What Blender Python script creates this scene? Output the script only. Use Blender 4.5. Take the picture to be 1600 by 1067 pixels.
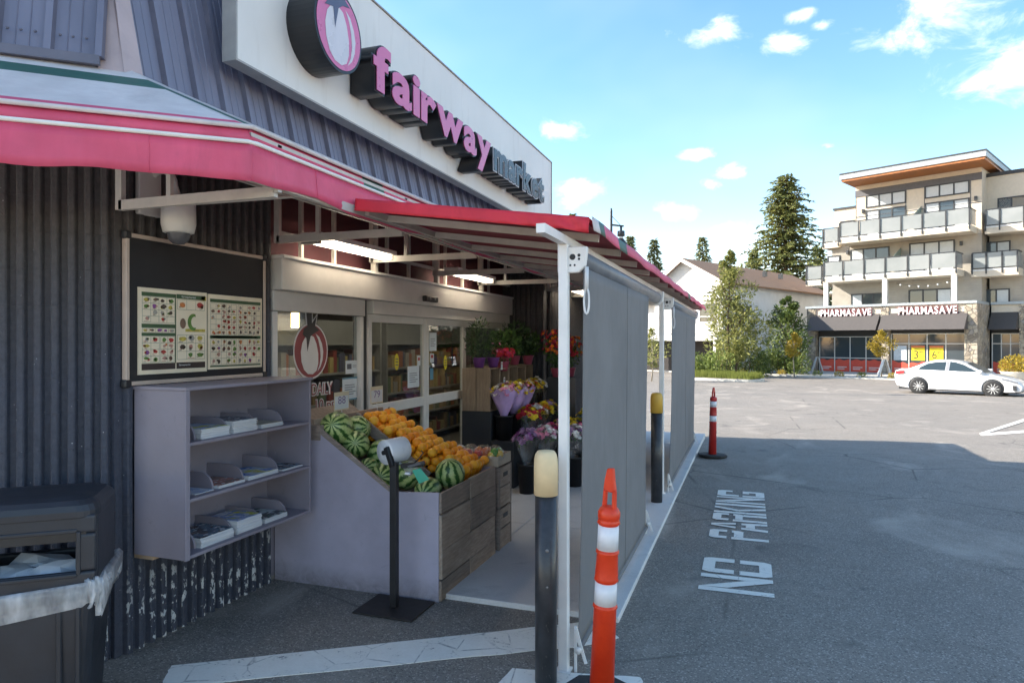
import bpy, bmesh, math, random
import numpy as np
from mathutils import Vector, Matrix

for o in list(bpy.data.objects):
    bpy.data.objects.remove(o, do_unlink=True)
scene = bpy.context.scene
COL = scene.collection
R = math.radians

# ------------------------------------------------------------------ camera
# world axes: +Y runs along the shop front away from us, +X away from the shop, Z up
TH = R(19.4); CT, ST = math.cos(TH), math.sin(TH)
CAMH = 1.8; F = 1050.0
cam_d = bpy.data.cameras.new('camera'); cam = bpy.data.objects.new('camera', cam_d); COL.objects.link(cam)
cam.location = (0, 0, CAMH); cam.rotation_euler = (R(90), 0, TH)
cam_d.sensor_width = 36; cam_d.lens = F / 1600 * 36
cam_d.clip_start = 0.05; cam_d.clip_end = 2000
scene.camera = cam

# ------------------------------------------------------------------ world
SUN_EL = R(30); SH = Vector((-0.99, -0.14)).normalized()
S3 = Vector((SH.x * math.cos(SUN_EL), SH.y * math.cos(SUN_EL), math.sin(SUN_EL)))
SKY_STRENGTH = 0.108; SUN_STRENGTH = 2.3; EXPOSURE = 2.42
world = bpy.data.worlds.new('World'); scene.world = world; world.use_nodes = True
wn, wl = world.node_tree.nodes, world.node_tree.links
wn.clear()
wout = wn.new('ShaderNodeOutputWorld'); wbg = wn.new('ShaderNodeBackground')
sky = wn.new('ShaderNodeTexSky'); sky.sky_type = 'NISHITA'; sky.sun_disc = False
sky.sun_elevation = SUN_EL; sky.sun_rotation = math.atan2(SH.x, SH.y) % (2 * math.pi)
sky.air_density = 1.0; sky.dust_density = 0.4; sky.ozone_density = 2.4; sky.altitude = 50
wtc = wn.new('ShaderNodeTexCoord')
CLOUDS = []   # azimuth (deg clockwise from +Y), elevation, half width, half height (deg)
def add_cloud(px, py, wpx, hpx):
    a, b = (px - 800) / F, (533 - py) / F
    X = CT * a - ST; Y = ST * a + CT
    CLOUDS.append((math.degrees(math.atan2(X, Y)), math.degrees(math.atan2(b, math.hypot(X, Y))),
                   math.degrees(wpx / F) , math.degrees(hpx / F)))
for c in [(1110, 52, 62, 24), (1222, 72, 40, 19), (1255, 22, 30, 12), (1285, 40, 16, 10), (1490, 30, 125, 52), (1580, 110, 80, 52),
          (1297, 229, 36, 13), (880, 203, 52, 22), (1088, 242, 30, 11), (1132, 270, 42, 10), (1108, 287, 34, 9),
          (1050, 330, 70, 13), (1160, 372, 90, 18), (900, 300, 60, 26)]:
    add_cloud(*c)
_r = random.Random(4)
for i in range(30):           # unseen clouds, larger than those in view, added to light the shade
    CLOUDS.append((_r.uniform(50, 310), _r.uniform(8, 70), _r.uniform(9, 20), _r.uniform(4, 8)))
def wmath(op, a, b=None):
    n = wn.new('ShaderNodeMath'); n.operation = op
    for i, v in enumerate((a, b)):
        if v is None: continue
        if isinstance(v, (int, float)): n.inputs[i].default_value = v
        else: wl.new(v, n.inputs[i])
    return n.outputs[0]
# direction -> (azimuth, stretched elevation), where every cloud is a disc
ASP = 2.5
sx = wn.new('ShaderNodeSeparateXYZ'); wl.new(wtc.outputs['Generated'], sx.inputs[0])
azn = wmath('ARCTAN2', sx.outputs[0], sx.outputs[1]); eln = wmath('MULTIPLY', wmath('ARCSINE', sx.outputs[2]), ASP)
cv = wn.new('ShaderNodeCombineXYZ'); wl.new(azn, cv.inputs[0]); wl.new(eln, cv.inputs[1])
acc = None
for az, el, hw, hh in CLOUDS:
    az = (az + 180) % 360 - 180
    ds = wn.new('ShaderNodeVectorMath'); ds.operation = 'DISTANCE'; wl.new(cv.outputs[0], ds.inputs[0]); ds.inputs[1].default_value = (R(az), R(el) * ASP, 0)
    v_ = wmath('MULTIPLY', ds.outputs['Value'], 1 / R((hw + hh * ASP) / 2))
    acc = v_ if acc is None else wmath('MINIMUM', acc, v_)
nz = wn.new('ShaderNodeTexNoise'); nz.inputs['Scale'].default_value = 15; nz.inputs['Detail'].default_value = 7
nz.inputs['Roughness'].default_value = 0.62; nz.inputs['Distortion'].default_value = 0.4
wmp = wn.new('ShaderNodeMapping'); wmp.inputs['Scale'].default_value = (1, 1, 1.7)
wl.new(wtc.outputs['Generated'], wmp.inputs['Vector']); wl.new(wmp.outputs[0], nz.inputs['Vector'])
dens = wmath('SUBTRACT', 1.0, acc)                       # 1 at a cloud's middle, 0 at its rim
dens = wmath('ADD', dens, wmath('MULTIPLY', wmath('SUBTRACT', nz.outputs['Fac'], 0.53), 3.4))
mr = wn.new('ShaderNodeMapRange'); mr.interpolation_type = 'SMOOTHSTEP'
mr.inputs['From Min'].default_value = 0.05; mr.inputs['From Max'].default_value = 1.5; mr.inputs['To Max'].default_value = 0.9
wl.new(dens, mr.inputs['Value'])
veil = wn.new('ShaderNodeTexNoise'); veil.inputs['Scale'].default_value = 3.2; veil.inputs['Detail'].default_value = 3
wl.new(wmp.outputs[0], veil.inputs['Vector'])
vr = wn.new('ShaderNodeMapRange'); vr.inputs['From Min'].default_value = 0.45; vr.inputs['From Max'].default_value = 0.8; vr.inputs['To Max'].default_value = 0.10
wl.new(veil.outputs['Fac'], vr.inputs['Value'])
mx = wn.new('ShaderNodeMix'); mx.data_type = 'RGBA'
wl.new(wmath('MAXIMUM', mr.outputs[0], vr.outputs[0]), mx.inputs['Factor'])
hs = wn.new('ShaderNodeHueSaturation'); hs.inputs['Saturation'].default_value = 1.25
wl.new(sky.outputs[0], hs.inputs['Color'])
tint = wn.new('ShaderNodeMix'); tint.data_type = 'RGBA'; tint.blend_type = 'MULTIPLY'; tint.inputs['Factor'].default_value = 1.0   # camera white balance towards shade
tint.inputs['B'].default_value = (0.97, 0.76, 0.63, 1); wl.new(hs.outputs[0], tint.inputs['A'])
wl.new(tint.outputs['Result'], mx.inputs['A'])
mx.inputs['B'].default_value = (3.9, 3.8, 3.8, 1)
wl.new(mx.outputs['Result'], wbg.inputs['Color'])
wbg.inputs['Strength'].default_value = SKY_STRENGTH
wl.new(wbg.outputs[0], wout.inputs[0])
world.cycles.sampling_method = 'MANUAL'; world.cycles.sample_map_resolution = 512

# ------------------------------------------------------------------ sun
sd = bpy.data.lights.new('sun', 'SUN'); sd.energy = SUN_STRENGTH; sd.angle = R(0.53); sd.color = (1.0, 0.93, 0.82)
sun = bpy.data.objects.new('sun', sd); COL.objects.link(sun)
sun.rotation_euler = S3.to_track_quat('Z', 'Y').to_euler(); sun.location = (-30, -5, 30)

vs = scene.view_settings
vs.view_transform = 'Standard'; vs.look = 'None'; vs.gamma = 1; vs.exposure = EXPOSURE; vs.use_curve_mapping = False
scene.render.engine = 'CYCLES'
scene.cycles.max_bounces = 6; scene.cycles.transparent_max_bounces = 8; scene.cycles.use_light_tree = False
scene.cycles.diffuse_bounces = 4; scene.cycles.glossy_bounces = 3

# ------------------------------------------------------------------ survey helpers (photo measurement -> place)
def st(lat, d, z=0.0):                       # camera-frame lateral / depth -> world
    return Vector((CT * lat - ST * d, ST * lat + CT * d, z))
def depth(X, Y): return -ST * X + CT * Y
def ray(px): a = (px - 800) / F; return CT * a - ST, ST * a + CT
def onX(px, py, X):
    rx, ry = ray(px); d = X / rx; return Vector((X, d * ry, CAMH + d * (533 - py) / F))
def onY(px, py, Y):
    rx, ry = ray(px); d = Y / ry; return Vector((d * rx, Y, CAMH + d * (533 - py) / F))
def atd(px, py, d):
    rx, ry = ray(px); return Vector((d * rx, d * ry, CAMH + d * (533 - py) / F))
def gnd(px, py, z=0.0):
    d = (CAMH - z) * F / (py - 533); rx, ry = ray(px); return Vector((d * rx, d * ry, z))
def gz(X, Y):                                # the lot falls gently towards the street
    d = depth(X, Y)
    t = min(max((d - 11) / 39.0, 0), 1); return -0.6 * (1 - (1 - t) ** 2)

# ------------------------------------------------------------------ object helpers
def tag(o, label=None, cat=None, group=None, kind=None):
    if label: o['label'] = label
    if cat: o['category'] = cat
    if group: o['group'] = group
    if kind: o['kind'] = kind
    return o
def thing(name, label, cat, loc=(0, 0, 0), rz=0.0, group=None):
    e = bpy.data.objects.new(name, None); COL.objects.link(e)
    e.empty_display_size = 0.1
    e.location = loc; e.rotation_euler = (0, 0, rz)
    return tag(e, label, cat, group)
def wmat(o):
    m = o.matrix_basis.copy()
    if o.parent: m = wmat(o.parent) @ o.matrix_parent_inverse @ m
    return m
def link(name, me, parent=None, world=False):
    o = bpy.data.objects.new(name, me); COL.objects.link(o)
    if parent:
        o.parent = parent
        if world: o.matrix_parent_inverse = wmat(parent).inverted()
    return o
class MB:
    def __init__(s): s.v, s.f, s.m, s.sm = [], [], [], []
    def add(s, vs_, fs, m=0, smooth=False):
        b = len(s.v); s.v += [tuple(p) for p in vs_]
        for f in fs: s.f.append(tuple(b + i for i in f)); s.m.append(m); s.sm.append(smooth)
        return s
    def box(s, x0, x1, y0, y1, z0, z1, m=0):
        return s.add([(x0, y0, z0), (x1, y0, z0), (x1, y1, z0), (x0, y1, z0), (x0, y0, z1), (x1, y0, z1), (x1, y1, z1), (x0, y1, z1)],
                     [(0, 3, 2, 1), (4, 5, 6, 7), (0, 1, 5, 4), (1, 2, 6, 5), (2, 3, 7, 6), (3, 0, 4, 7)], m)
    def beam(s, p, q, w, h, m=0, up=(0, 0, 1)):   # rectangular bar from p to q
        p, q = Vector(p), Vector(q); a = (q - p).normalized(); u = Vector(up)
        if abs(a.dot(u)) > 0.98: u = Vector((1, 0, 0))
        r = a.cross(u).normalized() * w / 2; u = r.cross(a).normalized() * h / 2
        vs_ = [c + x * r + y * u for c in (p, q) for x, y in ((-1, -1), (1, -1), (1, 1), (-1, 1))]
        return s.add(vs_, [(0, 1, 2, 3), (4, 7, 6, 5), (0, 4, 5, 1), (1, 5, 6, 2), (2, 6, 7, 3), (3, 7, 4, 0)], m)
    def tube(s, path, r, n=10, m=0, cap=True, closed=False):
        path = [Vector(p) for p in path]; N = len(path); rr = r if isinstance(r, (list, tuple)) else [r] * N
        vs_ = []; ref = None
        for i, p in enumerate(path):
            a = path[(i + 1) % N] if (i < N - 1 or closed) else path[i]
            b = path[i - 1] if (i > 0 or closed) else path[i]
            t = (a - b).normalized()
            if ref is None: ref = t.orthogonal().normalized()
            ref = (ref - t * ref.dot(t)); ref = ref.normalized() if ref.length > 1e-6 else t.orthogonal().normalized()
            bi = t.cross(ref)
            vs_ += [p + rr[i] * (math.cos(k * 2 * math.pi / n) * ref + math.sin(k * 2 * math.pi / n) * bi) for k in range(n)]
        fs = []
        for i in range(N if closed else N - 1):
            j = (i + 1) % N
            for k in range(n): fs.append((i * n + k, i * n + (k + 1) % n, j * n + (k + 1) % n, j * n + k))
        s.add(vs_, fs, m, True)
        if cap and not closed:
            b = len(s.v) - N * n
            s.f.append(tuple(b + k for k in reversed(range(n)))); s.m.append(m); s.sm.append(False)
            s.f.append(tuple(b + (N - 1) * n + k for k in range(n))); s.m.append(m); s.sm.append(False)
        return s
    def lathe(s, prof, n=20, c=(0, 0, 0), m=0, M=None, sharp=False):
        vs_ = []
        for r, z in prof:
            for k in range(n):
                a = 2 * math.pi * k / n; p = Vector((r * math.cos(a), r * math.sin(a), z))
                if M is not None: p = M @ p
                vs_.append(p + Vector(c))
        fs = []
        for i in range(len(prof) - 1):
            for k in range(n): fs.append((i * n + k, i * n + (k + 1) % n, (i + 1) * n + (k + 1) % n, (i + 1) * n + k))
        s.add(vs_, fs, m, not sharp); b = len(s.v) - len(vs_)
        if prof[0][0] > 1e-5: s.f.append(tuple(b + k for k in reversed(range(n)))); s.m.append(m); s.sm.append(False)
        if prof[-1][0] > 1e-5: s.f.append(tuple(b + (len(prof) - 1) * n + k for k in range(n))); s.m.append(m); s.sm.append(False)
        return s
    def prism(s, poly, fn, d0, d1, m=0, mside=None):   # poly 2D ccw seen from d1 side; fn(u,v,depth)->world
        n = len(poly)
        vs_ = [fn(u, v, d0) for u, v in poly] + [fn(u, v, d1) for u, v in poly]
        s.add(vs_, [tuple(reversed(range(n))), tuple(range(n, 2 * n))], m)
        b = len(s.v) - 2 * n
        for k in range(n):
            j = (k + 1) % n; s.f.append((b + k, b + j, b + n + j, b + n + k)); s.m.append(m if mside is None else mside); s.sm.append(False)
        return s
    def grid(s, fn, nu, nv, m=0, smooth=True):
        vs_ = [fn(i / nu, j / nv) for j in range(nv + 1) for i in range(nu + 1)]
        fs = [(j * (nu + 1) + i, j * (nu + 1) + i + 1, (j + 1) * (nu + 1) + i + 1, (j + 1) * (nu + 1) + i) for j in range(nv) for i in range(nu)]
        return s.add(vs_, fs, m, smooth)
    def mesh(s, name, mats):
        me = bpy.data.meshes.new(name); me.from_pydata(s.v, [], s.f)
        if not isinstance(mats, (list, tuple)): mats = [mats]
        for mm in mats: me.materials.append(mm)
        me.polygons.foreach_set('material_index', s.m); me.polygons.foreach_set('use_smooth', s.sm); me.update()
        return me
    def build(s, name, mats, parent=None, world=True, bevel=0, seg=1, solid=0):
        o = link(name, s.mesh(name, mats), parent, world)
        if solid:
            md = o.modifiers.new('solid', 'SOLIDIFY'); md.thickness = solid; md.offset = 0
        if bevel:
            md = o.modifiers.new('bevel', 'BEVEL'); md.width = bevel; md.segments = seg; md.limit_method = 'ANGLE'; md.angle_limit = R(40)
        return o
def copy_tree(o, parent=None):
    c = o.copy(); COL.objects.link(c)
    if parent is not None: c.parent = parent
    for ch in [x for x in list(o.children)]: copy_tree(ch, c)
    return c
def text_mesh(name, body, size, extrude, mat, offset=0.0, align='LEFT', spacing=1.0, xs=1.0):
    cu = bpy.data.curves.new(name, 'FONT'); cu.body = body; cu.size = size; cu.extrude = extrude; cu.offset = offset
    cu.align_x = align; cu.space_character = spacing; cu.resolution_u = 4
    o = bpy.data.objects.new(name, cu); COL.objects.link(o)
    bpy.context.view_layer.update()
    me = bpy.data.meshes.new_from_object(o.evaluated_get(bpy.context.evaluated_depsgraph_get()))
    bpy.data.objects.remove(o, do_unlink=True); bpy.data.curves.remove(cu)
    me.name = name; me.materials.clear(); me.materials.append(mat)
    if xs != 1.0: me.transform(Matrix.Diagonal((xs, 1, 1, 1)))
    return me
def mesh_extent(me):
    xs = [v.co.x for v in me.vertices]; return (min(xs), max(xs)) if xs else (0, 0)

# ------------------------------------------------------------------ materials
def lin(c):
    if isinstance(c, str):
        c = c.lstrip('#'); c = [int(c[i:i + 2], 16) / 255 for i in (0, 2, 4)]
        c = [x / 12.92 if x <= 0.04045 else ((x + 0.055) / 1.055) ** 2.4 for x in c]
    return (c[0], c[1], c[2], 1)
class NT:
    def __init__(s, name):
        s.mat = bpy.data.materials.new(name); s.mat.use_nodes = True; s.t = s.mat.node_tree; s.n = s.t.nodes; s.l = s.t.links
        s.b = s.n['Principled BSDF']; s.out = s.n['Material Output']
        s.geo = None
    def pos(s):
        if s.geo is None: s.geo = s.n.new('ShaderNodeNewGeometry')
        return s.geo.outputs['Position']
    def obj(s):
        t = s.n.new('ShaderNodeTexCoord'); return t.outputs['Object']
    def lk(s, a, b): s.l.new(a, b)
    def noise(s, scale, detail=4, rough=0.55, vec=None, stretch=None, dist=0):
        t = s.n.new('ShaderNodeTexNoise'); t.inputs['Scale'].default_value = scale; t.inputs['Detail'].default_value = detail
        t.inputs['Roughness'].default_value = rough; t.inputs['Distortion'].default_value = dist
        v = vec or s.pos()
        if stretch:
            mp = s.n.new('ShaderNodeMapping'); mp.inputs['Scale'].default_value = stretch; s.lk(v, mp.inputs['Vector']); v = mp.outputs[0]
        s.lk(v, t.inputs['Vector']); return t.outputs['Fac']
    def voro(s, scale, vec=None, feature='F1', out='Distance'):
        t = s.n.new('ShaderNodeTexVoronoi'); t.inputs['Scale'].default_value = scale; t.feature = feature
        s.lk(vec or s.pos(), t.inputs['Vector']); return t.outputs[out]
    def ramp(s, fac, stops):
        r = s.n.new('ShaderNodeValToRGB'); e = r.color_ramp.elements
        while len(e) > 1: e.remove(e[-1])
        e[0].position = stops[0][0]; e[0].color = lin(stops[0][1])
        for p, c in stops[1:]:
            x = e.new(p); x.color = lin(c)
        s.lk(fac, r.inputs[0]); return r.outputs['Color']
    def math(s, op, a, b=0.5, clamp=False):
        n = s.n.new('ShaderNodeMath'); n.operation = op; n.use_clamp = clamp
        for i, v in enumerate((a, b)):
            if isinstance(v, (int, float)): n.inputs[i].default_value = v
            else: s.lk(v, n.inputs[i])
        return n.outputs[0]
    def rng(s, v, a, b, c=0.0, d=1.0):
        n = s.n.new('ShaderNodeMapRange'); s.lk(v, n.inputs['Value'])
        for k, x in zip(('From Min', 'From Max', 'To Min', 'To Max'), (a, b, c, d)): n.inputs[k].default_value = x
        return n.outputs[0]
    def mix(s, fac, a, b, blend='MIX'):
        n = s.n.new('ShaderNodeMix'); n.data_type = 'RGBA'; n.blend_type = blend
        if isinstance(fac, (int, float)): n.inputs['Factor'].default_value = fac
        else: s.lk(fac, n.inputs['Factor'])
        for k, v in (('A', a), ('B', b)):
            if isinstance(v, (str, tuple, list)): n.inputs[k].default_value = lin(v)
            else: s.lk(v, n.inputs[k])
        return n.outputs['Result']
    def sep(s, v):
        n = s.n.new('ShaderNodeSeparateXYZ'); s.lk(v, n.inputs[0]); return n.outputs
    def color(s, c):
        if isinstance(c, (str, tuple, list)): s.b.inputs['Base Color'].default_value = lin(c)
        else: s.lk(c, s.b.inputs['Base Color'])
    def rough(s, v):
        if isinstance(v, (int, float)): s.b.inputs['Roughness'].default_value = v
        else: s.lk(v, s.b.inputs['Roughness'])
    def bump(s, h, strength=0.3, dist=0.01):
        n = s.n.new('ShaderNodeBump'); n.inputs['Strength'].default_value = strength; n.inputs['Distance'].default_value = dist
        s.lk(h, n.inputs['Height']); s.lk(n.outputs[0], s.b.inputs['Normal'])
MATS = {}
def plain(name, c, rough=0.6, metal=0.0, var=0.12, scale=6.0, spec=None, coat=0, stretch=None, bump=0.0, bscale=60):
    if name in MATS: return MATS[name]
    t = NT(name); c = lin(c)
    lo = tuple(max(x * (1 - var), 0) for x in c[:3]); hi = tuple(min(x * (1 + var), 1) for x in c[:3])
    f = t.noise(scale, 5, 0.6, stretch=stretch)
    t.color(t.ramp(f, [(0.3, lo), (0.7, hi)])); t.rough(t.rng(f, 0.3, 0.7, max(rough - 0.06, 0.02), min(rough + 0.08, 1)))
    t.b.inputs['Metallic'].default_value = metal
    if spec is not None: t.b.inputs['Specular IOR Level'].default_value = spec
    if coat: t.b.inputs['Coat Weight'].default_value = coat; t.b.inputs['Coat Roughness'].default_value = 0.05
    if bump: t.bump(t.noise(bscale, 4), bump, 0.004)
    MATS[name] = t.mat; return t.mat
def emis(name, c, s):
    if name in MATS: return MATS[name]
    t = NT(name); t.b.inputs['Emission Color'].default_value = lin(c); t.b.inputs['Emission Strength'].default_value = s; t.color(c)
    MATS[name] = t.mat; return t.mat
def glass_mat(name, tint=(0.9, 0.95, 0.95), ior=1.5, boost=0.0, rough=0.0):
    t = NT(name); t.n.remove(t.b)
    tr = t.n.new('ShaderNodeBsdfTransparent'); tr.inputs[0].default_value = (*tint, 1)
    gl = t.n.new('ShaderNodeBsdfGlossy'); gl.inputs['Roughness'].default_value = rough
    lw = t.n.new('ShaderNodeLayerWeight'); lw.inputs['Blend'].default_value = 0.5
    pw = t.math('POWER', lw.outputs['Facing'], 4.0); a = t.n.new('ShaderNodeMath'); a.operation = 'MULTIPLY_ADD'; a.inputs[1].default_value = 0.85; a.inputs[2].default_value = 0.04 + boost; a.use_clamp = True
    t.lk(pw, a.inputs[0])
    m = t.n.new('ShaderNodeMixShader'); t.lk(a.outputs[0], m.inputs[0]); t.lk(tr.outputs[0], m.inputs[1]); t.lk(gl.outputs[0], m.inputs[2])
    t.lk(m.outputs[0], t.out.inputs[0]); MATS[name] = t.mat; return t.mat
def fabric(name, c, c2=None, rough=0.55, trans=0.25, transc=None, var=0.15):
    t = NT(name); c = lin(c)
    f = t.noise(3.0, 6, 0.6); g = t.noise(14, 4, 0.6, stretch=(1, 1, 0.15))
    lo = tuple(x * (1 - var) for x in c[:3]); hi = tuple(min(1, x * (1 + var)) for x in c[:3])
    col = t.mix(t.rng(g, 0.4, 0.75, 0, 0.35), t.ramp(f, [(0.3, lo), (0.7, hi)]), c2 or lo)
    st_ = t.noise(4, 6, .7, stretch=(1, 1, .25), dist=.6); col = t.mix(t.rng(st_, .56, .74, 0, .40), col, tuple(x * .5 for x in c[:3])); col = t.mix(t.rng(t.noise(1.3, 3), .5, .7, 0, .3), col, tuple(min(1, x * 1.15 + .04) for x in c[:3]))
    t.color(col); t.rough(rough)
    t.bump(t.noise(9, 4, 0.5), 0.25, 0.02)
    if trans:
        tl = t.n.new('ShaderNodeBsdfTranslucent'); tl.inputs[0].default_value = lin(transc) if transc else c
        m = t.n.new('ShaderNodeMixShader'); m.inputs[0].default_value = trans
        t.lk(t.b.outputs[0], m.inputs[1]); t.lk(tl.outputs[0], m.inputs[2]); t.lk(m.outputs[0], t.out.inputs[0])
    MATS[name] = t.mat; return t.mat

def make_asphalt():
    t = NT('asphalt')
    big = t.noise(0.35, 6, 0.6); mid = t.noise(2.2, 6, 0.65); fine = t.noise(150, 3, 0.7); spk = t.voro(120, out='Color')
    base = t.ramp(big, [(0.3, (0.153, 0.140, 0.124)), (0.7, (0.234, 0.206, 0.173))])
    base = t.mix(t.rng(mid, 0.35, 0.75, 0.0, 0.55), base, (0.138, 0.122, 0.108))
    base = t.mix(t.rng(fine, 0.35, 0.7, 0, 0.6), base, (0.326, 0.282, 0.235))
    sp = t.sep(spk)[0]
    base = t.mix(t.rng(sp, 0.86, 0.93, 0, 0.6), base, (0.488, 0.439, 0.383))
    base = t.mix(t.rng(sp, 0.0, 0.2, 0.7, 0.0), base, (0.050, 0.046, 0.042))
    oil = t.noise(1.3, 3, 0.5, dist=0.8)
    base = t.mix(t.rng(oil, 0.64, 0.71, 0, 0.55), base, (0.087, 0.078, 0.072))
    pale = t.noise(0.8, 5, 0.55, dist=1.2, stretch=(1.0, 0.55, 1))
    base = t.mix(t.rng(pale, 0.56, 0.70, 0, 0.60), base, (0.427, 0.373, 0.314))
    crk = t.voro(0.42, vec=None, feature='DISTANCE_TO_EDGE')
    base = t.mix(t.math('MULTIPLY', t.rng(crk, 0.0, 0.008, 1, 0), t.rng(t.noise(0.5, 2), 0.45, 0.55, 0, 0.85)), base, (0.076, 0.067, 0.059))
    spot = t.voro(1.7); base = t.mix(t.math('MULTIPLY', t.rng(spot, 0.03, 0.075, 1, 0), t.rng(t.noise(1.1, 2), 0.52, 0.58, 0, 0.75)), base, (0.063, 0.066, 0.069))
    t.color(base); t.rough(t.rng(mid, 0.3, 0.7, 0.72, 0.92)); t.bump(t.math('ADD', fine, sp), 0.35, 0.004)
    MATS['asphalt'] = t.mat; return t.mat
def make_concrete(name, a, b, scale=1.0):
    t = NT(name); big = t.noise(0.9 * scale, 6, 0.6); fine = t.noise(90, 3, 0.6); st_ = t.noise(3, 5, 0.7, dist=0.6)
    c = t.ramp(big, [(0.3, a), (0.7, b)]); c = t.mix(t.rng(st_, 0.55, 0.75, 0, 0.45), c, tuple(x * 0.55 for x in a))
    c = t.mix(t.rng(fine, 0.4, 0.7, 0, 0.25), c, tuple(x * 1.3 for x in b)); t.color(c); t.rough(0.85); t.bump(fine, 0.2, 0.003)
    MATS[name] = t.mat; return t.mat
def make_paint():
    t = NT('road_paint'); w = t.noise(7, 6, 0.72); f = t.noise(70, 3, 0.7)
    k = t.math('ADD', t.math('MULTIPLY', w, 0.65), t.math('MULTIPLY', f, 0.35))
    crk = t.voro(3.2, feature='DISTANCE_TO_EDGE')
    c = t.ramp(k, [(0.35, (0.22, 0.21, 0.20)), (0.42, (0.78, 0.74, 0.66)), (0.7, (0.88, 0.85, 0.77))])
    c = t.mix(t.math('MULTIPLY', t.rng(crk, 0.0, 0.018, 1, 0), t.rng(w, 0.45, 0.6, 0, 0.8)), c, (0.1, 0.1, 0.1))
    t.color(c); t.rough(0.75); t.bump(f, 0.2, 0.003); MATS['road_paint'] = t.mat; return t.mat
def make_block():
    t = NT('painted_block'); n1 = t.noise(28, 5, 0.65); n2 = t.noise(3, 4); z = t.sep(t.pos())[2]
    c = t.ramp(n1, [(0.3, (0.036, 0.041, 0.060)), (0.7, (0.060, 0.066, 0.090))])
    brown = t.ramp(n1, [(0.3, (0.055, 0.048, 0.044)), (0.7, (0.085, 0.076, 0.069))])
    c = t.mix(t.rng(t.math('ADD', z, t.math('MULTIPLY', n2, 0.3)), 1.7, 2.6, 0, 0.9), c, brown)  # warm dimness under the awning, mixed into the wall colour by height
    # paint flaked off the ribs near the ground
    fl = t.noise(34, 4, 0.55, stretch=(1, 1, 0.55)); low = t.noise(5, 2)
    ribf = t.rng(t.sep(t.obj())[1], -0.020, -0.026, 0, 1)
    mask = t.math('MULTIPLY', t.math('MULTIPLY', t.rng(fl, 0.565, 0.585, 0, 1), ribf), t.rng(t.math('ADD', z, t.math('MULTIPLY', low, 0.5)), 0.50, 0.80, 1, 0))
    c = t.mix(mask, c, t.ramp(n1, [(0.3, (0.45, 0.45, 0.44)), (0.7, (0.66, 0.66, 0.64))]))
    chips = t.noise(60, 2); c = t.mix(t.rng(chips, 0.755, 0.77, 0, 0.8), c, (0.55, 0.55, 0.55))
    t.color(c); t.rough(0.62); t.bump(t.math('ADD', n1, t.noise(90, 4)), 0.55, 0.008)
    MATS['block'] = t.mat; return t.mat
def make_wood(name, a, b, axis_stretch, dark=None):
    t = NT(name); g = t.noise(9, 6, 0.65, stretch=axis_stretch, dist=0.5); h = t.noise(2.0, 4); f = t.noise(60, 3, stretch=axis_stretch)
    c = t.ramp(g, [(0.3, a), (0.7, b)]); c = t.mix(t.rng(h, 0.35, 0.7, 0, 0.5), c, dark or tuple(x * 0.5 for x in a))
    c = t.mix(t.rng(f, 0.55, 0.75, 0, 0.35), c, tuple(x * 0.4 for x in a)); t.color(c); t.rough(0.8); t.bump(t.math('ADD', g, f), 0.35, 0.004)
    MATS[name] = t.mat; return t.mat
def leaf_mat(name, a, b, trans=0.3, scale=1.5):
    t = NT(name); f = t.noise(scale, 4, 0.7)
    oi = t.n.new('ShaderNodeNewGeometry'); rnd = oi.outputs['Random Per Island']
    k = t.math('ADD', t.math('MULTIPLY', f, 0.6), t.math('MULTIPLY', rnd, 0.4))
    col = t.ramp(k, [(0.3, a), (0.68, b)]); t.color(col); t.rough(0.55); t.b.inputs['Specular IOR Level'].default_value = 0.3
    tl = t.n.new('ShaderNodeBsdfTranslucent'); t.lk(col, tl.inputs[0])
    m = t.n.new('ShaderNodeMixShader'); m.inputs[0].default_value = trans
    t.lk(t.b.outputs[0], m.inputs[1]); t.lk(tl.outputs[0], m.inputs[2]); t.lk(m.outputs[0], t.out.inputs[0]); MATS[name] = t.mat; return t.mat
asphalt = make_asphalt(); paint = make_paint(); block_m = make_block()
slab_m = make_concrete('slab_concrete', (0.52, 0.505, 0.49), (0.64, 0.62, 0.595))
walk_m = make_concrete('walk_concrete', (0.42, 0.40, 0.36), (0.52, 0.50, 0.45), 0.4)
kerb_m = make_concrete('kerb_concrete', (0.45, 0.43, 0.38), (0.56, 0.54, 0.48))
white_metal = plain('white_metal', (0.80, 0.78, 0.75), 0.45, var=0.08, scale=5)
frame_m = plain('door_frame', (0.66, 0.635, 0.60), 0.4, var=0.06)
def scuffed(name, c):
    t = NT(name); n1 = t.noise(2.5, 5, .6); n2 = t.noise(38, 5, .7, stretch=(1, 1, .25)); n3 = t.noise(11, 6, .75, dist=1.0); c = tuple(c)
    col = t.ramp(n1, [(.3, tuple(x * .86 for x in c)), (.7, tuple(x * 1.1 for x in c))])
    col = t.mix(t.rng(n3, .60, .72, 0, .45), col, tuple(x * .55 for x in c)); col = t.mix(t.rng(n2, .70, .74, 0, .6), col, tuple(min(1, x * 1.7) for x in c))
    z = t.sep(t.pos())[2]; col = t.mix(t.math('MULTIPLY', t.rng(z, .0, .16, .7, 0), t.rng(n3, .3, .6, .3, 1)), col, (.12, .11, .105))
    t.color(col); t.rough(t.rng(n1, .3, .7, .42, .62)); t.bump(t.math('ADD', n2, n1), .12, .003); MATS[name] = t.mat; return t.mat
grey_panel = scuffed('grey_panel', (0.255, 0.23, 0.27)); stand_panel = scuffed('stand_panel', (0.43, 0.395, 0.48))
black_metal = plain('black_metal', (0.018, 0.018, 0.02), 0.4, var=0.3)
dark_plastic = plain('dark_plastic', (0.022, 0.025, 0.033), 0.42, var=0.25, scale=4, bump=0.15)
mansard_m = plain('mansard_metal', (0.19, 0.19, 0.255), 0.38, var=0.15, scale=2.0, stretch=(1, 1, 0.2))
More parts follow.
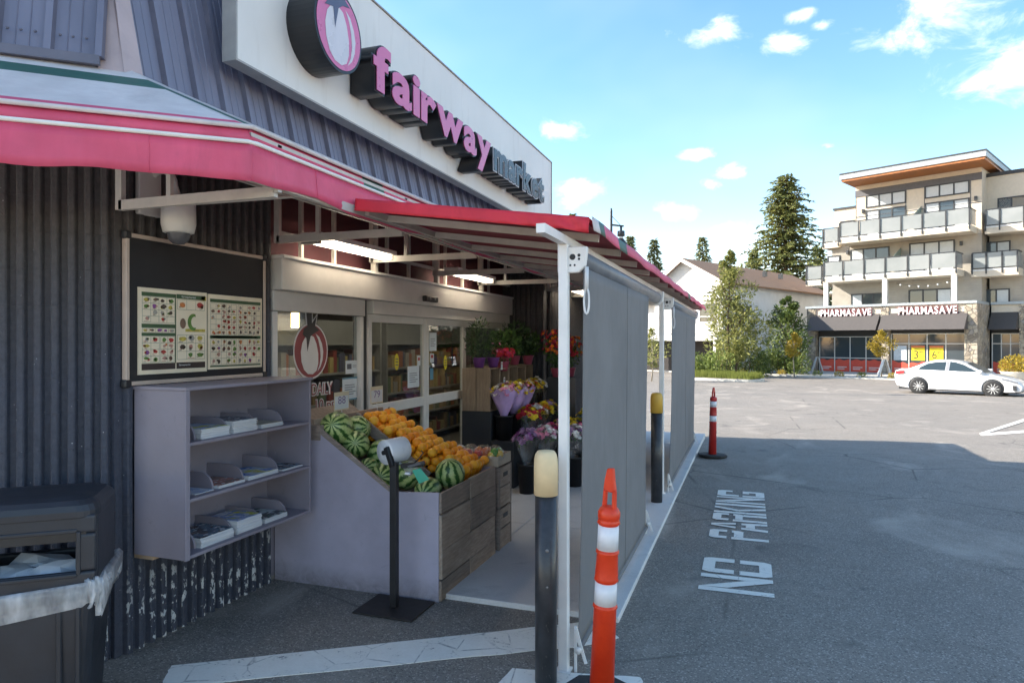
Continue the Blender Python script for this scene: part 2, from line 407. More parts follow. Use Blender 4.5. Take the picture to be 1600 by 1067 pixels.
mansard_d = plain('mansard_dark', (0.13, 0.127, 0.17), 0.4, var=0.15)
flash_m = plain('flashing', (0.46, 0.36, 0.36), 0.45, var=0.1)
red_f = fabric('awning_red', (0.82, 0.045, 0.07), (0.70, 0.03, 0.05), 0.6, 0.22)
pink_f = fabric('awning_faded_sheen_red', (0.82, 0.125, 0.235), (0.72, 0.07, 0.15), 0.5, 0.25)  # pinker than the red cloth: glossy sky reflection put into the colour
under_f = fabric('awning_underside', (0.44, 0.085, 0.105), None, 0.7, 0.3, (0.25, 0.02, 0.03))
white_f = fabric('awning_white', (0.78, 0.72, 0.70), (0.6, 0.5, 0.5), 0.5, 0.2)
green_f = fabric('awning_green', (0.05, 0.14, 0.11), None, 0.5, 0.2)
shade_f = fabric('shade_grey', (0.205, 0.20, 0.20), (0.18, 0.175, 0.175), 0.75, 0.12, var=0.08)
wood_grey = make_wood('weathered_wood', (0.33, 0.25, 0.19), (0.58, 0.46, 0.36), (6, 0.8, 6))
wood_greyx = make_wood('weathered_wood_x', (0.23, 0.18, 0.15), (0.42, 0.35, 0.30), (0.8, 6, 6))
wood_apple = make_wood('apple_box_wood', (0.23, 0.16, 0.11), (0.36, 0.27, 0.19), (6, 6, 0.7))
wood_raw = plain('raw_wood', (0.50, 0.36, 0.24), 0.7, var=0.15)
clear_glass = glass_mat('clear_glass', (0.86, 0.90, 0.89), 1.5, 0.07)
# ================================================================== SETTING: ground
XW = -3.40                                   # plane of the shop's front wall
C0 = Vector((-3.41, 2.86, 0))                # corner where the front wall turns
CW = Vector((-0.77, -0.64, 0)).normalized()  # the angled wall runs this way from the corner
CN = Vector((0.64, -0.77, 0)).normalized()
SLABX = -0.785; SLABY = 4.28; SLABZ = 0.035
def ground_sheet():
    def spread(a): return sorted(set([-x for x in a] + list(a)))
    us = [-500, -250, -120, -60, -30, -15, -8, -4, 0, 4, 8, 12, 16, 20, 25, 30, 36, 45, 60, 90, 150, 300, 500]
    ds = [-300, -100, -40, -15, -5, 0, 3, 6, 9, 12, 14, 16, 18, 20, 22, 24, 26, 28, 30, 33, 36, 39, 42, 45, 48, 50, 60, 90, 150, 300, 600, 900]
    m = MB(); vs_ = []
    for d in ds:
        for u in us:
            p = st(u, d); p.z = gz(p.x, p.y); vs_.append(p)
    n = len(us)
    m.add(vs_, [(j * n + i, j * n + i + 1, (j + 1) * n + i + 1, (j + 1) * n + i) for j in range(len(ds) - 1) for i in range(n - 1)], 0, True)
    return tag(m.build('ground', asphalt), kind='structure')
ground_sheet()
# concrete walk in front of the doors, laid in bays with tooled joints
walk = bpy.data.objects.new('sidewalk', None); COL.objects.link(walk); walk['kind'] = 'structure'
ys = [SLABY, 6.2, 8.0, 9.9, 11.8, 13.4]
for i in range(len(ys) - 1):
    for x0, x1 in ((XW - 0.5, -2.05), (-2.045, SLABX)):
        b = MB().box(x0, x1, ys[i] + 0.004, ys[i + 1] - 0.004, -0.1, SLABZ)
        b.build('concrete_slab', slab_m, walk, bevel=0.006)
# painted lines on the asphalt
def paint_poly(name, pts, label, z=0.004, mat=None):
    m = MB(); P = [Vector((p[0], p[1], z)) for p in pts]
    m.add([(p.x, p.y, z) for p in P] + [(p.x, p.y, z - 0.003) for p in P],
          [tuple(range(len(P))), tuple(reversed(range(len(P), 2 * len(P))))] + [(i, len(P) + i, len(P) + (i + 1) % len(P), (i + 1) % len(P)) for i in range(len(P))])
    o = m.build(name, mat or paint); tag(o, label, 'road marking'); return o
g2 = lambda a, b: tuple(gnd(a, b))[:2]
def rough_edge(pts, n=14, amp=0.006, seed=1):
    r = random.Random(seed); out = []
    for i in range(len(pts)):
        p, q = Vector(pts[i]), Vector(pts[(i + 1) % len(pts)])
        for k in range(n):
            t = k / n; v = p.lerp(q, t); out.append((v.x + r.uniform(-amp, amp), v.y + r.uniform(-amp, amp)))
    return out
paint_poly('painted_line', rough_edge([g2(250, 1075), g2(835, 1016), g2(905, 1010), g2(968, 996), g2(925, 970), g2(832, 980), g2(268, 1040)], 10, 0.005),
           'worn white painted line running from the trash can to the awning post')
paint_poly('painted_line', rough_edge([g2(760, 1085), g2(1010, 1075), g2(1000, 1058), g2(800, 1044)], 8, 0.005, 3),
           'short worn white painted patch at the foot of the near black bollard')
def lot(px, py):                       # a point of the falling lot
    z = 0.0
    for _ in range(12): p = gnd(px, py, z); z = gz(p.x, p.y)
    return p
def lot_line(pts, label, lift):
    P = [lot(*p) for p in pts]; m = MB(); m.add([(p.x, p.y, gz(p.x, p.y) + lift) for p in P], [tuple(range(len(P)))]); tag(m.build('painted_line', paint), label, 'road marking')
lot_line([(1530, 677.5), (1534, 680.5), (1640, 673), (1640, 669)], 'thin white bay line on the sunlit lot, nearly level one of the pair', .006)
lot_line([(1530, 677), (1536, 678.5), (1640, 646), (1640, 641)], 'thin white bay line on the sunlit lot, slanting one of the pair', .010)
# stencilled NO PARKING: the letters stand on the right and read away from us
GL = {   # strokes as quads/polys in a unit cell: u across the letter (0..1), v up (0..1), stencil breaks included
 'N': [[(0, 0), (.22, 0), (.22, 1), (0, 1)], [(.78, 0), (1, 0), (1, 1), (.78, 1)], [(.2, 1), (.24, .62), (.8, 0), (.76, .38)]],
 'O': [[(0, .1), (.08, 0), (.92, 0), (1, .1), (1, .46), (.74, .46), (.74, .18), (.26, .18), (.26, .46), (0, .46)],
       [(0, .54), (.26, .54), (.26, .82), (.74, .82), (.74, .54), (1, .54), (1, .9), (.92, 1), (.08, 1), (0, .9)]],
 'P': [[(0, 0), (.25, 0), (.25, .62), (0, .62)], [(.25, .42), (.9, .42), (1, .5), (1, .62), (.74, .62), (.74, .58), (.25, .58)],
       [(0, .7), (.26, .7), (.26, .84), (.74, .84), (.74, .7), (1, .7), (1, .92), (.9, 1), (.1, 1), (0, .92)]],
 'A': [[(0, 0), (.25, 0), (.36, .46), (.13, .46)], [(.75, 0), (1, 0), (.87, .46), (.64, .46)], [(.3, .22), (.7, .22), (.66, .38), (.34, .38)],
       [(.16, .56), (.38, .56), (.5, .94), (.62, .56), (.84, .56), (.62, 1), (.38, 1)]],
 'R': [[(0, 0), (.25, 0), (.25, .62), (0, .62)], [(.7, 0), (1, 0), (.95, .42), (.68, .46)], [(.25, .44), (.9, .44), (1, .5), (1, .62), (.74, .62), (.74, .58), (.25, .58)],
       [(0, .7), (.26, .7), (.26, .84), (.74, .84), (.74, .7), (1, .7), (1, .92), (.9, 1), (.1, 1), (0, .92)]],
 'K': [[(0, 0), (.25, 0), (.25, 1), (0, 1)], [(.7, 0), (1, 0), (.55, .58), (.32, .58)], [(.32, .5), (.55, .5), (1, 1), (.7, 1)]],
 'I': [[(.2, 0), (.8, 0), (.8, 1), (.2, 1)]],
 'G': [[(0, .1), (.08, 0), (.92, 0), (1, .1), (1, .46), (.55, .46), (.55, .32), (.74, .32), (.74, .18), (.26, .18), (.26, .46), (0, .46)],
       [(0, .54), (.26, .54), (.26, .82), (.74, .82), (.74, .68), (1, .68), (1, .9), (.92, 1), (.08, 1), (0, .9)]]}
XB, XT = 0.172, -0.348
npk = thing('parking_marking', 'white stencilled words NO PARKING painted on the shaded asphalt', 'road marking', ((XB + XT) / 2, 5.0, 0))
yy = 5.06
for ch, w, gap in [('N', .36, .045), ('O', .37, .60), ('P', .29, .03), ('A', .30, .03), ('R', .29, .035), ('K', .28, .03), ('I', .14, .03), ('N', .29, .035), ('G', .31, 0)]:
    m = MB()
    for k, poly in enumerate(GL[ch]):
        zz = 0.004 + 0.0012 * k
        P = [(XB + (XT - XB) * v, yy + w * u, zz) for u, v in poly]
        m.add(P, [tuple(range(len(P)))])
    m.build('letter', paint, npk); yy += w + gap

# ================================================================== MARKET BUILDING
market = thing('market_building', 'grey-blue ribbed block market with a metal mansard roof and sliding glass doors', 'building', tuple(C0))
# ribbed split-face blocks, one mesh per number of ribs, shared by every block of the wall (local: x right, -y outward)
RP = 0.0796
def block_mesh(nr):
    m = MB(); w = nr * RP; pts = [(0.0006, 0)]
    for k in range(nr):
        a = k * RP
        pts += [(a + RP * .17, 0.0), (a + RP * .27, -0.028), (a + RP * .36, -0.034), (a + RP * .64, -0.034), (a + RP * .73, -0.028), (a + RP * .83, 0.0)]
    pts.append((w - 0.0006, 0)); n = len(pts); H = 0.1995; b = .0005
    m.add([(x, y, b) for x, y in pts] + [(x, y, H) for x, y in pts], [(i, i + 1, n + i + 1, n + i) for i in range(n - 1)])
    m.add([(x, y, H) for x, y in pts] + [(w - .0015, .12, H), (.0015, .12, H)], [tuple(range(n + 2))])
    m.add([(x, y, b) for x, y in pts] + [(w - .0015, .12, b), (.0015, .12, b)], [tuple(reversed(range(n + 2)))])
    return m.mesh('block', block_m)
BLK = {k: block_mesh(k) for k in range(1, 6)}
blk = BLK[5]; half = BLK[3]
def lay(wall_origin, ang, ribs, z0, z1, parent):
    ux, uy = math.cos(ang), math.sin(ang); r = random.Random(7); c = 0; z = z0
    while z < z1 - 0.05:
        i = 0; nxt = 5 if c % 2 == 0 else 3
        while i < ribs:
            k = min(nxt, ribs - i); o = link('block', BLK[k], parent, True); off = r.uniform(-0.002, 0.002); xx = i * RP
            o.matrix_basis = Matrix.Translation(Vector(wall_origin) + Vector((ux * xx - uy * off, uy * xx + ux * off, z))) @ Matrix.Rotation(ang, 4, 'Z')
            i += k; nxt = 5
        z += 0.2; c += 1
wallA = MB()     # solid core behind the blocks; the joints show it
fw = math.atan2(-CW.y, -CW.x)
core = [(C0.x - 0.03, C0.y), (C0.x - 0.03, 4.17), (C0.x - 0.35, 4.17), (C0.x - 0.35, C0.y + 0.2)]
CL = 2.0                                     # angled wall, its unseen end cut short so sunlit ground bounces light
CE = C0 + CW * CL
wallA.prism([(C0.x - .02, C0.y + .03), (C0.x - .02, 4.17), (-4.2, 4.17), (-13, 4.17), (-13, CE.y + .03), (CE.x, CE.y + .03)], lambda u, v, d: (u, v, d), 0, 3.3)
wall_core = wallA.build('wall', block_m, market)
lay((XW - 0.0, C0.y + 0.03, 0), R(90), 16, 0, 3.25, wall_core)
org = C0 + CW * (25 * RP + .005)
lay(tuple(org), fw, 25, 0, 3.25, wall_core)
MB().box(C0.x - .03, C0.x + .016, C0.y - .012, C0.y + .03, 0, 3.25).build('corner_bead', block_m, wall_core)
# column beyond the doors: ribbed block return stepping out towards the kerb
col_m = MB().box(-3.9, -2.83, 9.42, 9.6, 0, 3.3); colr = col_m.build('wall_return', block_m, market)
for k in range(16):
    o = link('block', blk, colr, True); o.matrix_basis = Matrix.Translation((-3.235, 9.40, k * .2))
for k in range(16):
    o = link('block', half, colr, True); o.matrix_basis = Matrix.Translation((-3.40, 9.41, k * .2)) @ Matrix.Diagonal((.66, 1, 1, 1))
MB().box(-3.6, -2.83, 9.6, 13.2, 0, 3.3).build('far_wall', block_m, market)
for k in range(9):
    for j in range(16):
        o = link('block', blk, colr, True); o.matrix_basis = Matrix.Translation((-2.82, 9.62 + .398 * k, j * .2)) @ Matrix.Rotation(R(90), 4, 'Z')

# ---- glazed front: header, sliding doors, windows
GX = XW - 0.02
def zb(px, py): p = onX(px, py, XW); return p.z
HB, HT = 2.19, 2.43
MB().box(XW - .25, XW + .10, 4.18, 9.40, HB, HT).build('door_header', frame_m, market, bevel=0.006)
MB().box(XW - .06, XW + .118, 4.18, 9.40, HT, HT + .022).build('header_trim', white_metal, market)
MB().box(XW - .05, XW + .02, 4.18, 5.47, 2.035, HB - .002).build('window_head', frame_m, market, bevel=.004)
MB().box(XW - .25, XW - .06, 4.18, 9.40, HT + .001, 3.3).build('upper_wall', plain('upper_wall_maroon', (.09, .022, .028), .75), market)
# window beside the door
win = MB()
for y0, y1, z0, z1 in ((4.18, 4.24, 1.08, 2.03), (5.40, 5.45, 1.08, 2.03), (4.24, 5.40, 1.08, 1.14)): win.box(XW - .06, XW + .015, y0, y1, z0, z1)
wf = win.build('window_frame', frame_m, market, bevel=.003)
pane = MB().box(XW - .035, XW - .027, 4.24, 5.40, 1.14, 2.035).build('pane', clear_glass, wf)
MB().box(XW - .2, XW - .001, 4.18, 5.47, 0, 1.08).build('stall_riser', grey_panel, market)
MB().box(XW - .10, XW - .02, 5.45, 5.555, 0.03, 2.19).build('door_gap', black_metal, market)
# two sliding leaves, a fixed light
def leaf(y0, y1, xoff, parent, mid=1.09, top=2.06, name='sliding_door'):
    s = 0.062; m = MB(); X0, X1 = XW + xoff - .045, XW + xoff
    m.box(X0, X1, y0, y0 + s, .03, top); m.box(X0, X1, y1 - s, y1, .03, top)
    m.box(X0 + .001, X1 - .001, y0 + s, y1 - s, top - .075, top); m.box(X0 + .001, X1 - .001, y0 + s, y1 - s, mid, mid + .10); m.box(X0 + .001, X1 - .001, y0 + s, y1 - s, .03, .17)
    o = m.build(name, frame_m, parent, bevel=.003)
    MB().box(X0 + .02, X0 + .026, y0 + s, y1 - s, mid + .10, top - .075).build('pane', clear_glass, o)
    MB().box(X0 + .02, X0 + .026, y0 + s, y1 - s, .17, mid).build('pane', clear_glass, o)
    return o
leaf(5.56, 6.77, 0.0, market); leaf(6.775, 7.86, 0.0, market)
leaf(7.9, 9.3, -.03, market, name='side_light')
MB().box(XW - .12, XW + .06, 5.555, 9.38, 2.062, HB - .002).build('door_track', frame_m, market, bevel=.004)
MB().box(XW - .1, XW + .03, 9.3, 9.40, 0.03, HB - .002).build('door_jamb', frame_m, market)
# ---- roof: steep ribbed metal mansard, corner flashing, flat roof behind
MT, MBt = 5.6, 3.16
sl = math.tan(R(12.5))
def mansard_panel(w, h):
    m = MB(); pts = [(0, 0), (w * .66, 0), (w * .69, -.004), (w * .72, 0), (w * .80, 0), (w * .84, -.034), (w * .96, -.034), (w, 0)]
    pts = [(0, 0), (w * .24, 0), (w * .255, -.005), (w * .27, 0), (w * .50, 0), (w * .515, -.005), (w * .53, 0), (w * .78, 0), (w * .82, -.034), (w * .96, -.034), (w, 0)]
    n = len(pts)
    m.add([(x, y, 0) for x, y in pts] + [(x, y + sl * h, h) for x, y in pts], [(i, i + 1, n + i + 1, n + i) for i in range(n - 1)])
    m.add([(x, y, 0) for x, y in pts] + [(w, .03, 0), (0, .03, 0)], [tuple(reversed(range(n + 2)))])
    for i, f in enumerate(m.f[:-1]): m.m[i] = 1 if i in (7, 9) else 0
    for k in (.12, .37, .64):      # screw heads along the foot
        M = Matrix.Translation((w * k, -.001, .10)) @ Matrix.Rotation(R(90), 4, 'X'); m.lathe([(.009, 0), (.007, .006), (0, .007)], 6, m=1, M=M)
    return m.mesh('roof_panel', [mansard_m, mansard_d])
pw = 0.237; h_main = 4.72 - MBt
pm = mansard_panel(pw, h_main); pc = mansard_panel(pw, 2.3)
roof = MB()
XR = XW + .14; KC = Vector((XR, C0.y - .057, 0))
roof.box(-13, XR - .42, 3.9, 10.9, 4.4, 4.70)
rf = roof.build('roof', plain('roof_membrane', (.2, .2, .2), .9), market)
y = KC.y + .10
while y < 10.8:
    o = link('roof_panel', pm, rf, True); o.matrix_basis = Matrix.Translation((XR, y, MBt)) @ Matrix.Rotation(R(90), 4, 'Z'); y += pw
MB().prism([(XR - .012, MBt), (XR - sl * h_main - .012, 4.72), (XR - .9, 4.72), (XR - .9, MBt)], lambda u, v, d: (u, d, v), KC.y + .06, 10.87).build('roof_core', mansard_d, rf)
co = KC + CW * .10
for k in range(9):
    o = link('roof_panel', pc, rf, True); p = co + CW * (pw * (k + 1)); o.matrix_basis = Matrix.Translation((p.x, p.y, MBt + .19)) @ Matrix.Rotation(fw, 4, 'Z')
q0 = KC + Vector((-.03, .01, 0)); q1 = co + CW * 2.1 - CN * .02; hh_ = 2.42
MB().add([(q0.x, q0.y, MBt), (q1.x, q1.y, MBt), (q1.x - CN.x * .55, q1.y - CN.y * .55, MBt + hh_), (q0.x - .5, q0.y + .2, MBt + hh_),
          (-13, q1.y, MBt), (-13, q1.y + .5, MBt + hh_), (-13, 4.2, MBt), (-13, 4.2, MBt + hh_), (q0.x - .2, 4.2, MBt), (q0.x - .7, 4.2, MBt + hh_)],
         [(0, 3, 2, 1), (1, 2, 5, 4), (4, 5, 7, 6), (6, 7, 9, 8), (8, 9, 3, 0), (3, 9, 7, 5, 2), (0, 1, 4, 6, 8)]).build('roof_core', mansard_d, rf)
# corner flashing board between the two roof faces
def lean(p, n, h): return Vector((p.x - n.x * sl * h, p.y - n.y * sl * h, MBt + h))
NX = Vector((1, 0, 0)); bis = (NX + CN).normalized(); kk = 1 / bis.dot(NX)
m = MB(); fA = KC + Vector((.012, .13, 0)); fB = KC + CW * .13 + CN * .012; fK = KC + bis * .016
def leank(p, h): return Vector((p.x - bis.x * sl * h * kk, p.y - bis.y * sl * h * kk, MBt + h))
P = [lean(fA, NX, .0), leank(fK, .0), lean(fB, CN, .10), lean(fB, CN, 2.40), leank(fK, 2.40), lean(fA, NX, 2.40)]
m.add(P, [(0, 5, 4, 1), (1, 4, 3, 2)]); m.build('corner_flashing', flash_m, rf, solid=.012)
# drip edge below the angled roof
a, b = co + CN * .02 + CW * .02, co + CN * .02 + CW * 2.1
MB().beam((a.x, a.y, MBt + .17), (b.x, b.y, MBt + .17), .03, .05).build('drip_edge', mansard_d, rf)

# ---- shop interior seen through the glass
inn = MB()
inn.box(-9.0, -8.9, 4.0, 13, 0, 3); inn.box(-9, XW - .26, 3.95, 4.17, 0, 3); inn.box(-9, -3.6, 12.9, 13.0, 0, 3)
inn.build('interior_wall', plain('interior_wall', (.22, .18, .14), .8), market)
MB().box(-9, XW - .12, 4.17, 13, 2.75, 2.8).build('interior_ceiling', plain('interior_ceiling', (.35, .33, .30), .8), market)
MB().box(-9, XW - .0, 4.17, 13, -.05, .03).build('interior_floor', plain('interior_floor', (.22, .2, .18), .35), market)
MB().box(-8.88, -8.82, 4.3, 7.5, 1.9, 2.6).build('interior_band', plain('interior_orange', (.5, .16, .05), .7), market)
rr = random.Random(12)
palette = [(.36, .12, .05), (.40, .26, .10), (.10, .14, .07), (.34, .30, .24), (.08, .08, .12), (.25, .05, .04), (.26, .17, .08), (.42, .32, .12)]
prod_m = [plain('goods_%d' % i, c, .5) for i, c in enumerate(palette)]
def shelf_unit(x, y0, y1):
    t = thing('shop_shelf', 'stocked shelf inside the shop, %s' % ('nearer the window' if y1 < 9 else 'deeper in behind the sliding doors'), 'shelf', (x, (y0 + y1) / 2, 0.03))
    m = MB()
    for z in (.15, .55, .95, 1.35, 1.75): m.box(x - .35, x + .05, y0, y1, z, z + .03)
    m.box(x - .38, x - .35, y0, y1, .03, 2.1); m.box(x - .35, x + .06, y0 - .04, y0, .03, 2.1); m.box(x - .35, x + .06, y1, y1 + .04, .03, 2.1)
    m.build('rack', plain('shelf_steel', (.25, .24, .22), .5), t)
    g = MB()
    for z in (.18, .58, .98, 1.38):
        yq = y0 + .02
        while yq < y1 - .12:
            w = rr.uniform(.06, .16); hgt = rr.uniform(.14, .32); g.box(x - .3, x + rr.uniform(-.02, .03), yq, yq + w - .01, z, z + hgt, rr.randrange(8)); yq += w
    tag(g.build('goods', prod_m, t), kind='stuff')
shelf_unit(-5.3, 6.2, 8.9); shelf_unit(-5.4, 9.3, 12.6)
lampm = emis('shop_light', (1, .9, .74), 3)
for k, (x, y0, y1) in enumerate(((-4.5, 5.4, 7.0), (-4.5, 7.6, 9.2), (-4.5, 9.8, 11.4), (-7.6, 8, 10))):
    t = thing('ceiling_light', ['white strip light on the shop ceiling just inside the window', 'white strip light on the shop ceiling just inside the doors', 'white strip light on the shop ceiling past the doors', 'white strip light deepest inside the shop'][k], 'ceiling light', (x, (y0 + y1) / 2, 2.74), group='strip lights inside the shop')
    MB().box(x - .1, x + .1, y0, y1, 2.70, 2.745).build('housing', white_metal, t); MB().box(x - .07, x + .07, y0 + .03, y1 - .03, 2.675, 2.699).build('tube', lampm, t)
pe = thing('pendant_lamp', 'small glowing cylinder pendant lamp inside the window', 'lamp', tuple(onX(461, 500, -5.2)))
p = onX(461, 500, -5.2)
MB().lathe([(.0, -.09), (.045, -.09), (.045, .09), (0, .09)], 12, c=p).build('lamp_shade', emis('pendant_glow', (1, .72, .3), 4), pe)
MB().tube([p + Vector((0, 0, .09)), (p.x, p.y, 2.75)], .004, 5).build('cord', black_metal, pe)

# ---- sensor over the doors
p = onX(672, 467, XW + .12)
s = thing('door_sensor', 'small black motion sensor on the white door header', 'sensor', tuple(p))
MB().box(p.x - .02, p.x + .03, p.y - .15, p.y + .15, p.z - .03, p.z + .03).build('housing', black_metal, s, bevel=.008)
for dy in (-.05, .06): MB().lathe([(.014, 0), (.012, .006), (0, .007)], 10, c=(p.x + .03, p.y + dy, p.z), M=Matrix.Rotation(R(90), 4, 'Y')).build('lens', plain('lens_glass', (.3, .3, .32), .1), s)

# ================================================================== ROOF SIGN
SX = -3.13; SY0, SY1, SZ0, SZ1 = 3.51, 10.87, 3.63, 4.80
sign = thing('roof_sign', 'large white fascia sign reading fairway market in raised letters', 'sign', (SX, SY0, SZ0))
sg = NT('sign_face'); n1 = sg.noise(1.2, 5); n2 = sg.noise(9, 5, .65, stretch=(1, 1, .12))
z = sg.sep(sg.pos())[2]
c_ = sg.ramp(n1, [(.3, (.68, .655, .62)), (.7, (.76, .735, .70))]); c_ = sg.mix(sg.rng(n2, .55, .8, 0, .35), c_, (.42, .37, .32)); sg.color(c_); sg.rough(.42)
MB().box(SX - .09, SX, SY0, SY1, SZ0, SZ1).build('panel', sg.mat, sign, bevel=.006)
fr_ = MB()
fr_.box(SX - .10, SX + .012, SY0 - .014, SY0, SZ0 - .014, SZ1 + .014); fr_.box(SX - .10, SX + .012, SY1, SY1 + .014, SZ0 - .014, SZ1 + .014)
fr_.box(SX - .10, SX + .012, SY0, SY1, SZ0 - .014, SZ0); fr_.box(SX - .10, SX + .012, SY0, SY1, SZ1, SZ1 + .014)
fr_.build('edge_trim', plain('sign_trim', (.33, .32, .31), .5), sign)
for yb in (4.2, 6.5, 8.8): MB().box(SX - .36, SX - .10, yb, yb + .06, SZ0 + .2, SZ1 - .15).build('bracket', mansard_d, sign)
LX = SX + .24                                                # face of the channel letters
side_m = plain('letter_return', (.012, .012, .014), .35); pink_l = plain('letter_face_pink', (.62, .16, .33), .3, var=.07)
black_l = plain('letter_face_black', (.02, .022, .026), .25); edge_l = plain('letter_trim_white', (.5, .52, .55), .4)
MS = Matrix(((0, 0, 1, 0), (1, 0, 0, 0), (0, 1, 0, 0), (0, 0, 0, 1)))   # text x->+Y, y->+Z, normal->+X
def channel(word, y0, y1, zbase, size, face, trim):
    adv = []; me0 = {}
    for ch in word:
        me = text_mesh('l', ch, size, 0, face, .012); me0[ch] = mesh_extent(me); bpy.data.meshes.remove(me); adv.append(me0[ch][1] - me0[ch][0])
    gap = size * .055; tot = sum(adv) + gap * (len(word) - 1); k = (y1 - y0) / tot; y = y0
    for ch, w in zip(word, adv):
        lo = me0[ch][0]
        body = text_mesh('letter', ch, size, .115, side_m, .030); body.transform(MS @ Matrix.Diagonal((k, 1, 1, 1)) @ Matrix.Translation((-lo, 0, 0)))
        o = link('letter', body, sign, True); o.matrix_basis = Matrix.Translation((SX + .125, y, zbase))
        if trim:
            tm = text_mesh('letter_trim', ch, size, .003, trim, .031); tm.transform(MS @ Matrix.Diagonal((k, 1, 1, 1)) @ Matrix.Translation((-lo, 0, 0)))
            q = link('letter_trim', tm, o); q.matrix_basis = Matrix.Translation((.118, 0, 0))
        fm = text_mesh('letter_face', ch, size, .004, face, .018); fm.transform(MS @ Matrix.Diagonal((k, 1, 1, 1)) @ Matrix.Translation((-lo, 0, 0)))
        q = link('letter_face', fm, o); q.matrix_basis = Matrix.Translation((.124, 0, 0))
        y += (w + gap) * k
p0, p1 = onX(583, 138, LX), onX(765, 262, LX); p2, p3 = onX(771, 250, LX), onX(849, 318, LX)
channel('fairway', p0.y, p1.y, 3.885, .52, pink_l, None)
channel('market', p2.y, p3.y, 3.875, .50, black_l, edge_l)
def ell(cx, cy, rx, ry, n=40, a0=0, a1=360): return [(cx + rx * math.cos(R(a0 + (a1 - a0) * k / n)), cy + ry * math.sin(R(a0 + (a1 - a0) * k / n))) for k in range(n + (0 if a1 - a0 == 360 else 1))]
BODY = [(-.10, .58), (-.32, .52), (-.52, .28), (-.60, -.02), (-.56, -.36), (-.42, -.64), (-.2, -.80), (.08, -.82), (.30, -.70), (.40, -.45), (.40, -.1), (.30, .25), (.14, .50)]
CRES = [(.24, .62), (.46, .50), (.62, .26), (.70, -.02), (.66, -.32), (.54, -.56), (.34, -.74), (.48, -.5), (.54, -.2), (.50, .12), (.40, .40)]
CALYX = [(-.40, .88), (-.10, .86), (.10, .92), (.36, 1.02), (.22, .84), (.44, .74), (.12, .66), (-.06, .52), (-.20, -.02), (-.28, .46), (-.62, .38), (-.40, .66), (-.66, .92)]
def emblem(fn, parent, d, mats, stem=False):
    ring, white, dark = mats
    fc = link
    def flat(name, poly, dd, mat):
        poly = list(poly)
        area = sum(poly[i][0] * poly[(i + 1) % len(poly)][1] - poly[(i + 1) % len(poly)][0] * poly[i][1] for i in range(len(poly)))
        if area < 0: poly.reverse()
        m = MB(); n = len(poly); m.add([fn(u, v, dd) for u, v in poly], [tuple(range(n))])
        return m.build(name, mat, parent)
    flat('emblem_face', ell(0, 0, .93, .93), d, ring); flat('emblem_body', BODY, d + .002, white); flat('emblem_highlight', CRES, d + .002, white)
    flat('emblem_leaf', CALYX + ([] if not stem else []), d + .004, dark)
ec = onX(530, 48, LX); er = .305
emb = MB(); emb.prism(ell(0, 0, 1, 1, 48), lambda u, v, d: (d, ec.y + er * u, ec.z + er * v), SX, LX)
eo = emb.build('emblem', side_m, sign)
emblem(lambda u, v, d: (d, ec.y + er * u, ec.z + er * v), eo, LX + .003, (pink_l, plain('emblem_white', (.62, .60, .64), .3, var=.05), plain('emblem_leaf', (.09, .10, .17), .4)))
# ================================================================== WALL AWNING (turns the corner)
VX = -2.25; AC = Vector((VX, 2.63, 0)); VB, VP, VTp = 2.57, 2.745, 2.83; AWZ = 3.33
wa = thing('wall_awning', 'faded, pink-sheened red and white striped fabric awning wrapping round the shop corner', 'awning', (AC.x, AC.y, VB))
YE = 12.6
def sway(s, a=.010): return a * math.sin(s * 2.3) + a * .6 * math.sin(s * 5.1 + 1)
# hanging valance, two runs meeting at the corner
def val_main(u, v):
    y = AC.y + (YE - AC.y) * u; return Vector((VX + sway(y * 2) * (1 - v) * min(1, (y - AC.y) * 3), y, VB + (VP - VB) * v + sway(y * 1.7 + 1, .010) * (1 - v) * min(1, (y - AC.y) * 3)))
def val_ang(u, v):
    p = AC + CW * (2.2 * u); z = VB + (VP - VB) * v + sway(u * 6 + 2, .008) * (1 - v) * min(1, u * 5); q = p + CN * (sway(u * 8) * (1 - v) * min(1, u * 5)); return Vector((q.x, q.y, z))
v = MB(); v.grid(val_main, 60, 4); v.grid(val_ang, 30, 4); v.build('valance', pink_f, wa, solid=.003)
for k in range(12): MB().tube([val_main((k + .6) / 12, j / 4) + Vector((.003, 0, 0)) for j in range(5)], .002, 5).build('seam', pink_f, wa)
for k in range(3): MB().tube([val_ang((k + .6) / 3, j / 4) + CN * .003 for j in range(5)], .002, 5).build('seam', pink_f, wa)
b = MB(); b.grid(lambda u, t: Vector((VX - .02 * t, AC.y + (YE - AC.y) * u, VP + .02 + (VTp - VP - .02) * t)), 40, 2)
b.grid(lambda u, t: (lambda p: Vector((p.x - CN.x * .02 * t, p.y - CN.y * .02 * t, VP + .02 + (VTp - VP - .02) * t)))(AC + CW * 2.2 * u), 16, 2)
for i, f in enumerate(b.f):
    c = sum((Vector(b.v[k]) for k in f), Vector()) / 4
    if i < 80 and (3.7 < c.y < 3.95 or 6.1 < c.y < 6.4): b.m[i] = 1
b.build('front_band', [pink_f, green_f], wa, solid=.003)
pipe = MB().tube([AC + CW * 2.2 + Vector((0, 0, VP + .01)), AC + CN * .006 + CW * .02 + Vector((.003, 0, VP + .01)), AC + Vector((.006, .03, VP + .01)), Vector((VX + .006, YE, VP + .01))], .011, 8)
pipe.build('edge_rail', white_metal, wa)
pt = MB().tube([AC + CW * 2.2 + Vector((0, 0, VTp)), AC + Vector((0, 0, VTp)), Vector((VX, YE, VTp))], .012, 8); pt.build('top_seam', white_f, wa)
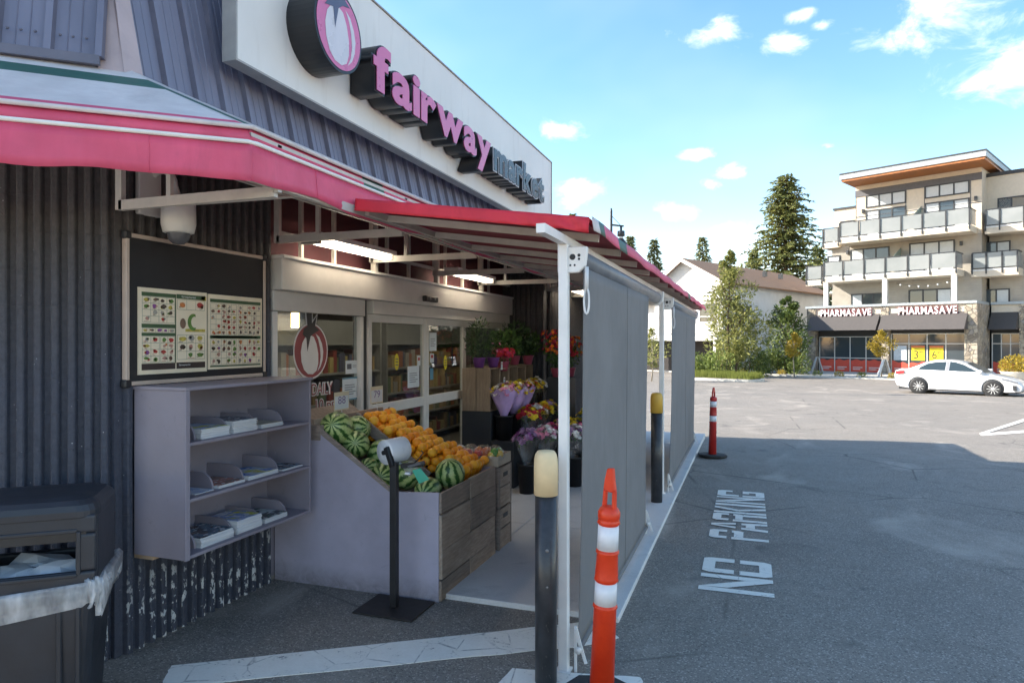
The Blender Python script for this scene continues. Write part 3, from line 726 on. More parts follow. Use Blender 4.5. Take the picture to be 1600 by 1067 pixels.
# sloping top, striped along its length
bands = [(0, .12, 0), (.12, .68, 1), (.68, .84, 2), (.84, 1.0, 1)]
top = MB()
hipw = Vector((XR - .02, C0.y + .16, 0)); hip2 = co + CN * .0
for t0, t1, mi in bands:
    def pm_(y, t): return Vector((VX + (XR - .03 - VX) * t, y, VTp + (AWZ - VTp) * t))
    # main run
    L = []
    for t in (t0, t1):
        a = AC.lerp(Vector((XR - .03, KC.y + .06, 0)), t); L.append((a.y, t))
    top.grid(lambda u, w: (lambda t: Vector((VX + (XR - .03 - VX) * t, (AC.y + (KC.y + .06 - AC.y) * t) * (1 - u) + YE * u, VTp + (AWZ - VTp) * t - .02 * math.sin(math.pi * t))))(t0 + (t1 - t0) * w), 20, 3, mi)
    def ang(u, w):
        t = t0 + (t1 - t0) * w
        s0 = AC.lerp(Vector((XR - .03, KC.y + .06, 0)), t); e0 = (AC + CW * 2.2).lerp(co + CN * .02 + CW * 2.1, t)
        p = s0.lerp(e0, u); return Vector((p.x, p.y, VTp + (AWZ - VTp) * t - .02 * math.sin(math.pi * t)))
    top.grid(lambda u, w: ang(1 - u, w), 16, 3, mi)
top.build('canopy', [pink_f, white_f, green_f], wa)
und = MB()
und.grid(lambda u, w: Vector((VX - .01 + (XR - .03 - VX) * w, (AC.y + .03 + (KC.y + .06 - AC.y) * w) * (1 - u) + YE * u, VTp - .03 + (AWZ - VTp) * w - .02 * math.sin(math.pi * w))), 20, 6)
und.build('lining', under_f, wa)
# steel trusses from the wall out to the rail
fm = plain('awning_steel', (.52, .49, .44), .5, var=.12, scale=8)
for yb in (2.84, 4.18, 5.52, 6.86, 8.2, 9.54, 10.88):
    t = MB()
    wx = XW + .06 if yb < 9.4 else -2.78
    t.beam((wx, yb, 2.565), (VX - .03, yb, 2.565), .03, .055); t.beam((wx, yb, 2.54), (wx, yb, 3.1), .03, .045)
    t.beam((wx + .36, yb, 2.59), (wx + .36, yb, 2.98), .025, .03)
    t.beam((VX - .03, yb, 2.59), (wx, yb, 3.13), .025, .03)
    t.beam((VX - .02, yb, 2.56), (VX - .02, yb, 2.8), .03, .03)
    t.build('truss', fm, wa)
MB().beam((VX - .02, AC.y, 2.60), (VX - .02, YE, 2.60), .04, .05).build('front_rail', fm, wa)
MB().beam((VX - .02, AC.y, 2.79), (VX - .02, YE, 2.79), .03, .03).build('upper_rail', fm, wa)
MB().beam((-2.75, 2.9, 2.73), (-2.75, YE, 2.73), .025, .025).build('mid_rail', fm, wa)
pa = onY(200, 325, 2.90); MB().tube([onX(198, 325, XW + .1), onX(480, 305, VX - .05) + Vector((0, 0, 0))], .010, 8).build('conduit', fm, wa)
for k, yb in enumerate((4.5, 4.95, 5.85, 6.3, 7.2, 7.7, 8.6)):     # uprights between header and lining
    MB().beam((XW + .03, yb, HT + .02), (XW + .03, yb, 3.05), .03, .03).build('upright', fm, wa)
for k, yb in enumerate((5.52, 6.86, 8.2)):
    MB().beam((XW + .07, yb + .03, HT), (XW + .07, yb + .03, 2.95), .05, .05).build('upright', fm, wa)
MB().beam((XW + .05, 4.2, 2.62), (XW + .05, 9.4, 2.62), .03, .03).build('wall_rail', fm, wa)

# ================================================================== LEAN-TO AWNING with posts, over the walk
la = thing('leanto_awning', 'flat red fabric lean-to awning on white posts over the walkway', 'awning', (-.95, 3.55, 0))
X0, X1 = VX + .015, -.80; Y0, Y1 = 3.52, 13.4
def lz(X): return 2.655 + (2.455 - 2.655) * (X - X0) / (X1 - X0)
fab = MB(); fab.grid(lambda u, w: Vector((X0 + (X1 - X0) * u, Y0 + (Y1 - Y0) * w, lz(X0 + (X1 - X0) * u) + .012 * math.sin(w * math.pi * 14) ** 2 * -1)), 8, 84)
fab.build('canopy', red_f, la, solid=.004)
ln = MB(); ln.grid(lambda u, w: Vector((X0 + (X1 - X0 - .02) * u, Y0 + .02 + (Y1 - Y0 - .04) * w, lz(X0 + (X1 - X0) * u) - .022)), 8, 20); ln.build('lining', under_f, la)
# front edge flap with wrinkles at its outer end
rw = random.Random(3)
def flap(u, w):
    x = X0 + (X1 - X0) * u; wr = max(0, u - .55) * .028 * math.sin(u * 60 + w * 5) * (1 if w < .95 else .2)
    return Vector((x, Y0 - .012 + wr - .012 * (1 - w), lz(x) + .006 - .075 * (1 - w) - max(0, u - .9) * .12 * (1 - w)))
fl = MB(); fl.grid(flap, 70, 4); fl.build('end_flap', red_f, la, solid=.004)
edge = MB()
NSEG = 66
edge.grid(lambda u, w: Vector((X1 + .012 + .012 * (1 - w) + .004 * math.sin(u * 90) * (1 - w), Y0 + (Y1 - Y0) * u, 2.465 - .075 * (1 - w) + .006 * math.sin(u * 55))), NSEG, 3)
for i in range(len(edge.f)):
    k = i % NSEG
    edge.m[i] = 2 if k < 1 else (1 if k in (1, 5, 6, 40, 41) else 0)
edge.build('side_flap', [pink_f, green_f, white_f], la, solid=.004)
nr = 0; y = Y0 + .33
while y < Y1 - .1:
    MB().beam((X0 + .03, y, lz(X0) - .058), (X1 - .02, y, lz(X1) - .058), .03, .042).build('rafter', fm, la); y += .70
MB().beam((-.955, 3.13, 2.352), (-.955, Y1 - .05, 2.352), .045, .045).build('post_beam', white_metal, la)
MB().beam((X0 + .01, Y0 + .1, 2.60), (X0 + .01, Y1, 2.60), .03, .04).build('wall_beam', fm, la)
for i, yb in enumerate((3.57, 7.95, 12.3)):
    z0 = 0 if i == 0 else SLABZ
    MB().box(-.981, -.929, yb - .026, yb + .026, z0, 2.33).build('post', white_metal, la, bevel=.004)
    MB().box(-.995, -.915, yb - .04, yb + .04, z0, z0 + .008).build('base_plate', white_metal, la)

# ================================================================== ROLLER SHADES
def roller_shade(y0, y1, f1, label):
    X = -.905; zr = 2.26
    t = thing('roller_shade', label, 'shade', (X, y0, 0))
    prof = MB().tube([(X, y0 + .03, zr), (X, y1 - .03, zr - .01)], .058, 18); prof.build('roller_tube', plain('shade_housing', (.16, .17, .19), .35), t)
    def br(y, name='end_bracket'):
        poly = [(-.085, -.085), (.03, -.085), (.07, -.05), (.08, .03), (.08, .055), (-.03, .055), (-.03, .11), (-.06, .13), (-.085, .13)]
        o = MB().prism(poly, lambda u, v, d: (X + u, y + d, zr + v), .018, -.018).build(name, white_metal, t, bevel=.004)
        for du, dv, r_ in ((0, 0, .017), (-.034, .008, .009), (-.034, -.012, .007), (.036, .008, .009), (.036, -.012, .007), (-.012, -.045, .006), (.012, -.045, .006)):
            MB().lathe([(r_, 0), (r_ * .6, .004), (0, .004)], 10, c=(X + du, y - .018, zr + dv), M=Matrix.Rotation(R(90), 4, 'X')).build('bolt_hole', black_metal, o)
        return o
    br(y0); br(y1)
    ph = random.Random(int(y0 * 10)).random() * 6
    def cloth(u, v):
        y = y0 + .05 + (f1 - y0 - .05) * u; z = .10 + (zr - .05 - .10) * v; s = math.sin(math.pi * v)
        x = X + .045 - .03 * (1 - v) + s * (.007 * math.sin(u * 7 + ph) + .0025 * math.sin(u * 17 + v * 4)) + .006 * math.sin(u * 3 + v * 3)
        return Vector((x, y + (.02 * s if u > .98 else 0), z))
    MB().grid(cloth, 60, 30).build('fabric', shade_f, t, solid=.0025)
    for us in (.56,):
        MB().tube([cloth(us, k / 20) + Vector((.004, 0, 0)) for k in range(21)], .0014, 5).build('seam', shade_f, t)
    MB().tube([cloth(0, 0) + Vector((0, -.03, 0)), cloth(1, 0) + Vector((0, .03, 0))], .02, 10).build('bottom_bar', shade_f, t)
    for yy_ in (y0 - .02, f1 + .03):                      # tie-down arms with their wheels
        a = MB(); zc = .15
        a.beam((X + .02, yy_, zc + .09), (X + .045, yy_, zc), .008, .018); a.beam((X + .045, yy_, zc + .004), (X + .075, yy_, zc - .09), .008, .016)
        a.lathe([(.018, 0), (.018, .016), (0, .018)], 14, c=(X + .035, yy_ - .004, zc - .02), M=Matrix.Rotation(R(90), 4, 'X'))
        a.beam((X + .015, yy_ + .012, 0.0), (X + .015, yy_ + .012, zc + .10), .010, .014)
        a.build('tie_arm', white_metal, t)
    # pull-cord loop hanging from the bracket
    c = MB(); p = Vector((X + .075, y0, zr - .085))
    c.tube([p + Vector((0, 0, .03)), p + Vector((0, -.004, -.09))], .011, 8)
    c.tube([p + Vector((.0 + .014 * math.cos(a), -.004, -.155 + .07 * math.sin(a))) for a in [k * math.pi / 8 for k in range(16)]], .006, 6, closed=True)
    c.build('pull_loop', plain('white_plastic', (.7, .7, .7), .4), t)
roller_shade(3.58, 7.05, 6.2, 'near grey roller shade hanging from the lean-to awning, fully lowered')
roller_shade(8.06, 12.1, 11.9, 'far grey roller shade between the far bollard and the distant orange post')

# ================================================================== BOLLARDS
cap_pale = plain('bollard_pale_cap', (.78, .60, .35), .55, var=.1); cap_yel = plain('bollard_yellow_cap', (.62, .36, .05), .5, var=.1)
bb = NT('bollard_black'); n = bb.noise(9, 5, .7); w = bb.noise(26, 4, .6, stretch=(1, 1, .5))
c_ = bb.ramp(n, [(.3, (.02, .02, .022)), (.7, (.05, .05, .054))]); bb.color(bb.mix(bb.rng(w, .66, .72, 0, .7), c_, (.16, .15, .14))); bb.rough(.35); bb.bump(n, .15, .003)
def bollard(x, y, z0, h, r, caph, capm, label):
    t = thing('bollard', label, 'bollard', (x, y, z0))
    MB().lathe([(r, 0), (r, h - caph)], 28, c=(x, y, z0)).build('pipe', bb.mat, t)
    rc = r + .006
    MB().lathe([(rc, h - caph), (rc, h - .07), (rc * .97, h - .045), (rc * .88, h - .02), (rc * .7, h - .004), (rc * .4, h), (0, h)], 28, c=(x, y, z0)).build('cap', capm, t)
    return t
pb = gnd(853, 1064)
t = bollard(pb.x, pb.y, 0, 1.225, .058, .235, cap_pale, 'near black bollard with pale yellow cap in front of the awning post')
dv = (Vector((0, 0, 0)) - pb).normalized()
for zz_, s_ in ((.71, .010), (.52, .007)):
    d_ = Vector((dv.x, dv.y, 0)).normalized(); q = pb + d_ * .057 + Vector((0.006, 0, zz_))
    MB().lathe([(s_, 0), (s_ * .5, .004), (0, .004)], 8, c=q, M=d_.to_track_quat('Z', 'Y').to_matrix().to_4x4()).build('paint_chip', plain('chip_grey', (.22, .21, .2), .7), t)
pb2 = gnd(1026, 783, SLABZ)
bollard(pb2.x, pb2.y, SLABZ, 1.20, .062, .22, cap_yel, 'far black bollard with dark yellow cap between the two grey shades')

# ================================================================== ORANGE DELINEATOR POSTS
def orange_mat(name, a, b):
    t = NT(name); n_ = t.noise(6, 5, .65, vec=t.obj()); g = t.noise(40, 4, .7, vec=t.obj())
    c = t.ramp(n_, [(.3, a), (.7, b)]); c = t.mix(t.rng(g, .6, .8, 0, .35), c, tuple(x * .5 for x in a)); t.color(c); t.rough(.42); return t.mat
or_bright = orange_mat('delineator_orange', (.66, .035, .008), (.80, .06, .012)); or_dull = orange_mat('delineator_red', (.42, .022, .02), (.55, .04, .03))
refl = plain('reflective_white', (.74, .74, .76), .35, var=.08)
rubber = plain('rubber_black', (.022, .022, .024), .75)
def delineator(base, h, tilt, label, mat, rz=0, plate=True, bands=((.66, .768), (.432, .531)), co_=.775):
    t = thing('delineator_post', label, 'traffic post', tuple(base))
    t.rotation_euler = (tilt[0], tilt[1], rz); s = h
    r0, r1 = .062, .046
    def rr_(f): return r0 + (r1 - r0) * f
    prof = [(r0, 0)]
    for a_, b_ in sorted(bands):
        prof += [(rr_(a_) + .0, a_ * s - .02), (rr_(a_) + .006, a_ * s - .012), (rr_(a_) + .004, a_ * s - .002), (rr_(a_) - .002, a_ * s), (rr_(b_) - .002, b_ * s), (rr_(b_) + .006, b_ * s + .004), (rr_(b_) + .003, b_ * s + .018)]
    prof += [(r1 + .002, (co_ + .014) * s), (r1 + .008, (co_ + .018) * s), (r1 + .008, (co_ + .042) * s), (r1 * .95, (co_ + .058) * s), (r1 * .55, (co_ + .066) * s), (0, (co_ + .068) * s)]
    MB().lathe(prof, 28).build('tube', mat, t, False)
    for a_, b_ in bands:
        MB().lathe([(rr_(a_) + .0006, a_ * s + .004), (rr_(b_) + .0006, b_ * s - .004)], 28).build('reflective_band', refl, t, False)
    hb = MB()                                           # flat loop handle on top
    z0, z1 = (co_ + .05) * s, s
    out = [(-.038, z0), (-.034, z0 + .085 * s), (-.028, z1 - .05 * s), (-.016, z1 - .005 * s), (.016, z1), (.024, z1 - .05 * s), (.034, z0 + .085 * s), (.038, z0)]
    hole_l = [(-.020, z0), (-.018, z0 + .075 * s)]; hole_r = [(.020, z0), (.018, z0 + .075 * s)]
    fn = lambda u, v_, d: (u, d, v_)
    hb.prism([out[0], hole_l[0], hole_l[1], out[1]][::1], fn, .012, -.012); hb.prism([hole_r[0], out[7], out[6], hole_r[1]], fn, .012, -.012)
    hb.prism([out[1], hole_l[1], hole_r[1], out[6], out[5], out[4], out[3], out[2]], fn, .012, -.012)
    hb.build('handle', mat, t, False, bevel=.004)
    if plate:
        oc = [(.23 * math.cos(R(22.5 + 45 * k)), .23 * math.sin(R(22.5 + 45 * k))) for k in range(8)]
        o = MB().prism(oc, lambda u, v_, d: (u, v_, d), 0, .035).build('base', rubber, t, False, bevel=.008)
    return t
pd = gnd(939, 1100)
delineator(pd, 1.19, (R(1.0), R(3.6), 0), 'near bright orange delineator post with two white bands, leaning right beside the shade', or_bright, R(-24))
pd2 = gnd(1113, 712)
delineator(pd2, 1.08, (0, R(2.0), 0), 'distant red-orange delineator post on a black base by the shadow edge', or_dull, R(60), bands=((.71, .80), (.50, .59)), co_=.80)

# ================================================================== NOTICE BOARD, FLYERS
BX = XW + .045; by0, by1, bz0, bz1 = 2.89, 4.07, 1.545, 2.425
nb = thing('notice_board', 'black notice board in a pale metal frame on the ribbed wall', 'notice board', (BX, by0, bz0))
MB().box(XW + .02, BX - .008, by0 + .02, by1 - .02, bz0 + .02, bz1 - .02).build('board', plain('board_black', (.018, .017, .018), .6, var=.2), nb)
fr2 = plain('board_frame', (.50, .40, .33), .4, var=.1)
for a in ((by0 + .03, by1 - .03, bz1 - .024, bz1), (by0 + .03, by1 - .03, bz0, bz0 + .024), (by0, by0 + .024, bz0 + .03, bz1 - .03), (by1 - .024, by1, bz0 + .03, bz1 - .03)):
    MB().box(XW + .01, BX, a[0], a[1], a[2], a[3]).build('frame_rail', fr2, nb, bevel=.003)
for yy_ in (by0 + .012, by1 - .012):
    for zz_ in (bz0 + .012, bz1 - .012): MB().box(XW + .01, BX + .006, yy_ - .024, yy_ + .024, zz_ - .024, zz_ + .024).build('corner_cap', black_metal, nb, bevel=.01, seg=2)
ink = [plain('ink_%d' % i, c, .6, var=.25, scale=40) for i, c in enumerate([(.56, .20, .06), (.42, .05, .04), (.10, .07, .05), (.50, .40, .08), (.12, .22, .05), (.20, .12, .08), (.25, .08, .25), (.35, .33, .28), (.5, .28, .22)])]
paper = plain('flyer_paper', (.78, .68, .50), .55, var=.06); ink_green = plain('flyer_green', (.055, .10, .045), .55); ink_dark = plain('flyer_dark', (.05, .035, .03), .5); ink_line = plain('flyer_line', (.2, .24, .18), .6)
fmats = [paper, ink_green, ink_dark, ink_line] + ink
def flyer(name, y0, y1, z0, z1, label, blocks, bars, seed):
    X = BX + .001; t = thing(name, label, 'flyer', (X, y0, z0)); rg = random.Random(seed)
    MB().box(X - .008, X, y0, y1, z0, z1).build('sheet', paper, t)
    m = MB(); W, H = y1 - y0, z1 - z0
    def rect(u0, u1, v0, v1, mi, e): m.add([(X + e, y0 + W * u0, z0 + H * v0), (X + e, y0 + W * u1, z0 + H * v0), (X + e, y0 + W * u1, z0 + H * v1), (X + e, y0 + W * u0, z0 + H * v1)], [(0, 1, 2, 3)], mi)
    def blob(u, v_, ru, rv, mi):
        n_ = rg.choice((5, 6, 7, 8)); rect_ = [(X + .0019, y0 + W * (u + ru * math.cos(2 * math.pi * k / n_) * rg.uniform(.7, 1.1)), z0 + H * (v_ + rv * math.sin(2 * math.pi * k / n_) * rg.uniform(.7, 1.1))) for k in range(n_)]
        m.add(rect_, [tuple(range(n_))], mi)
    for u0, u1, v0, v1, mi in bars: rect(u0, u1, v0, v1, mi, .0009)
    for u0, u1, v0, v1, nu, nv in blocks:
        for i in range(nu + 1): u = u0 + (u1 - u0) * i / nu; rect(u - .002, u + .002, v0, v1, 3, .0007)
        for j in range(nv + 1): q = v0 + (v1 - v0) * j / nv; rect(u0, u1, q - .002, q + .002, 3, .0008)
        du, dv_ = (u1 - u0) / nu, (v1 - v0) / nv
        for i in range(nu):
            for j in range(nv):
                if rg.random() < .12: continue
                cu, cv = u0 + du * (i + rg.uniform(.4, .6)), v0 + dv_ * (j + rg.uniform(.45, .65)); mi = 4 + rg.randrange(9)
                blob(cu, cv, du * rg.uniform(.26, .44), dv_ * rg.uniform(.26, .42), mi)
                if rg.random() < .8: blob(cu + du * rg.uniform(-.3, .3), cv - dv_ * rg.uniform(-.25, .25), du * .18, dv_ * .2, 4 + rg.randrange(9))
                for q in range(3):
                    a_ = u0 + du * (i + rg.uniform(.08, .5)); zz__ = v0 + dv_ * (j + rg.uniform(.08, .3)); rect(a_, a_ + du * rg.uniform(.15, .4), zz__, zz__ + dv_ * .045, rg.choice((2, 3, 5)), .0012)
    m.build('print', fmats, t); return t, rect
fy0 = onX(216, 440, BX); fy1 = onX(323, 452, BX); fy2 = onX(409, 460, BX); fzb = onX(217, 588, BX)
fz1 = 2.118; fz0 = 1.605; X = BX
fly, _ = flyer('flyer', fy0.y, fy1.y, fz0, fz1, 'larger grocery flyer with green bars, left one on the notice board',
      [(.05, .50, .60, .90, 4, 4), (.05, .50, .485, .535, 5, 1), (.05, .28, .135, .44, 2, 4), (.30, .50, .135, .44, 2, 4), (.54, .96, .77, .89, 3, 1), (.54, .96, .16, .46, 3, 3)],
      [(.04, .51, .905, .95, 1), (.525, .97, .90, .955, 1), (.04, .51, .54, .585, 1), (.04, .51, .445, .48, 1), (.04, .51, .05, .125, 2), (.525, .97, .05, .125, 2), (.505, .52, .12, .95, 1), (.95 - .04, .985, .895, .95, 7), (.66, .97, .50, .535, 7)], 5)
m = MB()
W_, H_ = fy1.y - fy0.y, fz1 - fz0
cpx = lambda u, v_: (BX + .0035, fy0.y + W_ * u, fz0 + H_ * v_)
ring_o = [(.78 + .09 * math.cos(R(a_)), .62 + .105 * math.sin(R(a_))) for a_ in range(70, 291, 20)]; ring_i = [(.80 + .055 * math.cos(R(a_)), .62 + .07 * math.sin(R(a_))) for a_ in range(290, 69, -20)]
nn = len(ring_o); m.add([cpx(*p) for p in ring_o] + [cpx(*p) for p in ring_i[::-1]], [(i, i + 1, nn + i + 1, nn + i) for i in range(nn - 1)], 0)
m.add([cpx(.62 + .045 * math.cos(k), .60 + .065 * math.sin(k)) for k in [i * math.pi / 5 for i in range(10)]], [tuple(range(10))], 1)
m.build('feature_print', [ink[4], ink[5]], fly)
me = text_mesh('headline', 'fairwaymarket', .020, 0, plain('print_white', (.7, .7, .66), .5)); me.transform(MS); o = link('headline', me, fly, True); o.matrix_basis = Matrix.Translation((BX + .0035, fy0.y + W_ * .60, fz0 + H_ * .915))
me = text_mesh('footline', 'fairwaymarket', .016, 0, MATS['print_white']); me.transform(MS); o = link('footline', me, fly, True); o.matrix_basis = Matrix.Translation((BX + .0035, fy0.y + W_ * .56, fz0 + H_ * .085))
flyer('flyer', fy1.y + .012, fy2.y, fz0 + .01, fz1 - .005, 'grocery flyer crowded with tiny product pictures, right one on the notice board',
      [(.04, .50, .46, .88, 5, 6), (.53, .97, .46, .88, 5, 6), (.04, .50, .06, .40, 5, 4), (.53, .97, .06, .40, 5, 4)],
      [(.03, .97, .895, .94, 1), (.03, .97, .41, .452, 1), (.06, .90, .42, .445, 0), (.03, .97, .03, .05, 1)], 9)

# ================================================================== MAGAZINE RACK
RX0, RX1 = XW + .03, XW + .41; ry0, ry1, rz0, rz1 = 2.955, 4.11, .565, 1.522
rk = thing('magazine_rack', 'grey painted wall rack with three shelves of free magazines', 'rack', (RX0, ry0, rz0))
T = .019
MB().box(RX0, RX1, ry0, ry0 + T, rz0, rz1).build('side_panel', grey_panel, rk, bevel=.002); MB().box(RX0, RX1, ry1 - T, ry1, rz0, rz1).build('side_panel', grey_panel, rk, bevel=.002)
MB().box(RX0 - .03, RX1 + .012, ry0 - .008, ry1 + .008, rz1, rz1 + T).build('top_panel', grey_panel, rk, bevel=.002)
MB().box(RX0, RX0 + .008, ry0 + T, ry1 - T, rz0, rz1).build('back_panel', grey_panel, rk)
SHZ = [rz0 + .0, .885, 1.205]
for z in SHZ: MB().box(RX0 + .009, RX1 - .003, ry0 + T, ry1 - T, z, z + T).build('shelf', grey_panel, rk, bevel=.002)
MB().box(RX1 - .004, RX1 + .008, ry0 - .004, ry0 + .03, rz0 - .003, rz1).build('edge_strip', grey_panel, rk, bevel=.003)
MB().box(RX0 - .02, RX0 + .12, ry0 + .02, ry0 + .10, rz0 - .028, rz0 - .003).build('cleat', wood_raw, rk)
def divider(z, y, l=.30, h=.10):
    pts = [(RX0 + .01, 0), (RX0 + l, 0)] + [(RX0 + l - .10 + .10 * math.cos(R(a)), h - .10 * .9 + .09 * math.sin(R(a))) for a in range(0, 91, 15)] + [(RX0 + .01, h)]
    MB().prism(pts, lambda u, v_, d: (u, y + d, z + T + v_), .014, 0).build('divider', grey_panel, rk)
DV = {2: (3.10, 3.365, 3.62, 3.88), 1: (3.06, 3.24, 3.50, 3.83), 0: (3.10, 3.40, 3.66, 3.92)}
for k, ys_ in DV.items():
    for yd in ys_: divider(SHZ[k], yd)
cover = {}
def cover_mat(name, a, b, c):
    t = NT(name); n_ = t.noise(9, 3, .5); m_ = t.noise(26, 3); col = t.ramp(n_, [(.35, a), (.5, b), (.62, c)]); col = t.mix(t.rng(m_, .58, .62, 0, .7), col, (.7, .7, .7)); t.color(col); t.rough(.25); return t.mat
pages = NT('page_edges'); g_ = pages.noise(260, 2, .5, stretch=(.02, .02, 1)); pages.color(pages.ramp(g_, [(.3, (.50, .51, .53)), (.7, (.72, .73, .74))])); pages.rough(.8)
def mags(shelf, y0, y1, n_, cov, label, xr=.05, hh=.0065):
    z = SHZ[shelf] + T; h = n_ * hh
    t = thing('magazine_stack', label, 'magazine', (RX0 + .2, (y0 + y1) / 2, z)); r_ = random.Random(int(y0 * 1000) + shelf)
    m = MB(); b_ = MB()
    for i in range(n_):
        dx, dy = r_.uniform(-.006, .006), r_.uniform(-.004, .004); z0_ = z + hh * i
        (b_ if i == n_ - 1 else m).box(RX0 + .075 + dx, RX1 - xr + dx, y0 + dy, y1 + dy, z0_ + .0003, z0_ + hh - (.0003 if i < n_ - 1 else .002))
    if n_ > 1: m.build('pages', pages.mat, t)
    else: pass
    b_.build('pages', pages.mat, t)
    MB().box(RX0 + .076, RX1 - xr + .001, y0 + .001, y1 - .001, z + hh * n_ - .002, z + hh * n_).build('cover', cov, t)
CB = cover_mat('cover_blue', (.10, .22, .55), (.45, .55, .7), (.6, .6, .1)); CK = cover_mat('cover_dark', (.02, .02, .03), (.12, .2, .28), (.03, .03, .04)); CR = cover_mat('cover_red', (.35, .03, .03), (.2, .15, .12), (.5, .2, .15))
CG = cover_mat('cover_green', (.1, .25, .18), (.04, .05, .06), (.5, .6, .6)); CY = cover_mat('cover_yellow', (.62, .60, .05), (.2, .3, .6), (.55, .6, .7)); CW_ = cover_mat('cover_pale', (.35, .45, .7), (.6, .62, .68), (.5, .6, .75))
mags(2, 3.125, 3.355, 9, CB, 'thick magazine stack with blue and yellow cover, left end of the top shelf')
mags(2, 3.385, 3.60, 12, CK, 'tallest magazine stack with dark cover, middle of the top shelf')
mags(2, 3.645, 3.86, 4, plain('cover_cream', (.5, .46, .36), .5), 'thin cream paper stack at the right of the top shelf')
mags(1, 3.08, 3.225, 1, CW_, 'single pale leaflet at the left end of the middle shelf'); mags(1, 3.26, 3.485, 3, CR, 'thin red-covered magazine stack on the middle shelf')
mags(1, 3.52, 3.81, 4, CB, 'light blue magazine stack on the middle shelf'); mags(1, 3.85, 4.07, 2, CK, 'dark magazine at the right end of the middle shelf')
mags(0, 3.12, 3.385, 9, CK, 'magazine stack with dark blue landscape cover at left of the bottom shelf'); mags(0, 3.42, 3.645, 13, CY, 'thick magazine stack with yellow and blue cover, middle of the bottom shelf')
mags(0, 3.68, 3.905, 5, CG, 'green-covered magazine stack at right of the bottom shelf')

# ================================================================== SECURITY CAMERA
p = onX(279, 345, XW + .20)
sc = thing('security_camera', 'white dome security camera on a gooseneck above the notice board', 'camera', tuple(p))
wm = plain('camera_white', (.66, .64, .60), .35, var=.05)
MB().lathe([(.088, .13), (.094, .11), (.096, -.02), (.085, -.07), (.07, -.075)], 24, c=p).build('housing', wm, sc)
MB().lathe([(.066, -.06), (.066, -.085), (.055, -.115), (.032, -.135), (0, -.142)], 20, c=p).build('dome', plain('dome_smoked', (.09, .09, .10), .08), sc)
gp = [Vector((p.x, p.y, p.z + .13 + .10 * 0))] + [Vector((p.x - .10 + .10 * math.cos(R(a)), p.y - .03, p.z + .20 + .10 * math.sin(R(a)))) for a in range(0, 181, 20)]
MB().tube(gp + [Vector((XW + .01, p.y - .03, p.z + .12))], .02, 10).build('gooseneck', wm, sc)
MB().box(XW + .015, XW + .05, p.y - .14, p.y + .02, p.z + .03, p.z + .32).build('wall_plate', wm, sc, bevel=.006)

# ================================================================== FLUORESCENT LAMPS UNDER THE AWNING (lit)
tube_m = emis('fluorescent_tube', (1.0, .88, .70), 2.6)
def fluor(y0, y1, z, label, X=XW + .22):
    t = thing('fluorescent_lamp', label, 'lamp', (X, (y0 + y1) / 2, z), group='lamps under the wall awning')
    MB().box(X - .09, X + .09, y0, y1, z, z + .04).build('housing', white_metal, t, bevel=.005)
    for dx in (-.04, .04): MB().tube([(X + dx, y0 + .05, z - .025), (X + dx, y1 - .05, z - .025)], .016, 10).build('tube', tube_m, t)
    for ye in (y0, y1 - .05): MB().box(X - .075, X + .075, ye, ye + .05, z - .05, z - .001).build('end_cap', plain('lamp_cap', (.3, .28, .26), .6), t)
fluor(4.35, 5.55, 2.60, 'lit twin-tube fluorescent lamp under the awning above the window')
fluor(9.75, 10.95, 2.60, 'added twin-tube fluorescent lamp lighting the flowers from beyond the ribbed wall return', -2.5)  # added lamp, put in to brighten the dim flower display
fluor(6.95, 8.15, 2.60, 'lit twin-tube fluorescent lamp under the awning above the sliding doors')

# ================================================================== TRASH CAN
fr_c = atd(150, 780, 3.12)                      # front right corner
cw, cd, chh = .62, .46, 1.06
org = Vector((fr_c.x, fr_c.y, 0)) + CW * (cw / 2) - CN * (cd / 2)
tc = thing('trash_can', 'dark grey plastic trash can with a hooded opening beside the shop corner', 'trash can', tuple(org), fw)
# local: x right, -y front
def rrect(w, d, r, n=5):
    out = []
    for cx_, cy_, a0 in ((w / 2 - r, d / 2 - r, 0), (-w / 2 + r, d / 2 - r, 90), (-w / 2 + r, -d / 2 + r, 180), (w / 2 - r, -d / 2 + r, 270)):
        out += [(cx_ + r * math.cos(R(a0 + 90 * k / n)), cy_ + r * math.sin(R(a0 + 90 * k / n))) for k in range(n + 1)]
    return out
def loft(m, secs, cap=(True, True), mi=0):
    n_ = len(secs[0]); vs_ = [p_ for s_ in secs for p_ in s_]; fs = []
    for i in range(len(secs) - 1):
        for k in range(n_): fs.append((i * n_ + k, i * n_ + (k + 1) % n_, (i + 1) * n_ + (k + 1) % n_, (i + 1) * n_ + k))
    if cap[0]: fs.append(tuple(reversed(range(n_))))
    if cap[1]: fs.append(tuple((len(secs) - 1) * n_ + k for k in range(n_)))
    m.add(vs_, fs, mi, False)
sec = lambda w, d, r, z: [(x, y_, z) for x, y_ in rrect(w, d, r)]
m = MB(); loft(m, [sec(cw - .10, cd - .08, .05, 0), sec(cw - .02, cd - .02, .06, .60), sec(cw - .02, cd - .02, .06, .64)], (True, False)); m.build('body', dark_plastic, tc, False, bevel=.004)
# ribs pressed into the front of the body
for xx in (-.16, .16, .235): MB().box(xx - .012, xx + .012, -cd / 2 + .004, -cd / 2 + .02, .05, .60).build('body_rib', dark_plastic, tc, False, bevel=.005)
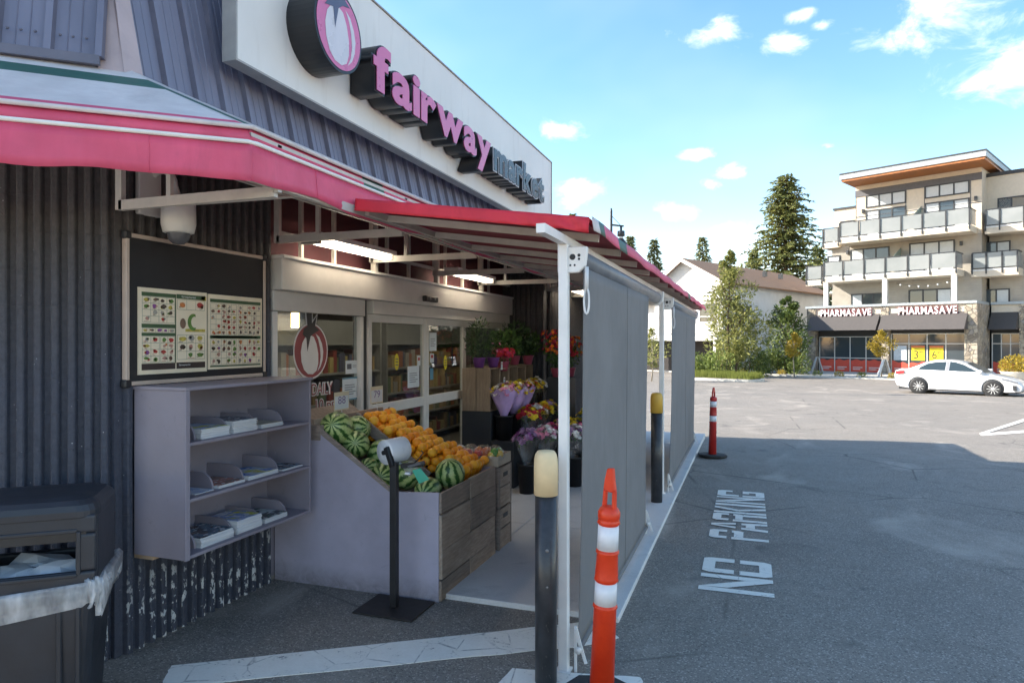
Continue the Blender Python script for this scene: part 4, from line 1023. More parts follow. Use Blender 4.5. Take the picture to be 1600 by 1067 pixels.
# hood: four posts and a domed top with through openings front and back
hood = MB()
z0, z1, z2, z3 = .645, .74, .915, 1.03
for s_ in (-1, 1):
    y_a = s_ * (cd / 2)
    f_ = -1 if s_ < 0 else 1
    hood.box(-cw / 2, cw / 2, min(y_a, y_a - f_ * .035), max(y_a, y_a - f_ * .035), z0, z1)
    hood.box(-cw / 2, cw / 2, min(y_a, y_a - f_ * .035), max(y_a, y_a - f_ * .035), z2, z3 - .03)
    for sx in (-1, 1): hood.box(min(sx * cw / 2, sx * (cw / 2 - .085)), max(sx * cw / 2, sx * (cw / 2 - .085)), min(y_a, y_a - f_ * .035), max(y_a, y_a - f_ * .035), z1, z2)
for sx in (-1, 1): hood.box(min(sx * cw / 2, sx * (cw / 2 - .03)), max(sx * cw / 2, sx * (cw / 2 - .03)), -cd / 2 + .036, cd / 2 - .036, z0, z3 - .03)
hood.build('hood', dark_plastic, tc, False, bevel=.024, seg=3)
lid = MB(); loft(lid, [sec(cw + .012, cd + .012, .08, z3 - .045), sec(cw + .014, cd + .014, .08, z3 - .012), sec(cw - .004, cd - .004, .085, z3 + .014), sec(cw - .05, cd - .05, .08, z3 + .034), sec(cw - .14, cd - .12, .07, z3 + .046), sec(cw - .30, cd - .26, .05, z3 + .052)], (True, True)); lid.build('lid', dark_plastic, tc, False, bevel=.006, seg=2)
for s_ in (-1,):
    rim = MB(); yf = -cd / 2 - .006
    xo, zo0, zo1 = cw / 2 - .075, z1 - .012, z2 + .010
    for a_, b_, c2, d2 in ((-xo, xo, zo0 - .014, zo0 + .006), (-xo, xo, zo1 - .006, zo1 + .014), (-xo - .014, -xo + .004, zo0, zo1), (xo - .004, xo + .014, zo0, zo1)): rim.box(a_, b_, yf, yf + .03, c2, d2)
    rim.build('opening_rim', dark_plastic, tc, False, bevel=.006, seg=2)
MB().box(-cw / 2 + .04, cw / 2 - .04, -cd / 2 + .004, -cd / 2 + .012, z2 - .035, z2 + .005).build('flap_bar', black_metal, tc, False)
MB().box(-cw / 2 + .05, cw / 2 - .05, -cd / 2 + .05, cd / 2 - .05, .49, .54).build('inner_floor', plain('liner_dark', (.05, .06, .09), .5), tc, False)
# bin liner folded over the rim
lm = NT('liner_plastic'); lm.color((.93, .94, .96)); lm.rough(.18); lm.bump(lm.noise(26, 3, .5, stretch=(1.6, 1.6, .5), dist=1.5), .55, .012)
lt = lm.n.new('ShaderNodeBsdfTransparent'); ltl = lm.n.new('ShaderNodeBsdfTranslucent'); ltl.inputs[0].default_value = (.8, .83, .88, 1)
mm1 = lm.n.new('ShaderNodeMixShader'); mm1.inputs[0].default_value = .35; mm2 = lm.n.new('ShaderNodeMixShader')
lm.lk(lm.b.outputs[0], mm1.inputs[1]); lm.lk(ltl.outputs[0], mm1.inputs[2]); lm.lk(lm.rng(lm.noise(9, 3, .6, stretch=(1.5, 1.5, .4)), .3, .7, .25, .75), mm2.inputs[0]); lm.lk(mm1.outputs[0], mm2.inputs[1]); lm.lk(lt.outputs[0], mm2.inputs[2]); lm.lk(mm2.outputs[0], lm.out.inputs[0])
lin_o = thing('bin_liner', 'white plastic bag folded out over the rim of the trash can', 'plastic bag', tuple(org), fw)
rb = random.Random(8); NL = 96; base_ = rrect(cw, cd, .05, 23)[:NL]
secs = []
for j, (grow, z_) in enumerate(((-.03, .61), (-.004, .645), (.012, .656), (.022, .635), (.026, .585), (.016, .53), (.006, .51))):
    s_ = []
    for k, (x, y_) in enumerate(base_):
        l_ = math.hypot(x, y_); w_ = .011 * math.sin(k * .9 + .5 * j) + .009 * math.sin(k * 2.1 + .8 * j) + rb.uniform(-.006, .006)
        g_ = grow + w_ * (1 if j > 1 else .3) + (.004 if j > 1 else 0); dz = (.04 * math.sin(k * .17 + 1) + .022 * math.sin(k * .7) + rb.uniform(-.012, .012)) * (j / 6 if j > 1 else 0)
        right = max(0, (x - .26) / .05); zz_ = z_ + dz + (.0 if j < 3 else .02) * 0
        zz_ += max(0, x / (cw / 2) - .55) * .10 * (1 if j >= 1 else 0)
        s_.append((x * (1 + g_ / l_), y_ * (1 + g_ / l_), zz_))
    secs.append(s_)
m = MB(); loft(m, secs, (False, False)); m.sm = [True] * len(m.f); m.build('liner', lm.mat, lin_o, False)
ear = MB(); ear.grid(lambda u, v_: Vector((cw / 2 + .012 + .022 * u + .006 * math.sin(v_ * 9 + u * 4), -.15 + .07 * u + .01 * math.sin(v_ * 8), .625 + .085 * v_ * (1 - .5 * u) + .008 * math.sin(u * 9))), 10, 10); ear.build('loose_corner', lm.mat, lin_o, False)
rub = thing('rubbish', 'crumpled white paper and bags inside the trash can', 'rubbish', tuple(org + Vector((0, 0, .54))), fw)
rg = random.Random(2)
def crumple(c, r_, name, mat, par, sq=(1, 1, .7), seed=1):
    bm = bmesh.new(); bmesh.ops.create_icosphere(bm, subdivisions=2, radius=r_); q = random.Random(seed)
    for v_ in bm.verts: v_.co *= q.uniform(.72, 1.15); v_.co = Vector((v_.co.x * sq[0] + c[0], v_.co.y * sq[1] + c[1], v_.co.z * sq[2] + c[2]))
    me_ = bpy.data.meshes.new(name); bm.to_mesh(me_); bm.free(); me_.materials.append(mat); return link(name, me_, par)
pw_ = plain('paper_white', (.66, .68, .72), .6)
for k, (c, r_) in enumerate((((.12, -.07, .135), .12), ((-.06, -.05, .12), .11), ((-.2, -.02, .11), .1), ((.0, .06, .13), .13), ((.2, .06, .10), .08))): crumple(c, r_, 'paper', pw_, rub, (1.2, 1, .75), k)
# ================================================================== WINDOW GRAPHICS AND NOTICES ON THE GLASS
DX = XW - .024
ec2 = onX(486, 548, DX); r2 = .235
dec = thing('window_emblem', 'round red and white vegetable emblem stuck on the window', 'decal', tuple(ec2))
dred = plain('decal_red', (.27, .055, .06), .5, var=.05); dwhite = plain('decal_white', (.66, .65, .64), .5, var=.04); ddark = plain('decal_dark', (.045, .04, .04), .5)
fnD = lambda u, v_, d: (d, ec2.y + r2 * u, ec2.z + r2 * v_)
o = MB().prism(ell(0, 0, .99, .99, 48), fnD, DX, DX + .001).build('emblem_border', dwhite, dec)
CALYX = [(-.44, .78), (-.24, .86), (-.30, 1.34), (.02, 1.34), (.02, .98), (.30, 1.26), (.20, .88), (.44, .74), (.12, .62), (-.06, .52), (-.24, -.02), (-.30, .46), (-.50, .58)]
m = MB(); oc = [(-.62, .78), (-.30, .93), (-.36, 1.40), (.08, 1.40), (.08, 1.08), (.38, 1.36), (.28, .93), (.2, .8), (-.4, .7)]
m.add([fnD(u, v_, DX + .0012) for u, v_ in oc], [tuple(range(len(oc)))]); m.build('leaf_border', dwhite, dec)
emblem(fnD, dec, DX + .002, (dred, dwhite, ddark))
def wtext(name, body, px0, px1, pyb, h, label, mat_in, mat_out, X=DX):
    a, b = onX(px0, pyb, X), onX(px1, pyb, X); t = thing(name, label, 'lettering', tuple(a))
    for mat, off, e, nm in ((mat_out, .010, 0, 'outline'), (mat_in, .0, .0015, 'letters')):
        me_ = text_mesh(nm, body, h, 0, mat, off); lo, hi = mesh_extent(me_); k = (b.y - a.y) / (hi - lo); me_.transform(MS @ Matrix.Diagonal((k, 1, 1, 1)) @ Matrix.Translation((-lo, 0, 0)))
        o_ = link(nm, me_, t, True); o_.matrix_basis = Matrix.Translation((X + e, a.y, a.z))
wtext('window_lettering', 'DAILY', 487, 520, 617, .135, 'maroon and white word DAILY on the window under the emblem', dred, dwhite)
wtext('window_lettering', '10 pm', 493, 528, 642, .135, 'maroon and white closing time 10 pm on the window', dred, dwhite)
nmat = {'white': plain('notice_white', (.64, .68, .70), .5, var=.05), 'blue': plain('notice_blue', (.12, .28, .38), .5), 'yellow': plain('notice_yellow', (.66, .54, .02), .5), 'cream': plain('notice_cream', (.66, .58, .40), .5), 'ink': plain('notice_ink', (.12, .12, .14), .5), 'red': plain('notice_red', (.45, .06, .05), .5), 'purple': plain('notice_purple', (.16, .10, .28), .5)}
def notice(px0, px1, py0, py1, label, base='white', X=DX, art=()):
    a, b = onX(px0, py1, X), onX(px1, py0, X); zt = onX(px0, py0, X).z
    t = thing('notice', label, 'notice', (X, a.y, a.z)); MB().box(X - .001, X, a.y, b.y, a.z, zt).build('sheet', nmat[base], t)
    W, H = b.y - a.y, zt - a.z
    for u0, u1, v0, v1, c in art:
        MB().box(X - .0002, X + .001, a.y + W * u0, a.y + W * u1, a.z + H * v0, a.z + H * v1).build('print', nmat[c], t)
lines = tuple((.15, .15 + .7 * w, .25 + .1 * k, .28 + .1 * k, 'ink') for k, w in enumerate((.8, 1, .7, .95, .9)))
notice(540, 558, 563, 584, 'small white notice with a black sketch on the window, upper one', art=((.12, .5, .35, .75, 'ink'), (.6, .9, .5, .54, 'ink'), (.6, .9, .62, .65, 'ink')))
notice(535, 559, 590, 626, 'white notice with blue top and bottom edges on the window', art=((0, 1, .93, 1, 'blue'), (0, 1, 0, .06, 'blue')) + lines)
DXX = XW - .017
notice(652, 657, 555, 571, 'narrow white sticker beside the door stile on the left leaf', X=DXX, art=((.2, .8, .5, .8, 'red'),))
notice(637, 655, 572, 606, 'white poster low on the left sliding leaf', X=DXX, art=lines)
notice(671, 682, 519, 548, 'pale green notice high on the right sliding leaf', X=DXX, art=lines)
notice(672, 678, 552, 566, 'small pink and white sticker on the right sliding leaf', X=DXX, art=((.2, .8, .5, .85, 'red'),))
notice(672, 677, 575, 593, 'small blue tag under the stickers on the right sliding leaf', base='blue', X=DXX)
for (px, py, lab) in ((620, 565, 'yellow oval caution sticker on the left sliding leaf'), (696, 566, 'yellow oval caution sticker on the right sliding leaf')):
    p = onX(px, py, DXX); t = thing('caution_sticker', lab, 'sticker', tuple(p), group='yellow door stickers')
    MB().prism(ell(0, 0, .045, .085, 24), lambda u, v_, d: (d, p.y + u, p.z + v_), DXX - .001, DXX + .0005).build('sticker', nmat['yellow'], t)
    for k in range(3): MB().box(DXX, DXX + .001, p.y - .03, p.y + .03, p.z - .035 + .03 * k, p.z - .025 + .03 * k).build('print', nmat['ink'], t)

# ================================================================== PRODUCE STAND
PX0, PX1, PY0, PY1 = XW + .01, -2.02, 4.21, 5.25
ps = thing('produce_stand', 'sloping grey and weathered wood produce stand heaped with fruit', 'display stand', (PX1, PY0, 0))
side = [(PX0, .0), (PX1, .0), (PX1, .755), (-2.41, .735), (-3.0, 1.125), (PX0, 1.16)]
for yy_ in (PY0, PY1 - .02): MB().prism(side, lambda u, v_, d: (u, d, v_), yy_ + .018, yy_).build('side_panel', stand_panel, ps)
zc = [0.004, .148, .352, .602, .757]
wood_plank = make_wood('plank_wood_dark', (.22, .17, .135), (.44, .35, .28), (5, .6, 8))
for k in range(4):
    for j, (a, b) in enumerate(((PY0 + .001, 4.715), (4.722, PY1 - .001))):
        dz = .006 * ((k + j) % 2); MB().box(PX1 + .001, PX1 + .021 + .003 * ((k * 2 + j) % 3), a, b, zc[k] + .003 + (dz if k else 0), zc[k + 1] - .003 + (dz if k < 3 else .006 * j)).build('plank', wood_grey if (k + j) % 3 else wood_plank, ps, bevel=.003)
def sz(X): return .60 if X > -2.41 else .60 + (X + 2.41) * (-.40 / .59)     # floor of bin / slope
MB().prism([(PX1, .56), (PX1, .59), (-2.41, .59), (PX0, .59 + .66), (PX0, .56)], lambda u, v_, d: (u, d, v_), PY1 - .025, PY0 + .02).build('bin_floor', wood_greyx, ps)
def rail(y, w=.022, up=.06): return MB().beam((-2.36, y, .70 + up - .02), (-3.02, y, 1.14 + up - .01), w, .085)
rail(PY0 + .012, .022, .0).build('slope_rail', wood_greyx, ps, bevel=.003)
rail(4.735).build('slope_rail', wood_greyx, ps, bevel=.003)
rail(PY1 - .012).build('slope_rail', wood_greyx, ps, bevel=.003)
for X in (-2.39, -2.70, -3.03): 
    for a, b in ((PY0 + .026, 4.722), (4.748, PY1 - .026)): MB().beam((X, a, sz(X) + .045), (X, b, sz(X) + .045), .022, .09).build('slope_slat', wood_grey, ps, bevel=.002)
MB().box(-3.08, -3.05, PY0 + .02, PY1 - .02, 1.03, 1.22).build('back_board', wood_grey, ps)
MB().box(-3.12, -2.98, PY0 - .006, PY0 + .04, 1.07, 1.18).build('corner_block', wood_greyx, ps)
# watermelons
wmm = NT('watermelon_rind'); ob = wmm.obj(); x, y_, z_ = wmm.sep(ob)[0:3]
ang_ = wmm.math('ARCTAN2', y_, x); dist_ = wmm.noise(2.2, 5, .7, vec=ob); k_ = wmm.math('ADD', wmm.math('MULTIPLY', ang_, 10.0), wmm.math('MULTIPLY', dist_, 9.0))
s_ = wmm.math('SINE', k_); c_ = wmm.ramp(wmm.rng(s_, -1, 1), [(.16, (.03, .09, .02)), (.32, (.16, .30, .07)), (.7, (.46, .55, .22))]); f_ = wmm.noise(14, 3, .6, vec=ob)
wmm.color(wmm.mix(wmm.rng(f_, .5, .7, 0, .4), c_, (.03, .09, .02))); wmm.rough(.35)
bm = bmesh.new(); bmesh.ops.create_uvsphere(bm, u_segments=28, v_segments=16, radius=1)
me_wm = bpy.data.meshes.new('watermelon'); bm.to_mesh(me_wm); bm.free(); me_wm.materials.append(wmm.mat)
for p_ in me_wm.polygons: p_.use_smooth = True
WM = [(526, 669, 4.40, .128, 1.22, (70, 20), 'largest watermelon at the upper near corner of the produce stand'),
      (557, 670, 4.62, .108, 1.05, (80, 90), 'watermelon turned end-on beside the largest one at the top of the stand'),
      (556, 694, 4.46, .105, 1.2, (75, 30), 'watermelon below the largest one in the upper crate'),
      (597, 709, 4.60, .115, 1.1, (70, 60), 'watermelon behind the plastic bag roll on the stand'),
      (576, 730, 4.40, .075, 1.25, (80, 10), 'small watermelon tucked against the slope rail'),
      (599, 746, 4.42, .110, 1.2, (75, 20), 'watermelon lying low left of the bag stand pole'),
      (636, 742, 4.52, .105, 1.1, (60, 100), 'watermelon just right of the bag stand pole'),
      (669, 766, 4.42, .098, 1.5, (88, 12), 'oblong watermelon lying in the front bin by the green tag'),
      (703, 740, 4.70, .115, 1.05, (15, 0), 'round watermelon standing upright at the front plank edge')]
for px, py, yy_, r_, el_, (tx, tz), lab in WM:
    p = onY(px, py, yy_); o = link('watermelon', me_wm); o.location = p; o.rotation_euler = (R(tx), 0, R(tz)); o.scale = (r_, r_, r_ * el_); tag(o, lab, 'watermelon', 'watermelons on the produce stand')
# oranges
orm = NT('orange_peel'); rnd = orm.n.new('ShaderNodeObjectInfo').outputs['Random']; orm.color(orm.ramp(rnd, [(.0, (.95, .30, .01)), (.6, (.98, .42, .02)), (1, (.98, .52, .05))])); orm.rough(.38); orm.bump(orm.noise(9, 2, .5, vec=orm.obj()), .2, .05)
orm.b.inputs['Subsurface Weight'].default_value = .0
bm = bmesh.new(); bmesh.ops.create_uvsphere(bm, u_segments=16, v_segments=10, radius=1)
for v_ in bm.verts:
    if v_.co.z > .93: v_.co.z -= .06
me_or = bpy.data.meshes.new('orange'); bm.to_mesh(me_or); bm.free(); me_or.materials.append(orm.mat)
for p_ in me_or.polygons: p_.use_smooth = True
ro = random.Random(21)
def orange(p, r_, lab, grp):
    o = link('orange', me_or); o.location = p; o.scale = (r_, r_, r_ * .95); o.rotation_euler = (ro.uniform(-.6, .6), ro.uniform(-.6, .6), ro.uniform(0, 6)); tag(o, lab, 'orange', grp)
def otop(X): return .800 + (-2.08 - X) * .43            # surface of the piled oranges
def heap(x0, x1, y0, y1, lab, grp):
    for L in range(3):
        x = x0 - .036 * (L % 2)
        row = 0
        while x > x1 + .005:
            y = y0 + .038 * ((L + row) % 2) + ro.uniform(0, .008)
            while y < y1:
                if L or ro.random() < .93: orange(Vector((x + ro.uniform(-.006, .006), y + ro.uniform(-.006, .006), otop(x) - .062 * L + ro.uniform(-.010, .008))), ro.uniform(.037, .042), lab, grp)
                y += .078
            x -= .070; row += 1
heap(-2.09, -2.40, 4.83, 5.23, 'orange in the loose heap behind the front planks', 'oranges in the front bin')
heap(-2.45, -2.70, 4.80, 5.22, 'orange piled on the lower slope crate behind the bag roll', 'oranges on the lower slope')
heap(-2.75, -3.02, 4.79, 5.22, 'orange in the upper slope crate below the window', 'oranges in the upper crate')
# bags of apples and peppers (clear film over fruit)
film = NT('clear_film'); film.n.remove(film.b); a1 = film.n.new('ShaderNodeBsdfTransparent'); a2 = film.n.new('ShaderNodeBsdfGlossy'); a2.inputs['Roughness'].default_value = .12; am = film.n.new('ShaderNodeMixShader'); ly = film.n.new('ShaderNodeLayerWeight'); ly.inputs['Blend'].default_value = .45
bp = film.n.new('ShaderNodeBump'); bp.inputs['Strength'].default_value = .8; bp.inputs['Distance'].default_value = .02; film.lk(film.noise(30, 5, .6), bp.inputs['Height']); film.lk(bp.outputs[0], a2.inputs['Normal']); film.lk(bp.outputs[0], ly.inputs['Normal'])
film.lk(film.math('ADD', film.math('MULTIPLY', film.math('POWER', ly.outputs['Facing'], 3.0), .7), .12), am.inputs[0]); film.lk(a1.outputs[0], am.inputs[1]); film.lk(a2.outputs[0], am.inputs[2]); film.lk(am.outputs[0], film.out.inputs[0])
apple = NT('apple_skin'); an = apple.noise(18, 4, .6); apple.color(apple.ramp(an, [(.35, (.42, .03, .03)), (.6, (.5, .10, .05)), (.72, (.6, .35, .12))])); apple.rough(.3)
peps = [plain('pepper_green', (.10, .34, .03), .25), plain('pepper_orange', (.75, .16, .02), .25), plain('pepper_yellow', (.75, .48, .02), .25), plain('pepper_red', (.55, .03, .02), .25)]
def fruit_bag(name, c, size, fruits, mats, lab, seed, label_c=None):
    t = thing(name, lab, 'bag of fruit', (c.x, c.y, c.z - size[2] / 2)); q = random.Random(seed)
    for k in range(fruits):
        p = c + Vector((q.uniform(-1, 1) * size[0] * .36, q.uniform(-1, 1) * size[1] * .36, q.uniform(-.9, .7) * size[2] * .30)); r_ = q.uniform(.034, .042)
        m = MB(); m.lathe([(0, -r_), (r_ * .6, -r_ * .88), (r_ * .95, -r_ * .35), (r_, .1 * r_), (r_ * .8, r_ * .65), (r_ * .35, r_ * .9), (0, r_ * .72)], 12, c=p); m.build('fruit', mats[k % len(mats)], t)
    bm = bmesh.new(); bmesh.ops.create_icosphere(bm, subdivisions=3, radius=1)
    for v_ in bm.verts: v_.co = Vector((v_.co.x * size[0] * .6, v_.co.y * size[1] * .6, v_.co.z * size[2] * .62)) * q.uniform(.93, 1.07) + c
    me_ = bpy.data.meshes.new('film'); bm.to_mesh(me_); bm.free(); me_.materials.append(film.mat); link('film', me_, t, True)
    if label_c:
        m = MB(); m.grid(lambda u, v_: c + Vector((size[0] * .45 * (u - .5) * 1.6, size[1] * .1 * (v_ - .5), size[2] * .66 - .02 * (2 * u - 1) ** 2)), 4, 2); m.build('tag', label_c, t)
fruit_bag('apple_bag', onY(664, 690, 5.16), (.20, .14, .14), 14, [apple.mat], 'clear bag of red apples on top of the oranges, left one', 3)
fruit_bag('apple_bag', onY(683, 703, 5.17), (.18, .14, .13), 12, [apple.mat], 'clear bag of red apples against the right edge of the stand', 4)
fruit_bag('apple_bag', onY(722, 709, 5.19), (.16, .12, .10), 9, [apple.mat, peps[1]], 'clear bag of red and orange fruit at the front right of the oranges', 5)
# price cards on wire stems
def price_card(px0, px1, py0, py1, X, lab, stem_to, price='79'):
    a, b = onX(px0, py1, X), onX(px1, py0, X); z1_ = onX(px0, py0, X).z; t = thing('price_card', lab, 'price card', (X, a.y, a.z))
    MB().box(X, X + .002, a.y, b.y, a.z, z1_).build('card', nmat['cream'], t); MB().box(X + .002, X + .0028, a.y + .008, b.y - .008, a.z + .01, z1_ - (z1_ - a.z) * .22).build('card_face', nmat['white'], t)
    W = b.y - a.y
    me_ = text_mesh('price', price, .085, 0, nmat['purple']); lo, hi = mesh_extent(me_); me_.transform(MS @ Matrix.Diagonal((W * .5 / (hi - lo), 1, 1, 1)) @ Matrix.Translation((-lo, 0, 0))); o_ = link('price', me_, t, True); o_.matrix_basis = Matrix.Translation((X + .0032, a.y + W * .25, a.z + .05))
    MB().tube([(X, (a.y + b.y) / 2, a.z), (X + .01, (a.y + b.y) / 2 + .01, stem_to)], .003, 6).build('wire', white_metal, t)
price_card(522, 545, 613, 642, -3.0, 'cream and white price card standing over the watermelons', 1.12, '88')
price_card(579, 598, 604, 631, -3.02, 'cream and white price card standing over the oranges', 1.12)

# ================================================================== PLASTIC BAG STAND
pbse = gnd(616, 950)
bs = thing('bag_stand', 'black floor stand holding a roll of clear plastic produce bags', 'bag dispenser', tuple(pbse))
mat_rust = plain('plate_rusty', (.02, .016, .015), .6, var=.4, scale=20)
MB().prism([(-.22, -.17), (.22, -.17), (.22, .17), (-.22, .17)], lambda u, v_, d: (pbse.x + u, pbse.y + v_, d), .003, .016).build('base', mat_rust, bs, bevel=.003)
MB().box(pbse.x - .024, pbse.x + .024, pbse.y - .024, pbse.y + .024, .016, .985).build('pole', black_metal, bs, bevel=.004)
top_ = Vector((pbse.x, pbse.y, .96)); arm_t = onY(604, 698, pbse.y + .0)
MB().beam(top_ + Vector((.0, -.02, .0)), arm_t, .03, .04).build('arm', black_metal, bs, bevel=.003)
rc = onY(616, 703, pbse.y + .10)
RM = Matrix.Rotation(R(-90), 4, 'X') 
rollm = plain('bag_roll', (.72, .73, .75), .3, var=.06)
ax = Vector((.35, .94, .05)).normalized(); MR = ax.to_track_quat('Z', 'Y').to_matrix().to_4x4()
MB().lathe([(.03, -.085), (.083, -.085), (.085, -.08), (.085, .08), (.083, .085), (.03, .085)], 32, c=rc, M=MR).build('roll', rollm, bs)
MB().lathe([(.016, -.10), (.016, .10)], 12, c=rc, M=MR).build('core', black_metal, bs)
MB().grid(lambda u, v_: rc + Vector((.06 + .10 * v_ + .01 * math.sin(u * 9), -.08 + .16 * u, -.085 - .05 * v_ + .02 * math.sin(u * 6 + v_ * 5))), 10, 6).build('loose_bag', lm.mat, bs)
# scale/scanner head with its green card hanging below
hd = onY(651, 727, pbse.y - .01)
MB().beam(onY(628, 727, pbse.y), onY(662, 724, pbse.y), .05, .03).build('bracket', black_metal, bs, bevel=.004)
MB().beam(onY(640, 728, pbse.y - .03), onY(660, 722, pbse.y - .03), .06, .018).build('clip', plain('clip_grey', (.10, .10, .11), .4), bs, bevel=.003)
MB().tube([onY(648, 722, pbse.y), onY(655, 715, pbse.y), onY(661, 707, pbse.y), onY(658, 703, pbse.y)], .004, 6).build('wire_hook', black_metal, bs)
gp_ = [onY(644, 734, pbse.y - .04), onY(657, 731, pbse.y - .04), onY(671, 748, pbse.y - .06), onY(655, 755, pbse.y - .06)]
MB().add(gp_, [(0, 1, 2, 3)]).build('green_card', plain('card_green', (.02, .33, .20), .35), bs, solid=.002)
MB().lathe([(.022, 0), (.018, .012), (0, .014)], 12, c=onY(637, 740, pbse.y - .05)).build('knob', rollm, bs)

# ================================================================== GREY CRATES AND PEPPER BOX BY THE STAND
def slat_crate(x0, x1, y0, y1, z0, z1, lab):
    t = thing('wooden_crate', lab, 'crate', ((x0 + x1) / 2, (y0 + y1) / 2, z0)); n_ = 2; h = (z1 - z0) / n_
    for k in range(n_):
        a, b = z0 + h * k + .005, z0 + h * (k + 1) - .005
        MB().box(x1 - .018, x1, y0 + .03, y1 - .03, a, b).build('slat', wood_grey, t, bevel=.003); MB().box(x0, x0 + .018, y0 + .03, y1 - .03, a, b).build('slat', wood_grey, t, bevel=.003)
        MB().box(x0 + .02, x1 - .02, y0 + .004, y0 + .02, a, b).build('slat', wood_greyx, t, bevel=.003)
        MB().box(x0 + .02, x1 - .02, y1 - .02, y1 - .004, a, b).build('slat', wood_greyx, t, bevel=.003)
    for xx in (x0 - .002, x1 - .024):
        for yy_ in (y0, y1 - .028): MB().box(xx, xx + .026, yy_, yy_ + .028, z0, z1).build('corner_post', wood_greyx, t, bevel=.003)
    MB().box(x1 + .0005, x1 + .004, (y0 + y1) / 2 - .05, (y0 + y1) / 2 + .05, z1 - .09, z1 - .055).build('hand_hole', black_metal, t)
    MB().box(x0 + .02, x1 - .02, y0 + .02, y1 - .02, z0 + .01, z0 + .02).build('floor', wood_greyx, t)
for k, lab in enumerate(('grey slatted crate at the bottom of the stack beside the produce stand', 'grey slatted crate on top of the stack beside the produce stand')):
    slat_crate(-2.52, -1.985, 5.31, 5.62, SLABZ + .352 * k, SLABZ + .352 * k + .345, lab)
cb = plain('cardboard', (.50, .42, .32), .8)
bx = thing('cardboard_box', 'open cardboard box of bagged peppers on the grey crates', 'box', (-2.25, 5.46, .74)); zt = .742
bmb = MB(); bmb.box(-2.51, -2.0, 5.30, 5.306, zt, zt + .085); bmb.box(-2.51, -2.0, 5.624, 5.63, zt, zt + .085); bmb.box(-2.0, -1.994, 5.30, 5.63, zt, zt + .085); bmb.box(-2.516, -2.51, 5.30, 5.63, zt, zt + .085); bmb.box(-2.51, -2.0, 5.306, 5.624, zt, zt + .008)
bmb.build('box_walls', cb, bx)
for k, (xx, mats_, lab) in enumerate(((-2.42, [nmat['white'], peps[3]], 'clear bag with white label at the left end of the pepper box'), (-2.29, [peps[0], peps[1]], 'clear bag of green and orange peppers in the cardboard box'), (-2.17, [peps[1], peps[3]], 'clear bag of orange-red peppers in the cardboard box'), (-2.06, [peps[2], peps[0]], 'clear bag of yellow and green peppers at the right end of the box'))):
    fruit_bag('pepper_bag', Vector((xx, 5.40, zt + .085)), (.14, .2, .13), 7, mats_, lab, 30 + k)

# ================================================================== FLOWER DISPLAY
rf_ = random.Random(77)
stem_g = leaf_mat('flower_leaf', (.03, .07, .02), (.10, .20, .05), .2, 6)
dark_leaf = leaf_mat('dark_leaf', (.018, .04, .02), (.06, .11, .04), .2, 6)
bucket_m = plain('bucket_black', (.012, .012, .014), .45)
purple_w = plain('wrap_purple', (.52, .36, .66), .35, var=.2); 
petals = {n_: plain('petal_' + n_, c, .6, var=.25, scale=30) for n_, c in {'yellow': (.85, .62, .03), 'pink': (.78, .32, .48), 'white': (.8, .78, .75), 'red': (.5, .02, .04), 'orange': (.72, .20, .02), 'purple': (.30, .09, .32), 'magenta': (.52, .03, .13), 'lilac': (.42, .26, .45)}.items()}
def leaf_cloud(m, n_, c, rad, size, q, mi=0, zb=-.3):
    for _ in range(n_):
        while True:
            v_ = Vector((q.uniform(-1, 1), q.uniform(-1, 1), q.uniform(zb, 1)))
            if v_.length < 1: break
        p = Vector(c) + Vector((v_.x * rad[0], v_.y * rad[1], v_.z * rad[2])); d_ = (Vector((v_.x, v_.y, v_.z * .6 + .1)) + Vector((q.uniform(-.7, .7), q.uniform(-.7, .7), q.uniform(-.7, .7)))).normalized()
        s_ = d_.orthogonal().normalized(); s_.rotate(Matrix.Rotation(q.uniform(0, 6.28), 3, d_)); L = size * q.uniform(.6, 1.3); w = L * q.uniform(.28, .42); n2 = d_.cross(s_)
        m.add([p - d_ * L * .5, p + s_ * w * .5 + n2 * w * .12, p + d_ * L * .5, p - s_ * w * .5 + n2 * w * .12], [(0, 1, 2, 3)], mi)
def bloom(m, c, r_, nrm, q, mi, petals_=7):
    nrm = nrm.normalized(); u = nrm.orthogonal().normalized(); w = nrm.cross(u); a0 = q.uniform(0, 6)
    for ring_, (rr__, up) in enumerate(((1.0, .15), (.62, .5))):
        for k in range(petals_):
            a = a0 + 2 * math.pi * k / petals_ + ring_ * .4; d_ = u * math.cos(a) + w * math.sin(a); e = u * math.cos(a + 1.57) + w * math.sin(a + 1.57)
            m.add([c, c + d_ * r_ * rr__ * .6 + e * r_ * .28 + nrm * r_ * up * .6, c + d_ * r_ * rr__ + nrm * r_ * up, c + d_ * r_ * rr__ * .6 - e * r_ * .28 + nrm * r_ * up * .6], [(0, 1, 2, 3)], mi)
def bucket(p, r_, h, lab):
    t = thing('flower_bucket', lab, 'bucket', tuple(p), group='black flower buckets')
    MB().lathe([(r_ * .78, 0), (r_ * .97, h - .02), (r_ * 1.05, h - .02), (r_ * 1.05, h), (r_ * .95, h), (r_ * .90, h - .04), (0, h - .05)], 24, c=p).build('pail', bucket_m, t)
